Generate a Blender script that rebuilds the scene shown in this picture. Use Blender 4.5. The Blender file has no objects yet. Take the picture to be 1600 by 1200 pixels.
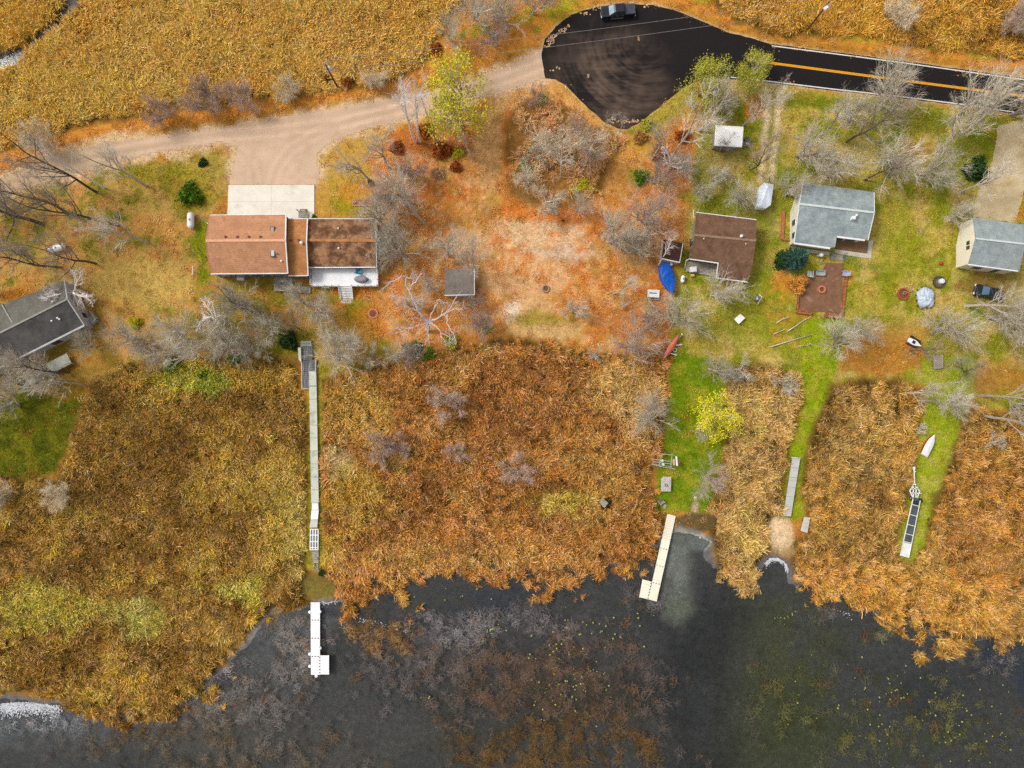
import bpy, math, random
import numpy as np
from mathutils import Vector, Matrix

R = math.radians
scene = bpy.context.scene
COL = scene.collection

# ------------------------------------------------------------------ camera
ALT = 115.0            # drone height, metres
FPX = 1045.0           # focal length in pixels of a 1600 px wide picture
PITCH = R(2.2)         # slight tilt off straight down
cam_data = bpy.data.cameras.new('camera')
cam_data.sensor_width = 36.0
cam_data.lens = 36.0 * FPX / 1600.0
cam_data.clip_start = 0.5
cam_data.clip_end = 6000
cam = bpy.data.objects.new('camera', cam_data)
cam.location = (0, 0, ALT)
cam.rotation_euler = (PITCH, 0, 0)
COL.objects.link(cam)
scene.camera = cam

# ------------------------------------------------------------------ light
SUN_EL, SUN_AZ = R(47), R(-66)         # azimuth clockwise from +Y (top of picture)
world = bpy.data.worlds.new('World')
scene.world = world
world.use_nodes = True
wn = world.node_tree
for n in list(wn.nodes):
    wn.nodes.remove(n)
sky = wn.nodes.new('ShaderNodeTexSky')
sky.sky_type = 'NISHITA'
sky.sun_disc = False
sky.sun_elevation = SUN_EL
sky.sun_rotation = SUN_AZ
sky.air_density = 1.0
sky.dust_density = 3.0
hs = wn.nodes.new('ShaderNodeHueSaturation')     # a thin overcast takes the blue out of the sky
hs.inputs['Saturation'].default_value = 0.06
bg = wn.nodes.new('ShaderNodeBackground')
bg.inputs['Strength'].default_value = 0.135
wo = wn.nodes.new('ShaderNodeOutputWorld')
wn.links.new(sky.outputs[0], hs.inputs['Color'])
wn.links.new(hs.outputs[0], bg.inputs['Color'])
wn.links.new(bg.outputs[0], wo.inputs['Surface'])

sun_data = bpy.data.lights.new('sun', 'SUN')
sun_data.energy = 1.5
sun_data.angle = R(14)
sun_data.color = (1.0, 0.94, 0.84)
sun = bpy.data.objects.new('sun', sun_data)
sd = Vector((math.sin(SUN_AZ) * math.cos(SUN_EL), math.cos(SUN_AZ) * math.cos(SUN_EL), math.sin(SUN_EL)))
sun.rotation_euler = (-sd).to_track_quat('-Z', 'Y').to_euler()
sun.location = sd * 300
COL.objects.link(sun)

scene.view_settings.view_transform = 'Standard'
scene.view_settings.look = 'None'
scene.view_settings.exposure = 0.24
scene.view_settings.gamma = 1.0
scene.view_settings.use_curve_mapping = False
scene.render.engine = 'CYCLES'
scene.cycles.use_denoising = False      # keep the grain of reeds and twigs
scene.cycles.max_bounces = 5
scene.cycles.diffuse_bounces = 2
scene.cycles.transparent_max_bounces = 8

# ------------------------------------------------------------------ helpers: where things stand
_cp, _sp = math.cos(PITCH), math.sin(PITCH)
def P(x, y, z=0.0):
    """survey point: plan position (read off the 1600x1200 picture) at height z -> world"""
    u, v, w = (x - 800.0) / FPX, (600.0 - y) / FPX, -1.0
    dy, dz = v * _cp - w * _sp, v * _sp + w * _cp
    t = (z - ALT) / dz
    return Vector((u * t, dy * t, z))

def W2P(X, Y, Z=0.0):
    yy, zz = Y, Z - ALT
    v = yy * _cp + zz * _sp
    w = -yy * _sp + zz * _cp
    return 800.0 + FPX * X / (-w), 600.0 - FPX * v / (-w)

def lin(c):
    return tuple((v / 12.92 if v <= 0.04045 else ((v + 0.055) / 1.055) ** 2.4) for v in (x / 255.0 for x in c))

def vhash(ix, iy, seed):
    h = (ix.astype(np.int64) * 374761393 + iy.astype(np.int64) * 668265263 + seed * 974634777) & 0xFFFFFFFF
    h = ((h ^ (h >> 13)) * 1274126177) & 0xFFFFFFFF
    h = ((h ^ (h >> 16)) * 2246822519) & 0xFFFFFFFF
    return ((h ^ (h >> 15)) & 0xFFFFFF) / float(0xFFFFFF)

def vnoise(x, y, seed=0):
    x = np.asarray(x, float); y = np.asarray(y, float)
    ix, iy = np.floor(x), np.floor(y)
    fx, fy = x - ix, y - iy
    fx = fx * fx * (3 - 2 * fx); fy = fy * fy * (3 - 2 * fy)
    a = vhash(ix, iy, seed); b = vhash(ix + 1, iy, seed)
    c = vhash(ix, iy + 1, seed); d = vhash(ix + 1, iy + 1, seed)
    return (a * (1 - fx) + b * fx) * (1 - fy) + (c * (1 - fx) + d * fx) * fy

def fbm(x, y, seed=0, octv=4):
    s = 0; amp = 0.5; tot = 0
    for o in range(octv):
        s = s + amp * vnoise(x * 2 ** o + 17.3 * o, y * 2 ** o - 9.1 * o, seed + o)
        tot += amp; amp *= 0.55
    return s / tot

def sdist(poly, x, y):
    """signed distance to a polygon, negative inside"""
    poly = np.asarray(poly, float)
    x = np.asarray(x, float); y = np.asarray(y, float)
    d = np.full(x.shape, 1e18); inside = np.zeros(x.shape, bool)
    n = len(poly)
    for i in range(n):
        x0, y0 = poly[i]; x1, y1 = poly[(i + 1) % n]
        ex, ey = x1 - x0, y1 - y0
        t = np.clip(((x - x0) * ex + (y - y0) * ey) / (ex * ex + ey * ey + 1e-9), 0, 1)
        d = np.minimum(d, (x - x0 - t * ex) ** 2 + (y - y0 - t * ey) ** 2)
        if y0 != y1:
            c = ((y0 > y) != (y1 > y)) & (x < (x1 - x0) * (y - y0) / (y1 - y0) + x0)
            inside ^= c
    d = np.sqrt(d)
    return np.where(inside, -d, d)

def sstep(a, b, v):
    t = np.clip((v - a) / (b - a), 0, 1)
    return t * t * (3 - 2 * t)

# ------------------------------------------------------------------ helpers: materials
MATS = {}
def newmat(name):
    m = bpy.data.materials.new(name)
    m.use_nodes = True
    nt = m.node_tree
    b = nt.nodes['Principled BSDF']
    return m, nt, b

def nd(nt, typ, **kw):
    n = nt.nodes.new(typ)
    for k, v in kw.items():
        setattr(n, k, v)
    return n

def ramp(nt, src, stops):
    r = nd(nt, 'ShaderNodeValToRGB')
    e = r.color_ramp.elements
    while len(e) > 1:
        e.remove(e[-1])
    e[0].position, e[0].color = stops[0][0], tuple(stops[0][1]) + (1,)
    for p, c in stops[1:]:
        q = e.new(p); q.color = tuple(c) + (1,)
    nt.links.new(src, r.inputs[0])
    return r.outputs[0]

def mixc(nt, fac, a, b, mode='MIX'):
    m = nd(nt, 'ShaderNodeMix', data_type='RGBA', blend_type=mode)
    for sock, v in ((m.inputs[0], fac), (m.inputs[6], a), (m.inputs[7], b)):
        if hasattr(v, 'is_linked'):
            nt.links.new(v, sock)
        elif isinstance(v, (int, float)):
            sock.default_value = v
        else:
            sock.default_value = tuple(v) + ((1,) if len(v) == 3 else ())
    return m.outputs[2]

def noise(nt, scale, detail=4, rough=0.6, vec=None, dim='3D'):
    n = nd(nt, 'ShaderNodeTexNoise', noise_dimensions=dim)
    n.inputs['Scale'].default_value = scale
    n.inputs['Detail'].default_value = detail
    n.inputs['Roughness'].default_value = rough
    if vec is not None:
        nt.links.new(vec, n.inputs['Vector'])
    return n.outputs[0]

def wpos(nt):
    return nd(nt, 'ShaderNodeNewGeometry').outputs['Position']

def stretch(nt, vec, sc, rotz=0.0):
    m = nd(nt, 'ShaderNodeMapping')
    m.inputs['Scale'].default_value = sc
    m.inputs['Rotation'].default_value = (0, 0, rotz)
    nt.links.new(vec, m.inputs['Vector'])
    return m.outputs[0]

def mat(name, c1, c2=None, scale=3.0, rough=0.8, metal=0.0, detail=5, lo=0.35, hi=0.65, c3=None, s3=0.4, lo3=0.55, hi3=0.7,
        sc=(1, 1, 1), bump=0.0, spec=0.3):
    """procedural surface: two tones of mottling and an optional third as large stains"""
    if name in MATS:
        return MATS[name]
    m, nt, b = newmat(name)
    c1 = lin(c1)
    pos = wpos(nt)
    vec = stretch(nt, pos, sc)
    c2 = lin(c2) if c2 else tuple(v * 0.8 for v in c1)
    col = ramp(nt, noise(nt, scale, detail, 0.65, vec), [(lo, c1), (hi, c2)])
    if c3:
        f = ramp(nt, noise(nt, s3, 4, 0.6, vec), [(lo3, (0, 0, 0)), (hi3, (1, 1, 1))])
        col = mixc(nt, f, col, lin(c3))
    nt.links.new(col, b.inputs['Base Color'])
    b.inputs['Roughness'].default_value = rough
    b.inputs['Metallic'].default_value = metal
    b.inputs['Specular IOR Level'].default_value = spec
    if bump:
        bp = nd(nt, 'ShaderNodeBump')
        bp.inputs['Strength'].default_value = bump
        bp.inputs['Distance'].default_value = 0.05
        nt.links.new(noise(nt, scale * 3, 3, 0.6, vec), bp.inputs['Height'])
        nt.links.new(bp.outputs[0], b.inputs['Normal'])
    MATS[name] = m
    return m

def tint_mat(name, attr_type, attr, rough=0.9, nscale=6.0, var=0.35):
    """colour from an attribute with fine mottling on top"""
    m, nt, b = newmat(name)
    a = nd(nt, 'ShaderNodeAttribute', attribute_type=attr_type, attribute_name=attr)
    f = ramp(nt, noise(nt, nscale, 2, 0.6, wpos(nt)), [(0.3, (1 - var,) * 3), (0.7, (1 + var,) * 3)])
    nt.links.new(mixc(nt, 1.0, a.outputs['Color'], f, 'MULTIPLY'), b.inputs['Base Color'])
    b.inputs['Roughness'].default_value = rough
    b.inputs['Specular IOR Level'].default_value = 0.1
    MATS[name] = m
    return m

# ------------------------------------------------------------------ helpers: meshes
class MB:
    """collects faces for one mesh object"""
    def __init__(self):
        self.v = []; self.f = []
    def quad(self, a, b, c, d):
        n = len(self.v); self.v += [tuple(a), tuple(b), tuple(c), tuple(d)]; self.f.append((n, n + 1, n + 2, n + 3))
    def poly(self, pts):
        n = len(self.v); self.v += [tuple(p) for p in pts]; self.f.append(tuple(range(n, n + len(pts))))
    def prism(self, top, dz):
        """polygon (list of 3D points) thickened downwards by dz"""
        k = len(top); n = len(self.v)
        a = sum((top[i][0] * top[(i + 1) % k][1] - top[(i + 1) % k][0] * top[i][1]) for i in range(k))
        top = list(top) if a > 0 else list(top)[::-1]
        self.v += [tuple(p) for p in top] + [(p[0], p[1], p[2] - dz) for p in top]
        self.f.append(tuple(range(n, n + k)))
        self.f.append(tuple(range(n + 2 * k - 1, n + k - 1, -1)))
        for i in range(k):
            j = (i + 1) % k
            self.f.append((n + i, n + k + i, n + k + j, n + j))
        return self
    def box(self, c, s, rz=0.0, taper=1.0):
        cx, cy, cz = c; hx, hy, hz = s[0] / 2, s[1] / 2, s[2] / 2
        ca, sa = math.cos(rz), math.sin(rz)
        n = len(self.v)
        for z, k in ((-hz, 1.0), (hz, taper)):
            for x, y in ((-hx, -hy), (hx, -hy), (hx, hy), (-hx, hy)):
                self.v.append((cx + (x * ca - y * sa) * k, cy + (x * sa + y * ca) * k, cz + z))
        self.f += [(n + 3, n + 2, n + 1, n), (n + 4, n + 5, n + 6, n + 7)] + [(n + i, n + (i + 1) % 4, n + 4 + (i + 1) % 4, n + 4 + i) for i in range(4)]
        return self
    def beam(self, p, q, w=0.1, h=0.1):
        p, q = Vector(p), Vector(q)
        d = (q - p).normalized()
        up = Vector((0, 0, 1)) if abs(d.z) < 0.95 else Vector((1, 0, 0))
        s = d.cross(up).normalized() * w / 2
        u = s.normalized().cross(d).normalized() * h / 2
        n = len(self.v)
        for e in (p, q):
            for a, b in ((-1, -1), (1, -1), (1, 1), (-1, 1)):
                self.v.append(tuple(e + s * a + u * b))
        self.f += [(n, n + 1, n + 2, n + 3), (n + 7, n + 6, n + 5, n + 4)] + [(n + i, n + 4 + i, n + 4 + (i + 1) % 4, n + (i + 1) % 4) for i in range(4)]
        return self
    def tube(self, pts, rad, n=6, cap=True):
        pts = [Vector(p) for p in pts]
        if not hasattr(rad, '__len__'):
            rad = [rad] * len(pts)
        base = len(self.v)
        for i, p in enumerate(pts):
            d = (pts[min(i + 1, len(pts) - 1)] - pts[max(i - 1, 0)])
            d = d.normalized() if d.length > 1e-9 else Vector((0, 0, 1))
            a = d.cross(Vector((0.31, 0.95, 0.05)) if abs(d.y) < 0.9 else Vector((1, 0, 0))).normalized()
            b = d.cross(a)
            for k in range(n):
                t = 2 * math.pi * k / n
                self.v.append(tuple(p + (a * math.cos(t) + b * math.sin(t)) * rad[i]))
        for i in range(len(pts) - 1):
            for k in range(n):
                k2 = (k + 1) % n
                self.f.append((base + i * n + k, base + i * n + k2, base + (i + 1) * n + k2, base + (i + 1) * n + k))
        if cap:
            self.f.append(tuple(base + k for k in range(n))[::-1])
            self.f.append(tuple(base + (len(pts) - 1) * n + k for k in range(n)))
        return self
    def lathe(self, c, prof, n=16, ax='z'):
        """profile of (radius, height) turned about a vertical axis through c"""
        base = len(self.v)
        for r, h in prof:
            for k in range(n):
                t = 2 * math.pi * k / n
                self.v.append((c[0] + r * math.cos(t), c[1] + r * math.sin(t), c[2] + h))
        for i in range(len(prof) - 1):
            for k in range(n):
                k2 = (k + 1) % n
                self.f.append((base + i * n + k, base + i * n + k2, base + (i + 1) * n + k2, base + (i + 1) * n + k))
        self.f.append(tuple(base + k for k in range(n))[::-1])
        self.f.append(tuple(base + (len(prof) - 1) * n + k for k in range(n)))
        return self
    def loft(self, rings, close=True):
        base = len(self.v); n = len(rings[0])
        for r in rings:
            self.v += [tuple(p) for p in r]
        for i in range(len(rings) - 1):
            for k in range(n if close else n - 1):
                k2 = (k + 1) % n
                self.f.append((base + i * n + k, base + i * n + k2, base + (i + 1) * n + k2, base + (i + 1) * n + k))
        if close:
            self.f.append(tuple(base + k for k in range(n))[::-1])
            self.f.append(tuple(base + (len(rings) - 1) * n + k for k in range(n)))
        return self

def build(name, mb, m, parent=None, smooth=False, local=False):
    o0 = Vector((0, 0, 0))
    if parent is not None and not local:
        q = parent
        while q is not None:
            o0 += q.location; q = q.parent
    me = bpy.data.meshes.new(name)
    me.from_pydata([(v[0] - o0.x, v[1] - o0.y, v[2] - o0.z) for v in mb.v], [], mb.f)
    me.validate()
    if smooth:
        me.polygons.foreach_set('use_smooth', [True] * len(me.polygons))
    me.materials.append(m)
    o = bpy.data.objects.new(name, me)
    COL.objects.link(o)
    if parent is not None:
        o.parent = parent
    return o

def npmesh(name, verts, faces, m, smooth=False):
    """mesh from numpy arrays, faces all the same size"""
    me = bpy.data.meshes.new(name)
    nv, nf, k = len(verts), len(faces), faces.shape[1]
    me.vertices.add(nv); me.vertices.foreach_set('co', np.asarray(verts, np.float32).ravel())
    me.loops.add(nf * k); me.loops.foreach_set('vertex_index', np.asarray(faces, np.int32).ravel())
    me.polygons.add(nf)
    me.polygons.foreach_set('loop_start', np.arange(0, nf * k, k, dtype=np.int32))
    me.polygons.foreach_set('loop_total', np.full(nf, k, np.int32))
    if smooth:
        me.polygons.foreach_set('use_smooth', np.ones(nf, bool))
    me.update(calc_edges=True)
    if m is not None:
        me.materials.append(m)
    return me

def thing(name, label, cat, loc=(0, 0, 0), group=None):
    o = bpy.data.objects.new(name, None)
    o.empty_display_size = 0.3
    o.location = loc
    COL.objects.link(o)
    o['label'] = label; o['category'] = cat
    if group:
        o['group'] = group
    return o

def tag(o, label=None, cat=None, group=None, kind=None):
    if label: o['label'] = label
    if cat: o['category'] = cat
    if group: o['group'] = group
    if kind: o['kind'] = kind
    return o

def copy_tree(o, parent=None):
    c = o.copy()
    COL.objects.link(c)
    c.parent = parent
    for ch in list(o.children):
        copy_tree(ch, c)
    return c

def inpoly_pts(cx, cy, r, n, seed, jit=0.25):
    rng = random.Random(seed)
    return [(cx + r * (1 + rng.uniform(-jit, jit)) * math.cos(2 * math.pi * k / n), cy + r * (1 + rng.uniform(-jit, jit)) * math.sin(2 * math.pi * k / n)) for k in range(n)]
# ================================================================== the setting
KA = 0.80        # surface colour = colour in the picture x KA (the light gives the rest)
def A(c, k=KA):
    return np.array(lin(c)) * k
KG, DESAT = 1.04, 0.0
def AG(c, k=KG, d=DESAT):
    v = np.array(lin(c)); s = min(1.0, 1.15 * (v.max() - v.min()) / v.max())
    return (v * (1 - d) + v.dot([.3, .59, .11]) * d) * k * (1 - s * np.array([.05, .01, .24]))

LAKE = [(-3e4, 1085), (-300, 1085), (0, 1083), (90, 1092), (150, 1112), (250, 1104), (325, 1062), (375, 1005), (425, 952), (470, 941), (490, 938), (510, 936), (532, 930), (560, 908),
        (640, 885), (720, 880), (800, 885), (900, 890), (985, 872), (1030, 838), (1048, 822), (1062, 822), (1090, 830), (1112, 843), (1120, 885), (1180, 890),
        (1196, 866), (1215, 862), (1232, 870), (1245, 905), (1300, 922), (1400, 965), (1500, 1000), (1600, 988), (1900, 960), (3e4, 900), (3e4, 3e4), (-3e4, 3e4)]
DITCH = [(-400, 250), (-60, 105), (0, 82), (35, 72), (62, 48), (84, 26), (100, 0), (140, -60), (300, -300), (330, -290), (165, -50), (128, 4), (104, 34), (80, 56), (48, 84), (28, 104), (0, 112), (-50, 135), (-390, 280)]
ASPHALT = [(848, 100), (846, 84), (851, 62), (868, 42), (893, 23), (930, 11), (975, 5), (1020, 8), (1060, 18), (1098, 34), (1135, 50), (1172, 59), (1206, 69), (1300, 81), (1400, 94), (1500, 108),
           (1600, 122), (1800, 150), (2300, 222), (2300, 280), (1800, 209), (1600, 180), (1500, 165), (1400, 152), (1300, 141), (1210, 130), (1148, 124), (1110, 122), (1085, 128), (1066, 138),
           (1035, 163), (1003, 189), (980, 202), (966, 201), (948, 193), (925, 174), (902, 152), (884, 133), (868, 124), (852, 122)]
GRAVEL = [(-400, 440), (-200, 370), (-60, 306), (0, 277), (60, 249), (150, 223), (230, 213), (330, 199), (400, 189), (500, 171), (600, 153), (690, 138), (760, 114), (812, 92), (852, 72), (862, 98), (856, 122),
          (800, 141), (735, 158), (690, 170), (640, 186), (570, 204), (520, 222), (497, 243), (500, 268), (497, 291), (357, 291), (362, 255), (372, 232), (350, 224), (300, 231), (240, 241), (150, 266), (60, 290), (0, 306), (-60, 330), (-200, 395), (-400, 480)]
DRIVE_E = [(1560, 196), (1600, 186), (1800, 215), (1800, 240), (1640, 250), (1602, 290), (1592, 330), (1585, 348), (1520, 340), (1528, 300), (1548, 262), (1556, 225)]
SLAB = [(357, 289), (491, 289), (491, 342), (355, 342)]

BEDS = {
 'north_west': dict(poly=[(-500, -500), (690, -500), (735, -60), (720, 0), (690, 40), (668, 85), (640, 112), (595, 128), (520, 138), (440, 150), (380, 152), (300, 163), (240, 170), (150, 186), (90, 205), (0, 232), (-120, 280), (-500, 420)],
      a=(205, 150, 78), b=(150, 98, 42), c=(216, 166, 92), label='golden reed field north of the gravel road'),
 'west': dict(poly=[(-500, 770), (0, 752), (92, 750), (112, 705), (132, 640), (150, 600), (210, 572), (300, 562), (400, 560), (462, 566), (468, 612), (478, 640), (482, 720), (481, 800), (480, 890), (486, 925), (470, 945), (425, 968), (385, 985), (345, 1040), (380, 1075), (372, 1105), (340, 1130), (300, 1105), (240, 1150), (170, 1145), (120, 1128), (106, 1090), (60, 1082), (0, 1078), (-500, 1085)],
      a=(156, 112, 46), b=(112, 74, 28), c=(190, 152, 52), label='dark olive reed marsh west of the long boardwalk'),
 'middle': dict(poly=[(506, 600), (560, 582), (625, 572), (690, 552), (760, 540), (800, 532), (880, 545), (940, 560), (1000, 560), (1040, 545), (1042, 590), (1036, 640), (1030, 700), (1014, 740), (1022, 790), (1040, 812), (1034, 838), (1022, 868), (1005, 892), (962, 892), (930, 905), (905, 945), (850, 938), (800, 912), (730, 915), (690, 900), (652, 912), (640, 930), (652, 962), (640, 975), (585, 962), (535, 968), (528, 935), (506, 900), (503, 800), (503, 700), (500, 640)],
      a=(188, 120, 56), b=(128, 76, 32), c=(210, 156, 80), label='rust brown reed marsh between the boardwalk and the cream dock'),
 'strip': dict(poly=[(1152, 582), (1200, 578), (1246, 590), (1247, 625), (1236, 670), (1226, 712), (1218, 760), (1215, 808), (1200, 820), (1205, 848), (1194, 870), (1186, 925), (1160, 930), (1140, 922), (1124, 885), (1116, 850), (1114, 800), (1128, 760), (1140, 710), (1134, 650), (1140, 610)],
      a=(196, 150, 88), b=(142, 102, 50), c=(206, 165, 80), label='narrow tan reed strip between the two mown paths'),
 'east': dict(poly=[(1302, 606), (1345, 596), (1400, 598), (1438, 612), (1432, 660), (1424, 720), (1410, 790), (1398, 850), (1402, 880), (1428, 884), (1448, 850), (1468, 780), (1492, 720), (1508, 660), (1530, 640), (1560, 655), (1600, 640), (1900, 620), (1900, 985), (1620, 995), (1560, 1012), (1510, 1020), (1470, 1046), (1430, 1030), (1405, 990), (1355, 962), (1300, 940), (1275, 958), (1248, 945), (1238, 890), (1240, 850), (1262, 838), (1268, 800), (1256, 770), (1266, 700), (1288, 640)],
      a=(178, 132, 64), b=(126, 86, 38), c=(196, 142, 54), label='broad reed marsh east of the sandy landing'),
 'north_east': dict(poly=[(1085, -500), (2300, -500), (2300, 180), (1900, 120), (1700, 98), (1600, 86), (1500, 76), (1400, 66), (1340, 50), (1270, 55), (1205, 48), (1165, 34), (1120, 10), (1100, -30)],
      a=(200, 146, 66), b=(140, 92, 34), c=(210, 158, 60), label='golden reed field north of the paved road'),
 'thicket': dict(poly=[(806, 175), (840, 160), (868, 172), (900, 182), (925, 205), (972, 222), (958, 250), (940, 262), (936, 292), (908, 312), (880, 306), (858, 326), (828, 312), (800, 296), (808, 262), (790, 232)],
      a=(214, 168, 122), b=(176, 124, 82), c=(212, 170, 120), label='dry tall grass thicket south of the turning circle'),
}
REED_SPOT = [   # patches of a colour of their own inside the reeds: centre, radii, colour, strength
 ((60, 950, 110, 45), (184, 160, 58), .8), ((230, 965, 60, 34), (190, 170, 80), .8), ((380, 920, 40, 26), (194, 176, 66), .7), ((440, 800, 40, 110), (196, 158, 60), .7),
 ((465, 830, 20, 80), (205, 172, 90), .7), ((300, 590, 60, 28), (160, 160, 30), .6), ((400, 590, 70, 30), (196, 150, 50), .7), ((335, 600, 40, 20), (120, 140, 20), .6),
 ((545, 640, 60, 60), (205, 152, 66), .7), ((530, 725, 28, 22), (224, 182, 128), .9), ((560, 780, 50, 60), (196, 152, 52), .6), ((510, 862, 25, 25), (215, 180, 60), .8),
 ((880, 785, 60, 22), (200, 172, 60), .6), ((960, 600, 50, 45), (214, 160, 92), .8), ((1000, 640, 40, 50), (212, 160, 100), .7), ((760, 880, 260, 50), (208, 134, 68), .6),
 ((960, 740, 60, 80), (206, 146, 72), .6), ((700, 870, 220, 25), (214, 156, 84), .5), ((820, 600, 120, 60), (160, 96, 46), .5), ((760, 700, 110, 80), (160, 96, 44), .5),
 ((200, 690, 90, 120), (120, 82, 30), .4), ((380, 770, 50, 40), (190, 150, 60), .6), ((1450, 950, 180, 60), (200, 140, 52), .6), ((1540, 800, 90, 130), (172, 110, 42), .6),
 ((1350, 680, 60, 70), (178, 140, 76), .5), ((1290, 900, 60, 40), (206, 142, 62), .6), ((560, 100, 90, 70), (216, 158, 92), .6), ((330, 60, 120, 60), (208, 156, 82), .4), ((100, 150, 120, 60), (206, 156, 76), .5),
 ((20, 30, 60, 40), (170, 120, 34), .6), ((640, 30, 60, 60), (206, 142, 62), .5), ((905, 292, 30, 14), (206, 178, 70), .5), ((1180, 20, 60, 30), (214, 160, 92), .6), ((1560, 40, 40, 40), (120, 84, 24), .7),
]

gx = np.concatenate([-np.geomspace(1900, 114, 22), np.arange(-112, 112.01, 0.4), np.geomspace(114, 1900, 22)])
gy = np.concatenate([-np.geomspace(1900, 88, 24), np.arange(-86, 88.01, 0.4), np.geomspace(90, 1900, 24)])
GX, GY = np.meshgrid(gx, gy)
PX, PY = W2P(GX, GY)
N1 = fbm(PX / 60, PY / 60, 3); N2 = fbm(PX / 18, PY / 18, 11); N3 = fbm(PX / 140, PY / 140, 23)

GC = np.empty(GX.shape + (3,)); GC[:] = AG((182, 124, 62))
def paint(poly, rgb, feather=10, wob=14, op=1.0, patch=None, k=KG, grow=0):
    q = np.asarray(poly, float)
    m = (PX > q[:, 0].min() - 40) & (PX < q[:, 0].max() + 40) & (PY > q[:, 1].min() - 40) & (PY < q[:, 1].max() + 40)
    if not m.any():
        return
    d = sdist(poly, PX[m], PY[m]) - grow + (N2[m] - 0.5) * 2 * wob + (N1[m] - .5) * wob
    f = op * sstep(feather, -feather, d)
    if patch:
        s, t, w, seed = patch
        f = f * sstep(t - w, t + w, fbm(PX[m] / s, PY[m] / s, seed))
    GC[m] = GC[m] * (1 - f[:, None]) + AG(rgb, k) * f[:, None]
def spot(cx, cy, rx, ry, rgb, op=1.0, feather=8, wob=12, patch=None):
    paint([(cx + rx * math.cos(t * .524), cy + ry * math.sin(t * .524)) for t in range(12)], rgb, feather, wob, op, patch)

# marsh fields outside the frame carry on as they are at its edge
paint([(-3e4, -3e4), (3e4, -3e4), (3e4, 150), (-3e4, 400)], (176, 124, 54), 20, 10)
# west yard
paint([(-300, 330), (0, 300), (150, 262), (370, 232), (362, 300), (325, 340), (325, 430), (300, 500), (240, 560), (130, 612), (0, 620), (-300, 640)], (178, 142, 84), 10, 10)
paint([(-300, 330), (0, 300), (150, 262), (370, 232), (362, 300), (325, 340), (325, 430), (300, 500), (240, 560), (130, 612), (0, 620), (-300, 640)], (134, 126, 48), 10, 10, .85, (26, .52, .06, 5))
paint([(-300, 330), (0, 300), (150, 262), (370, 232), (362, 300), (325, 340), (325, 430), (300, 500), (240, 560), (130, 612), (0, 620), (-300, 640)], (196, 138, 86), 10, 10, .75, (20, .56, .05, 91))
spot(225, 445, 85, 40, (198, 162, 98), .8); spot(180, 500, 60, 40, (190, 140, 78), .6); spot(235, 270, 60, 18, (142, 130, 36), .8); spot(320, 262, 36, 24, (168, 146, 70), .8)
spot(300, 300, 40, 30, (160, 140, 44), .6); spot(316, 395, 12, 55, (128, 136, 22), .9); spot(325, 435, 25, 14, (128, 140, 20), .8); spot(130, 560, 60, 30, (150, 112, 46), .7)
spot(20, 462, 30, 10, (60, 34, 16), .8, 4, 4); spot(40, 460, 40, 14, (178, 118, 50), .7)
paint([(-300, 640), (0, 622), (40, 606), (100, 596), (136, 606), (120, 660), (106, 700), (96, 744), (0, 752), (-300, 772)], (92, 96, 24), 7, 10)
spot(60, 680, 70, 60, (124, 116, 34), .7, patch=(16, .52, .08, 8)); spot(60, 680, 70, 60, (72, 76, 20), .6, patch=(12, .56, .06, 18))
spot(100, 610, 50, 14, (150, 100, 44), .5)
# yard north and south of the long house
paint([(497, 226), (560, 205), (640, 190), (600, 240), (590, 300), (590, 345), (491, 342), (495, 290)], (190, 146, 76), 8, 8)
spot(555, 320, 40, 18, (158, 138, 36), .9); spot(545, 285, 30, 22, (168, 140, 50), .6, patch=(14, .45, .1, 6)); spot(570, 300, 40, 10, (206, 128, 62), .6)
paint([(330, 430), (600, 440), (640, 540), (600, 580), (500, 600), (465, 560), (240, 560), (300, 480)], (176, 132, 70), 10, 12)
paint([(330, 430), (600, 440), (640, 540), (600, 580), (500, 600), (465, 560), (240, 560), (300, 480)], (136, 126, 36), 10, 12, .8, (24, .52, .06, 15))
spot(455, 530, 30, 16, (92, 104, 22), .7); spot(345, 565, 60, 12, (104, 126, 20), .6); spot(560, 458, 40, 10, (206, 124, 60), .9); spot(440, 452, 40, 6, (120, 84, 44), .7)
spot(580, 500, 36, 26, (172, 120, 40), .7); spot(600, 490, 30, 30, (200, 116, 58), .5)
# leaf strewn wood and clearing in the middle
MID = [(575, 245), (640, 200), (700, 172), (800, 145), (852, 126), (905, 160), (968, 206), (1010, 190), (1068, 144), (1090, 200), (1075, 330), (1056, 400), (1046, 540), (960, 560), (880, 540), (740, 535), (640, 560), (600, 520), (592, 450), (592, 345), (600, 290)]
paint(MID, (204, 138, 84), 10, 10)
paint(MID, (210, 116, 54), 8, 10, .7, (30, .53, .08, 31))
paint(MID, (178, 140, 80), 8, 10, .6, (22, .55, .06, 57))
paint(MID, (220, 172, 132), 8, 10, .55, (12, .56, .06, 58))
paint(MID, (150, 96, 56), 8, 10, .45, (9, .58, .06, 59))
for q in (((775, 172), 12, 60), ((765, 240), 22, 60)):
    spot(q[0][0], q[0][1], q[1], q[2], (200, 152, 112), .7)
spot(797, 240, 12, 80, (210, 112, 50), .7, 9, 16); spot(685, 272, 12, 11, (92, 70, 66), .9, 3, 3)
spot(840, 365, 70, 26, (222, 188, 160), .72); spot(870, 395, 60, 14, (206, 178, 162), .85); spot(820, 430, 75, 34, (216, 166, 130), .8); spot(735, 385, 40, 24, (214, 172, 142), .8); spot(840, 390, 80, 50, (212, 128, 72), .7, patch=(13, .55, .06, 44))
spot(825, 480, 40, 22, (214, 170, 134), .7); spot(850, 518, 55, 14, (200, 162, 118), .9); spot(800, 485, 10, 14, (226, 206, 190), .9); spot(850, 497, 50, 7, (150, 130, 44), .8)
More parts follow.
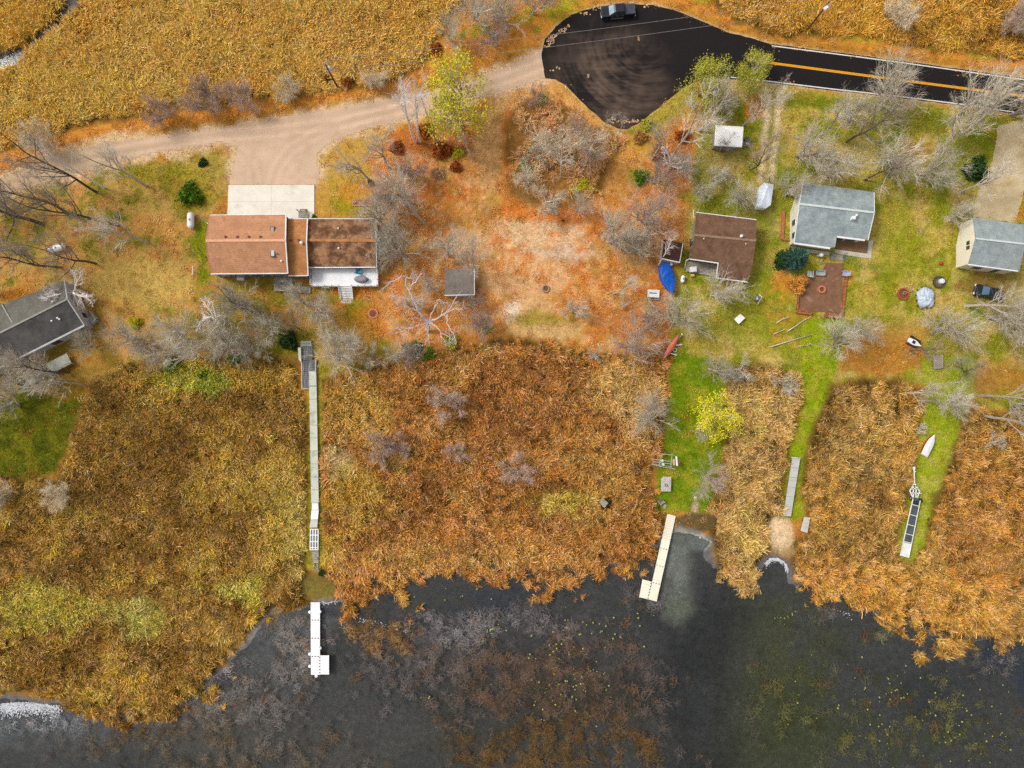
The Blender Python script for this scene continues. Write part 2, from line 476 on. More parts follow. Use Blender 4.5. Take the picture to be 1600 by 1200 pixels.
spot(880, 335, 90, 12, (218, 116, 50), .8); spot(935, 215, 10, 40, (208, 150, 98), .7); spot(960, 260, 40, 50, (204, 142, 84), .8); spot(965, 208, 12, 6, (222, 190, 166), .8, 3, 3)
spot(690, 232, 45, 16, (120, 62, 34), .7); spot(640, 215, 40, 20, (190, 104, 48), .7); spot(820, 200, 16, 40, (196, 106, 48), .7)
spot(1000, 380, 40, 40, (196, 148, 100), .7); spot(1035, 480, 14, 50, (196, 112, 48), .8); spot(1020, 380, 10, 40, (150, 84, 34), .7); spot(980, 505, 50, 25, (180, 112, 66), .7)
spot(760, 535, 80, 12, (190, 122, 56), .7)
spot(1010, 200, 40, 50, (186, 150, 60), .7); spot(1000, 275, 24, 12, (132, 150, 30), .6); spot(1050, 230, 40, 40, (176, 104, 48), .6); spot(1085, 170, 30, 24, (172, 146, 60), .7)
# east yards
EY = [(1056, 420), (1076, 330), (1092, 210), (1148, 128), (1210, 134), (1400, 156), (1600, 184), (2000, 250), (2000, 640), (1540, 640), (1500, 600), (1430, 600), (1300, 606), (1140, 600), (1040, 590), (1046, 540)]
paint(EY, (176, 156, 74), 7, 6)
paint(EY, (138, 140, 32), 7, 6, .85, (34, .5, .07, 41))
paint(EY, (196, 168, 108), 7, 6, .75, (30, .56, .06, 62))
paint(EY, (112, 128, 24), 7, 6, .6, (46, .56, .05, 77))
spot(1270, 160, 60, 14, (120, 126, 26), .9); spot(1440, 190, 50, 20, (118, 118, 26), .8); spot(1430, 235, 30, 14, (160, 110, 48), .7); spot(1350, 205, 12, 50, (176, 158, 108), .8)
spot(1195, 470, 30, 60, (128, 138, 30), .7); spot(1165, 495, 50, 50, (150, 146, 48), .6); spot(1400, 380, 30, 60, (150, 146, 42), .6); spot(1500, 380, 14, 50, (142, 134, 26), .7)
spot(1215, 170, 13, 50, (190, 164, 112), .8, 5, 4); spot(1196, 255, 14, 45, (184, 158, 108), .7, 5, 4); spot(1208, 205, 4, 55, (150, 140, 70), .6, 3, 3)
spot(1375, 555, 70, 36, (176, 118, 58), .9); spot(1400, 520, 50, 20, (178, 128, 70), .6); spot(1560, 590, 50, 28, (166, 112, 54), .8); spot(1570, 460, 50, 40, (160, 140, 90), .7); spot(1540, 445, 40, 20, (128, 92, 52), .7)
spot(1590, 300, 12, 40, (196, 130, 40), .8, 4, 4); spot(1590, 335, 30, 8, (196, 130, 40), .8, 4, 4); spot(1500, 305, 20, 20, (170, 140, 90), .6)
spot(1160, 180, 40, 20, (130, 132, 30), .8); spot(1180, 172, 12, 14, (196, 120, 50), .7); spot(1130, 240, 40, 50, (172, 150, 90), .6); spot(1100, 310, 40, 16, (142, 138, 36), .8)
spot(1240, 480, 50, 60, (196, 136, 60), .45, patch=(16, .5, .06, 9)); spot(1225, 440, 14, 20, (206, 130, 60), .6); spot(1326, 432, 8, 14, (206, 146, 50), .9)
# the mown paths to the lake
paint([(1048, 545), (1110, 560), (1146, 580), (1136, 640), (1136, 700), (1118, 760), (1114, 800), (1040, 802), (1024, 785), (1030, 700), (1040, 620)], (112, 132, 24), 4, 4)
paint([(1048, 545), (1110, 560), (1146, 580), (1136, 640), (1136, 700), (1118, 760), (1114, 800), (1040, 802), (1024, 785), (1030, 700), (1040, 620)], (152, 148, 46), 4, 4, .8, (18, .53, .07, 16))
paint([(1255, 500), (1330, 500), (1300, 600), (1282, 690), (1262, 780), (1252, 812), (1222, 810), (1224, 740), (1240, 660), (1250, 590)], (138, 152, 26), 4, 3)
paint([(1255, 500), (1330, 500), (1300, 600), (1282, 690), (1262, 780), (1252, 812), (1222, 810), (1224, 740), (1240, 660), (1250, 590)], (168, 160, 60), 4, 3, .7, (18, .52, .07, 26))
paint([(1440, 560), (1530, 550), (1512, 640), (1494, 715), (1470, 780), (1450, 850), (1430, 884), (1400, 878), (1402, 840), (1420, 750), (1432, 690), (1448, 620)], (150, 158, 40), 4, 3)
paint([(1440, 560), (1530, 550), (1512, 640), (1494, 715), (1470, 780), (1450, 850), (1430, 884), (1400, 878), (1402, 840), (1420, 750), (1432, 690), (1448, 620)], (176, 168, 84), 4, 3, .7, (16, .52, .07, 36))

# verges along gravel and pavement
paint([(-60, 300), (0, 268), (150, 214), (330, 190), (520, 160), (690, 128), (850, 64), (870, 30), (930, 2), (985, -6), (1060, 6), (1130, 38), (1210, 58), (1400, 82), (1600, 110), (2000, 165), (2000, 120), (1600, 84), (1400, 62), (1250, 45), (1150, 25), (1090, -20), (880, -40), (700, 50), (640, 115), (520, 138), (300, 165), (100, 205), (0, 235), (-60, 262)], (206, 136, 66), 5, 5)
paint([(700, 60), (850, 50), (870, 22), (930, -8), (985, -16), (1060, -4), (1130, 28), (1210, 50), (1400, 76), (1600, 102), (2000, 160), (2000, 120), (1600, 84), (1400, 62), (1250, 45), (1150, 25), (1090, -20), (880, -40)], (158, 150, 44), 5, 5, .85, (15, .52, .07, 52))
paint(GRAVEL, (214, 180, 152), 7, 14, .9, grow=6)
paint(ASPHALT, (204, 172, 140), 2.5, 3, .75, grow=2.5)
paint([(1076, 136), (1092, 150), (1020, 212), (985, 214), (975, 205), (1003, 189), (1066, 138)], (168, 150, 66), 4, 5, .9); paint([(868, 124), (902, 152), (948, 193), (966, 201), (960, 212), (930, 196), (890, 164), (855, 134)], (204, 150, 92), 4, 5, .8)
for q in ((1203, 140, 1188, 285), (1221, 140, 1204, 285)):
    paint([(q[0] - 4.5, q[1]), (q[0] + 4.5, q[1]), (q[2] + 4.5, q[3]), (q[2] - 4.5, q[3])], (218, 194, 160), 3, 4, 1.0)
spot(1215, 138, 18, 8, (206, 182, 140), .8, 4, 4)
spot(40, 292, 60, 14, (168, 148, 96), .6); spot(890, 20, 40, 14, (176, 160, 50), .6)
# floor of the reed beds
for b in BEDS.values():
    paint(b['poly'], (112, 84, 44), 7, 8, .9, grow=7); paint(b['poly'], (66, 46, 22) if b['label'][:3] != 'dry' else (150, 104, 62), 6, 8, .95, grow=-3)
    b['arr'] = np.asarray(b['poly'], float)
paint([(478, 565), (504, 562), (508, 890), (478, 890)], (158, 146, 50), 5, 6, .85); spot(500, 915, 30, 20, (112, 96, 54), .95, 6, 8)
spot(1221, 836, 18, 27, (220, 190, 162), .97, 4, 6); spot(1226, 862, 20, 8, (170, 146, 110), .8, 4, 5); spot(1086, 792, 6, 12, (206, 172, 150), .8, 3, 3)
spot(1085, 815, 32, 16, (104, 86, 60), .98, 3, 5); spot(505, 925, 30, 14, (128, 112, 60), .6); spot(50, 1066, 60, 14, (126, 112, 60), .7)
# lake bed
DL = sdist(LAKE, PX, PY)
DD = sdist(DITCH, PX, PY)
dw = np.minimum(DL, DD) + (N2 - .5) * 8
wet = sstep(6, -8, dw)
bed = np.empty_like(GC); bed[:] = A((70, 69, 68), 2.2)
def bedspot(cx, cy, rx, ry, rgb, op=1.0, feather=30, patch=None, nz=1.0):
    d = (np.hypot((PX - cx) / rx, (PY - cy) / ry) - 1) * min(rx, ry) + ((N1 - .5) * 130 + (N2 - .5) * 60 + (N3 - .5) * 90) * nz
    f = op * sstep(feather, -feather, d)
    if patch:
        f = f * sstep(patch[1] - patch[2], patch[1] + patch[2], fbm(PX / patch[0], PY / patch[0], patch[3]))
    f = f[..., None]
    bed[:] = bed * (1 - f) + A(rgb, 1.6) * f
bedspot(750, 1050, 260, 130, (80, 76, 74), .8); bedspot(860, 1140, 200, 80, (80, 74, 60), .8, patch=(30, .5, .1, 71)); bedspot(780, 1000, 200, 60, (112, 102, 104), .6, patch=(22, .52, .08, 72))
bedspot(330, 1150, 260, 70, (98, 92, 86), .8); bedspot(250, 1110, 120, 40, (112, 102, 96), .7, patch=(22, .5, .08, 73)); bedspot(440, 1020, 60, 60, (104, 104, 106), .7, patch=(22, .48, .08, 74))
bedspot(1215, 1120, 80, 120, (82, 84, 56), .75, 70); bedspot(1225, 1030, 50, 60, (88, 88, 66), .6, 50); bedspot(1270, 1160, 90, 60, (80, 82, 56), .6, 60); bedspot(1420, 1130, 160, 70, (76, 80, 58), .7, patch=(40, .48, .1, 75))
bedspot(1080, 1050, 60, 170, (54, 54, 56), .8, 60); bedspot(1060, 885, 30, 75, (140, 140, 132), .9, 16, nz=.25); bedspot(1095, 850, 18, 20, (136, 138, 134), .8, 10, nz=.2); bedspot(1064, 950, 24, 20, (118, 120, 104), .8, 12, nz=.2); bedspot(1500, 1080, 120, 40, (62, 62, 66), .6)
bedspot(455, 985, 60, 60, (112, 112, 112), .7, 40); bedspot(560, 1090, 90, 50, (84, 84, 84), .6, 50); bedspot(50, 1130, 80, 20, (110, 112, 116), .7); bedspot(720, 945, 80, 16, (72, 74, 82), .8, 10); bedspot(1600, 1050, 40, 40, (56, 70, 90), .6)  # the pale sheen round the left dock is painted into the bed colour
GC = GC * (1 - wet[..., None]) + bed * wet[..., None]
GZ = -0.55 * sstep(14, -30, dw) - 0.45 * sstep(-10, -120, dw)
marsh = np.zeros(GX.shape)
for b in BEDS.values():
    m = (PX > b['arr'][:, 0].min() - 30) & (PX < b['arr'][:, 0].max() + 30) & (PY > b['arr'][:, 1].min() - 30) & (PY < b['arr'][:, 1].max() + 30)
    marsh[m] = np.maximum(marsh[m], sstep(6, -14, sdist(b['poly'], PX[m], PY[m])))
near = (np.abs(GX) < 113) & (np.abs(GY) < 89)
soft = np.ones(GX.shape)
for q in (ASPHALT, GRAVEL, DRIVE_E, SLAB):      # keep the ground even below roads and pads
    soft = np.minimum(soft, sstep(0, 18, sdist(q, PX, PY)))
GZ = GZ - 0.08 * marsh + np.where(near, (N2 - .5) * 0.22 * soft + (N1 - .5) * 0.25 * soft, 0) - 0.025 * (1 - soft)
nx, ny = len(gx), len(gy)
idx = np.arange(nx * ny).reshape(ny, nx)
gf = np.stack([idx[:-1, :-1], idx[:-1, 1:], idx[1:, 1:], idx[1:, :-1]], -1).reshape(-1, 4)

gm, nt, bs = newmat('ground_cover')
at = nd(nt, 'ShaderNodeAttribute', attribute_type='GEOMETRY', attribute_name='Col')
pos = wpos(nt)
f1 = ramp(nt, noise(nt, 1.1, 6, 0.72, pos), [(0.28, (.66, .66, .66)), (0.5, (1, 1, 1)), (0.72, (1.34, 1.32, 1.3))])
c1 = mixc(nt, 1.0, at.outputs['Color'], f1, 'MULTIPLY')
f2 = ramp(nt, noise(nt, 4.5, 3, 0.7, pos), [(0.3, (.66, .64, .62)), (0.5, (1, 1, 1)), (0.7, (1.35, 1.33, 1.3))])
c2 = mixc(nt, 0.9, c1, mixc(nt, 1.0, c1, f2, 'MULTIPLY'))
nt.links.new(c2, bs.inputs['Base Color'])
bs.inputs['Roughness'].default_value = 0.95
bs.inputs['Specular IOR Level'].default_value = 0.05
bp = nd(nt, 'ShaderNodeBump'); bp.inputs['Strength'].default_value = 0.5; bp.inputs['Distance'].default_value = 0.15
nt.links.new(noise(nt, 5.0, 4, 0.7, pos), bp.inputs['Height']); nt.links.new(bp.outputs[0], bs.inputs['Normal'])
gme = npmesh('ground', np.stack([GX, GY, GZ], -1).reshape(-1, 3), gf, gm, True)
ca = gme.attributes.new('Col', 'FLOAT_COLOR', 'POINT')
ca.data.foreach_set('color', np.concatenate([GC, np.ones(GC.shape[:2] + (1,))], -1).astype(np.float32).ravel())
ground = bpy.data.objects.new('ground', gme); COL.objects.link(ground); ground['kind'] = 'structure'

def ground_z(x, y):
    i = np.clip(np.searchsorted(gx, x), 1, nx - 1); j = np.clip(np.searchsorted(gy, y), 1, ny - 1)
    return GZ[j, i]

# ------------------------------------------------------------------ water
WATER_Z = -0.30
wm, nt, bs = newmat('still_water')
out = nt.nodes['Material Output']
nt.nodes.remove(bs)
tr = nd(nt, 'ShaderNodeBsdfTransparent'); tr.inputs[0].default_value = (0.74, 0.77, 0.78, 1)
gl = nd(nt, 'ShaderNodeBsdfGlossy'); gl.inputs['Roughness'].default_value = 0.12
fr = nd(nt, 'ShaderNodeFresnel'); fr.inputs['IOR'].default_value = 1.36
mx = nd(nt, 'ShaderNodeMixShader')
bp = nd(nt, 'ShaderNodeBump'); bp.inputs['Strength'].default_value = 0.25; bp.inputs['Distance'].default_value = 0.04
nt.links.new(noise(nt, 1.6, 3, 0.5, wpos(nt)), bp.inputs['Height'])
nt.links.new(bp.outputs[0], gl.inputs['Normal'])
nt.links.new(fr.outputs[0], mx.inputs[0]); nt.links.new(tr.outputs[0], mx.inputs[1]); nt.links.new(gl.outputs[0], mx.inputs[2]); nt.links.new(mx.outputs[0], out.inputs['Surface'])
w = MB(); w.quad((-1900, -1900, WATER_Z), (1900, -1900, WATER_Z), (1900, 1900, WATER_Z), (-1900, 1900, WATER_Z))
tag(build('lake_water', w, wm), kind='structure')

# ------------------------------------------------------------------ roads
def resample(poly, step, jit, seed, keep=lambda x, y: True):
    rng = random.Random(seed); out_ = []
    for i in range(len(poly)):
        (x0, y0), (x1, y1) = poly[i], poly[(i + 1) % len(poly)]
        L = math.hypot(x1 - x0, y1 - y0); n = max(1, int(L / step))
        if L > 400: n = 1
        for k in range(n):
            t = k / n
            s = jit if (k and keep(x0, y0)) else 0
            out_.append((x0 + (x1 - x0) * t + rng.uniform(-s, s), y0 + (y1 - y0) * t + rng.uniform(-s, s)))
    return out_

def tri_sheet(name, poly, z, m, dz=0.03):
    import mathutils.geometry as mg
    pts = [P(x, y, 0) for x, y in poly]
    tris = mg.tessellate_polygon([[Vector((p.x, p.y, 0)) for p in pts]])
    mb = MB(); n = len(pts)
    mb.v = [(p.x, p.y, z) for p in pts] + [(p.x, p.y, z - dz) for p in pts]
    for t in tris:
        a, b, c = (mb.v[i] for i in t)
        if (b[0] - a[0]) * (c[1] - a[1]) - (b[1] - a[1]) * (c[0] - a[0]) < 0: t = t[::-1]
        mb.f.append(tuple(t))
    for i in range(n):
        j = (i + 1) % n; mb.f.append((i, j, n + j, n + i))
    return tag(build(name, mb, m), kind='structure')

gr, nt, bs = newmat('gravel_surface')
pos = wpos(nt)
at = nd(nt, 'ShaderNodeAttribute', attribute_type='GEOMETRY', attribute_name='Col')
spk = ramp(nt, noise(nt, 7, 3, 0.7, pos), [(0.3, (.80, .78, .76)), (0.6, (1.08, 1.08, 1.08))])
col = mixc(nt, 1.0, at.outputs['Color'], spk, 'MULTIPLY')
lf = ramp(nt, noise(nt, 1.7, 5, 0.75, pos), [(0.60, (0, 0, 0)), (0.72, (.8, .8, .8))])
col = mixc(nt, lf, col, A((196, 150, 104)))
nt.links.new(col, bs.inputs['Base Color']); bs.inputs['Roughness'].default_value = 0.95
bp = nd(nt, 'ShaderNodeBump'); bp.inputs['Strength'].default_value = 0.3; bp.inputs['Distance'].default_value = 0.05
nt.links.new(noise(nt, 6, 3, 0.7, pos), bp.inputs['Height']); nt.links.new(bp.outputs[0], bs.inputs['Normal'])
def linedist(line, x, y):
    d = np.full(x.shape, 1e9)
    for (x0, y0), (x1, y1) in zip(line[:-1], line[1:]):
        ex, ey = x1 - x0, y1 - y0
        t = np.clip(((x - x0) * ex + (y - y0) * ey) / (ex * ex + ey * ey), 0, 1)
        d = np.minimum(d, np.hypot(x - x0 - t * ex, y - y0 - t * ey))
    return d
gv = np.arange(-112, 112.01, .4)
vx, vy = np.meshgrid(np.arange(-112, 6.3, .4), np.arange(18, 66, .4))
qx, qy = W2P(vx, vy)
ins = sdist(GRAVEL, qx, qy) + (fbm(qx / 9, qy / 9, 12, 3) - .5) * 7 < 0
road_c = [(-120, 358), (0, 291), (60, 268), (150, 243), (240, 227), (330, 212), (420, 206), (520, 194), (620, 172), (700, 152), (780, 126), (850, 100)]
turn_c = [(640, 166), (560, 186), (500, 206), (455, 232), (432, 262), (424, 292)]
turn_w = [(150, 243), (260, 226), (340, 222), (380, 240), (395, 265), (398, 292)]
cl = np.empty(qx.shape + (3,)); cl[:] = A((218, 186, 158), .86)
n_a, n_b = fbm(qx / 40, qy / 40, 61), fbm(qx / 12, qy / 12, 62)
cl *= (0.86 + .28 * n_a)[..., None]
fo_ = sstep(330, -40, qx)[..., None]
cl = cl * (1 - fo_ * .75) + A((186, 162, 124), .82) * fo_ * .75
for line, w_, s_ in ((road_c, 7.5, 1.0), (turn_c, 7.0, .7), (turn_w, 7.0, .6)):
    d_ = linedist(line, qx, qy) + (n_b - .5) * 4
    rut = np.exp(-((d_ - w_) / 2.6) ** 2) * s_
    mid_ = np.exp(-(d_ / 3.2) ** 2) * s_ + np.exp(-((d_ - 14) / 3.0) ** 2) * s_ * .7
    cl = cl * (1 + .10 * rut - .09 * mid_)[..., None]
red = sstep(.55, .7, n_b)[..., None] * .35
cl = cl * (1 - red) + A((206, 166, 132), .8) * red
ii = np.arange(qx.size).reshape(qx.shape)
fc = ins[:-1, :-1] & ins[1:, :-1] & ins[:-1, 1:] & ins[1:, 1:]
gfa = np.stack([ii[:-1, :-1], ii[:-1, 1:], ii[1:, 1:], ii[1:, :-1]], -1)[fc]
used = np.unique(gfa); remap = np.zeros(qx.size, int); remap[used] = np.arange(len(used))
rme = npmesh('gravel_road', np.stack([vx.ravel()[used], vy.ravel()[used], np.full(len(used), .008)], 1), remap[gfa], gr, True)
ca = rme.attributes.new('Col', 'FLOAT_COLOR', 'POINT'); ca.data.foreach_set('color', np.concatenate([np.clip(cl.reshape(-1, 3)[used], 0, 1), np.ones((len(used), 1))], 1).astype(np.float32).ravel())
gro = bpy.data.objects.new('gravel_road', rme); COL.objects.link(gro); gro['kind'] = 'structure'
tri_sheet('gravel_drive', resample(DRIVE_E, 6, 1.8, 9), 0.012, mat('drive_gravel', (206, 186, 150), (186, 164, 126), 0.5, .95, c3=(170, 146, 92), s3=.25, detail=6), 0.2)

am, nt, bs = newmat('fresh_asphalt')
pos = wpos(nt)
c0 = ramp(nt, noise(nt, 9, 3, 0.7, pos), [(0.3, A((22, 18, 19), .9)), (0.7, A((40, 34, 34), .9))])
cc = P(1010, 60)
mp = nd(nt, 'ShaderNodeMapping'); mp.inputs['Location'].default_value = (-cc.x, -cc.y, 0); nt.links.new(pos, mp.inputs['Vector'])
rad = nd(nt, 'ShaderNodeVectorMath', operation='LENGTH'); nt.links.new(mp.outputs[0], rad.inputs[0])
sx = nd(nt, 'ShaderNodeSeparateXYZ'); nt.links.new(mp.outputs[0], sx.inputs[0])
an = nd(nt, 'ShaderNodeMath', operation='ARCTAN2'); nt.links.new(sx.outputs[1], an.inputs[0]); nt.links.new(sx.outputs[0], an.inputs[1])
am1 = nd(nt, 'ShaderNodeMath', operation='MULTIPLY'); nt.links.new(an.outputs[0], am1.inputs[0]); am1.inputs[1].default_value = 0.9
pol = nd(nt, 'ShaderNodeCombineXYZ'); nt.links.new(am1.outputs[0], pol.inputs[0]); nt.links.new(rad.outputs['Value'], pol.inputs[1])
st1 = noise(nt, 1.3, 6, 0.72, pol.outputs[0])                                   # tyre arcs swept round the circle
st2 = noise(nt, 0.9, 6, 0.72, stretch(nt, pos, (0.12, 1.0, 1), R(52)))           # straight sweeps
st3 = noise(nt, 0.14, 3, 0.6, pos)                                               # where the dust lies
ad = nd(nt, 'ShaderNodeMath', operation='MULTIPLY_ADD'); nt.links.new(st1, ad.inputs[0]); ad.inputs[1].default_value = 0.6
a2 = nd(nt, 'ShaderNodeMath', operation='MULTIPLY_ADD'); nt.links.new(st2, a2.inputs[0]); a2.inputs[1].default_value = 0.5; nt.links.new(st3, a2.inputs[2])
nt.links.new(a2.outputs[0], ad.inputs[2])
cd_ = P(950, 132); mp2 = nd(nt, 'ShaderNodeMapping'); mp2.inputs['Location'].default_value = (-cd_.x, -cd_.y, 0); nt.links.new(pos, mp2.inputs['Vector'])
rad2 = nd(nt, 'ShaderNodeVectorMath', operation='LENGTH'); nt.links.new(mp2.outputs[0], rad2.inputs[0])
ring = nd(nt, 'ShaderNodeMapRange'); ring.inputs['From Min'].default_value = 13.0; ring.inputs['From Max'].default_value = 3.0
nt.links.new(rad2.outputs['Value'], ring.inputs['Value'])
ml = nd(nt, 'ShaderNodeMath', operation='MULTIPLY'); ml.use_clamp = True
sm = nd(nt, 'ShaderNodeMapRange'); sm.inputs['From Min'].default_value = 0.92; sm.inputs['From Max'].default_value = 1.35; sm.inputs['To Max'].default_value = 0.8
nt.links.new(ad.outputs[0], sm.inputs['Value'])
nt.links.new(sm.outputs[0], ml.inputs[0]); nt.links.new(ring.outputs[0], ml.inputs[1])
col = mixc(nt, ml.outputs[0], c0, A((150, 124, 108)))
nt.links.new(col, bs.inputs['Base Color']); bs.inputs['Roughness'].default_value = 0.85; bs.inputs['Specular IOR Level'].default_value = 0.2
tri_sheet('asphalt_road', resample(ASPHALT, 7, .6, 2), 0.03, am, 0.2)
slabm = mat('pale_concrete', (236, 229, 216), (222, 214, 200), 0.5, .9, c3=(205, 195, 180), s3=.35, lo3=.58, hi3=.75, detail=7)
sl = MB(); sl.prism([P(x, y, .09) for x, y in SLAB], .2)
slab = tag(build('concrete_apron', sl, slabm), kind='structure')
jm = mat('slab_joint', (186, 178, 166), (170, 160, 148), 3)
for (a, b) in (((424, 289), (424, 342)), ((357, 315), (491, 315))):
    build('expansion_joint', MB().beam(P(a[0], a[1], .0915), P(b[0], b[1], .0915), .03, .006), jm, slab)

road = bpy.data.objects['asphalt_road']
def stripe(pts, w, m, name):
    mb = MB(); q = [P(x, y, .036) for x, y in pts]
    for i in range(len(q) - 1):
        d = (q[i + 1] - q[i]).normalized(); s = Vector((-d.y, d.x, 0)) * w / 2
        mb.quad(q[i] - s, q[i + 1] - s, q[i + 1] + s, q[i] + s)
    return build(name, mb, m, road)
ym = mat('yellow_paint', (232, 166, 34), (214, 146, 26), 2, .7); wmk = mat('white_road_paint', (232, 230, 226), (206, 204, 200), 2, .7)
for off in (-1.0, 1.0):
    stripe([(1196, 97.2 + off), (1300, 111 + off), (1400, 124.2 + off), (1500, 137.2 + off), (1600, 150 + off), (1800, 177 + off), (2200, 234 + off)], .2, ym, 'centre_line')
stripe([(1206, 71.5), (1300, 83.5), (1400, 96.5), (1500, 110.5), (1600, 124.5), (1800, 152.5), (2200, 210)], .2, wmk, 'edge_line')
stripe([(1142, 120.5), (1210, 128), (1300, 139), (1400, 150), (1500, 162.5), (1600, 177.5), (1800, 206), (2200, 264)], .2, wmk, 'edge_line')
# crumbs of pale gravel spilled on the pavement edge
cr = MB(); rng = random.Random(5)
for (cx, cy, rx, ry, n) in ((872, 52, 18, 12, 60), (858, 70, 8, 8, 20), (975, 190, 22, 5, 40), (955, 188, 6, 3, 20), (915, 22, 8, 4, 9), (868, 108, 8, 3, 7), (998, 60, 1.2, 8, 9), (919, 118, 1, 6, 6), (1010, 8, 4, 2, 6)):
    for k in range(n):
        t = rng.uniform(-1, 1); p = P(cx + t * rx, cy - t * ry * (1 if cx < 900 else .2) + rng.gauss(0, 1.6), .035); s = rng.uniform(.05, .3)
        cr.prism([(p.x + s * math.cos(a) * rng.uniform(.5, 1), p.y + s * math.sin(a) * rng.uniform(.5, 1), .045) for a in (0, 1.2, 2.5, 3.9, 5.1)], .012)
tag(build('gravel', cr, mat('spilled_gravel', (222, 182, 146), (200, 160, 126), 3, .95)), 'pale gravel crumbs spilled on the black turning circle', 'gravel', kind='stuff')
# ================================================================== ground cover nobody could count: instanced tufts
def lib(name, metas):
    c = bpy.data.collections.new(name)
    for i, me in enumerate(metas):
        o = bpy.data.objects.new('%s_%02d' % (name, i), me)
        c.objects.link(o)
    return c

def scatter(name, pts, rot, sc, tint, coll, nvar, seed):
    rng = np.random.default_rng(seed)
    me = bpy.data.meshes.new(name)
    n = len(pts)
    me.vertices.add(n); me.vertices.foreach_set('co', pts.astype(np.float32).ravel())
    for nm, typ, arr, key in (('rot', 'FLOAT_VECTOR', rot, 'vector'), ('sc', 'FLOAT', sc, 'value'), ('tint', 'FLOAT_COLOR', np.concatenate([tint, np.ones((n, 1))], 1), 'color'),
                              ('vi', 'INT', rng.integers(0, nvar, n), 'value')):
        a = me.attributes.new(nm, typ, 'POINT')
        a.data.foreach_set(key, np.ascontiguousarray(arr, np.int32 if typ == 'INT' else np.float32).ravel())
    o = bpy.data.objects.new(name, me); COL.objects.link(o)
    ng = bpy.data.node_groups.new('tufts_' + name, 'GeometryNodeTree')
    ng.interface.new_socket('Geometry', in_out='INPUT', socket_type='NodeSocketGeometry')
    ng.interface.new_socket('Geometry', in_out='OUTPUT', socket_type='NodeSocketGeometry')
    gi, go = ng.nodes.new('NodeGroupInput'), ng.nodes.new('NodeGroupOutput')
    ip = ng.nodes.new('GeometryNodeInstanceOnPoints')
    ci = ng.nodes.new('GeometryNodeCollectionInfo')
    ci.inputs['Collection'].default_value = coll
    ci.inputs['Separate Children'].default_value = True
    ci.inputs['Reset Children'].default_value = True
    def na(nm, typ):
        x = ng.nodes.new('GeometryNodeInputNamedAttribute'); x.data_type = typ; x.inputs['Name'].default_value = nm
        return x.outputs[0]
    ng.links.new(gi.outputs[0], ip.inputs['Points'])
    ng.links.new(ci.outputs[0], ip.inputs['Instance'])
    ip.inputs['Pick Instance'].default_value = True
    ng.links.new(na('vi', 'INT'), ip.inputs['Instance Index'])
    ng.links.new(na('rot', 'FLOAT_VECTOR'), ip.inputs['Rotation'])
    ng.links.new(na('sc', 'FLOAT'), ip.inputs['Scale'])
    ng.links.new(ip.outputs[0], go.inputs[0])
    md = o.modifiers.new('tufts', 'NODES'); md.node_group = ng
    return o

def strips(rng, n, spread, h0, h1, lean, leandir, w0, w1, segs=3, droop=0.5, tipw=0.15, tiltj=0.25):
    """bent tapering blades: list of verts, quads"""
    V, F = [], []
    for i in range(n):
        x, y = rng.normal(0, spread, 2)
        h = rng.uniform(h0, h1)
        a = leandir + rng.normal(0, tiltj)
        L = max(0.02, rng.normal(lean, lean * .35))
        w = rng.uniform(w0, w1)
        side = np.array([-math.sin(a), math.cos(a), rng.normal(0, .5)]); side /= np.linalg.norm(side)
        b = len(V)
        for s in range(segs + 1):
            t = s / segs
            out_ = L * h * t ** 1.6
            zz = h * (t - droop * L * t ** 3)
            c = np.array([x + math.cos(a) * out_, y + math.sin(a) * out_, zz])
            ww = w * (1 - (1 - tipw) * t ** 2) * (0.6 + 0.8 * min(1, t * 2)) / 2
            V.append(c - side * ww); V.append(c + side * ww)
        for s in range(segs):
            F.append((b + 2 * s, b + 2 * s + 1, b + 2 * s + 3, b + 2 * s + 2))
    return V, F

reedm = tint_mat('dry_reed', 'INSTANCER', 'tint', .9, 2.5, .35)
RM = []
for k in range(10):
    rng = np.random.default_rng(100 + k)
    V, F = strips(rng, 18, .24, 1.2, 2.0, .60, 0.0, .04, .075, 3, .45, .2, .9)           # stems and leaves blown over to +X
    V2, F2 = strips(rng, 9, .22, .9, 1.5, .95, 0.0, .04, .075, 3, .6, .2, 2.0)             # loose leaves
    V3, F3 = strips(rng, 4, .2, 1.8, 2.3, .55, 0.0, .08, .13, 3, .5, .6, .6)            # feathery heads
    n1, n2 = len(V), len(V) + len(V2)
    F = F + [tuple(i + n1 for i in f) for f in F2] + [tuple(i + n2 for i in f) for f in F3]
    RM.append(npmesh('reed_tuft', np.array(V + V2 + V3), np.array(F), reedm))
reed_lib = lib('reed_tufts', RM)

def bed_points(poly, step_m, seed, feather=14):
    """jittered points inside a plan polygon, thinning at its ragged edge"""
    rng = np.random.default_rng(seed)
    q = np.asarray(poly, float)
    x0, x1 = max(q[:, 0].min(), -110), min(q[:, 0].max(), 1710); y0, y1 = max(q[:, 1].min(), -85), min(q[:, 1].max(), 1290)
    a, b = P(x0, y1), P(x1, y0)
    xs, ys = np.meshgrid(np.arange(a.x - 2, b.x + 2, step_m), np.arange(a.y - 2, b.y + 2, step_m))
    xs = xs.ravel() + rng.uniform(-.5, .5, xs.size) * step_m; ys = ys.ravel() + rng.uniform(-.5, .5, ys.size) * step_m
    px, py = W2P(xs, ys)
    d = sdist(poly, px, py) + (fbm(px / 22, py / 22, seed + 5) - .5) * 30 + rng.normal(0, 2.5, xs.size)
    k = d < 0
    return xs[k], ys[k], px[k], py[k], d[k], rng

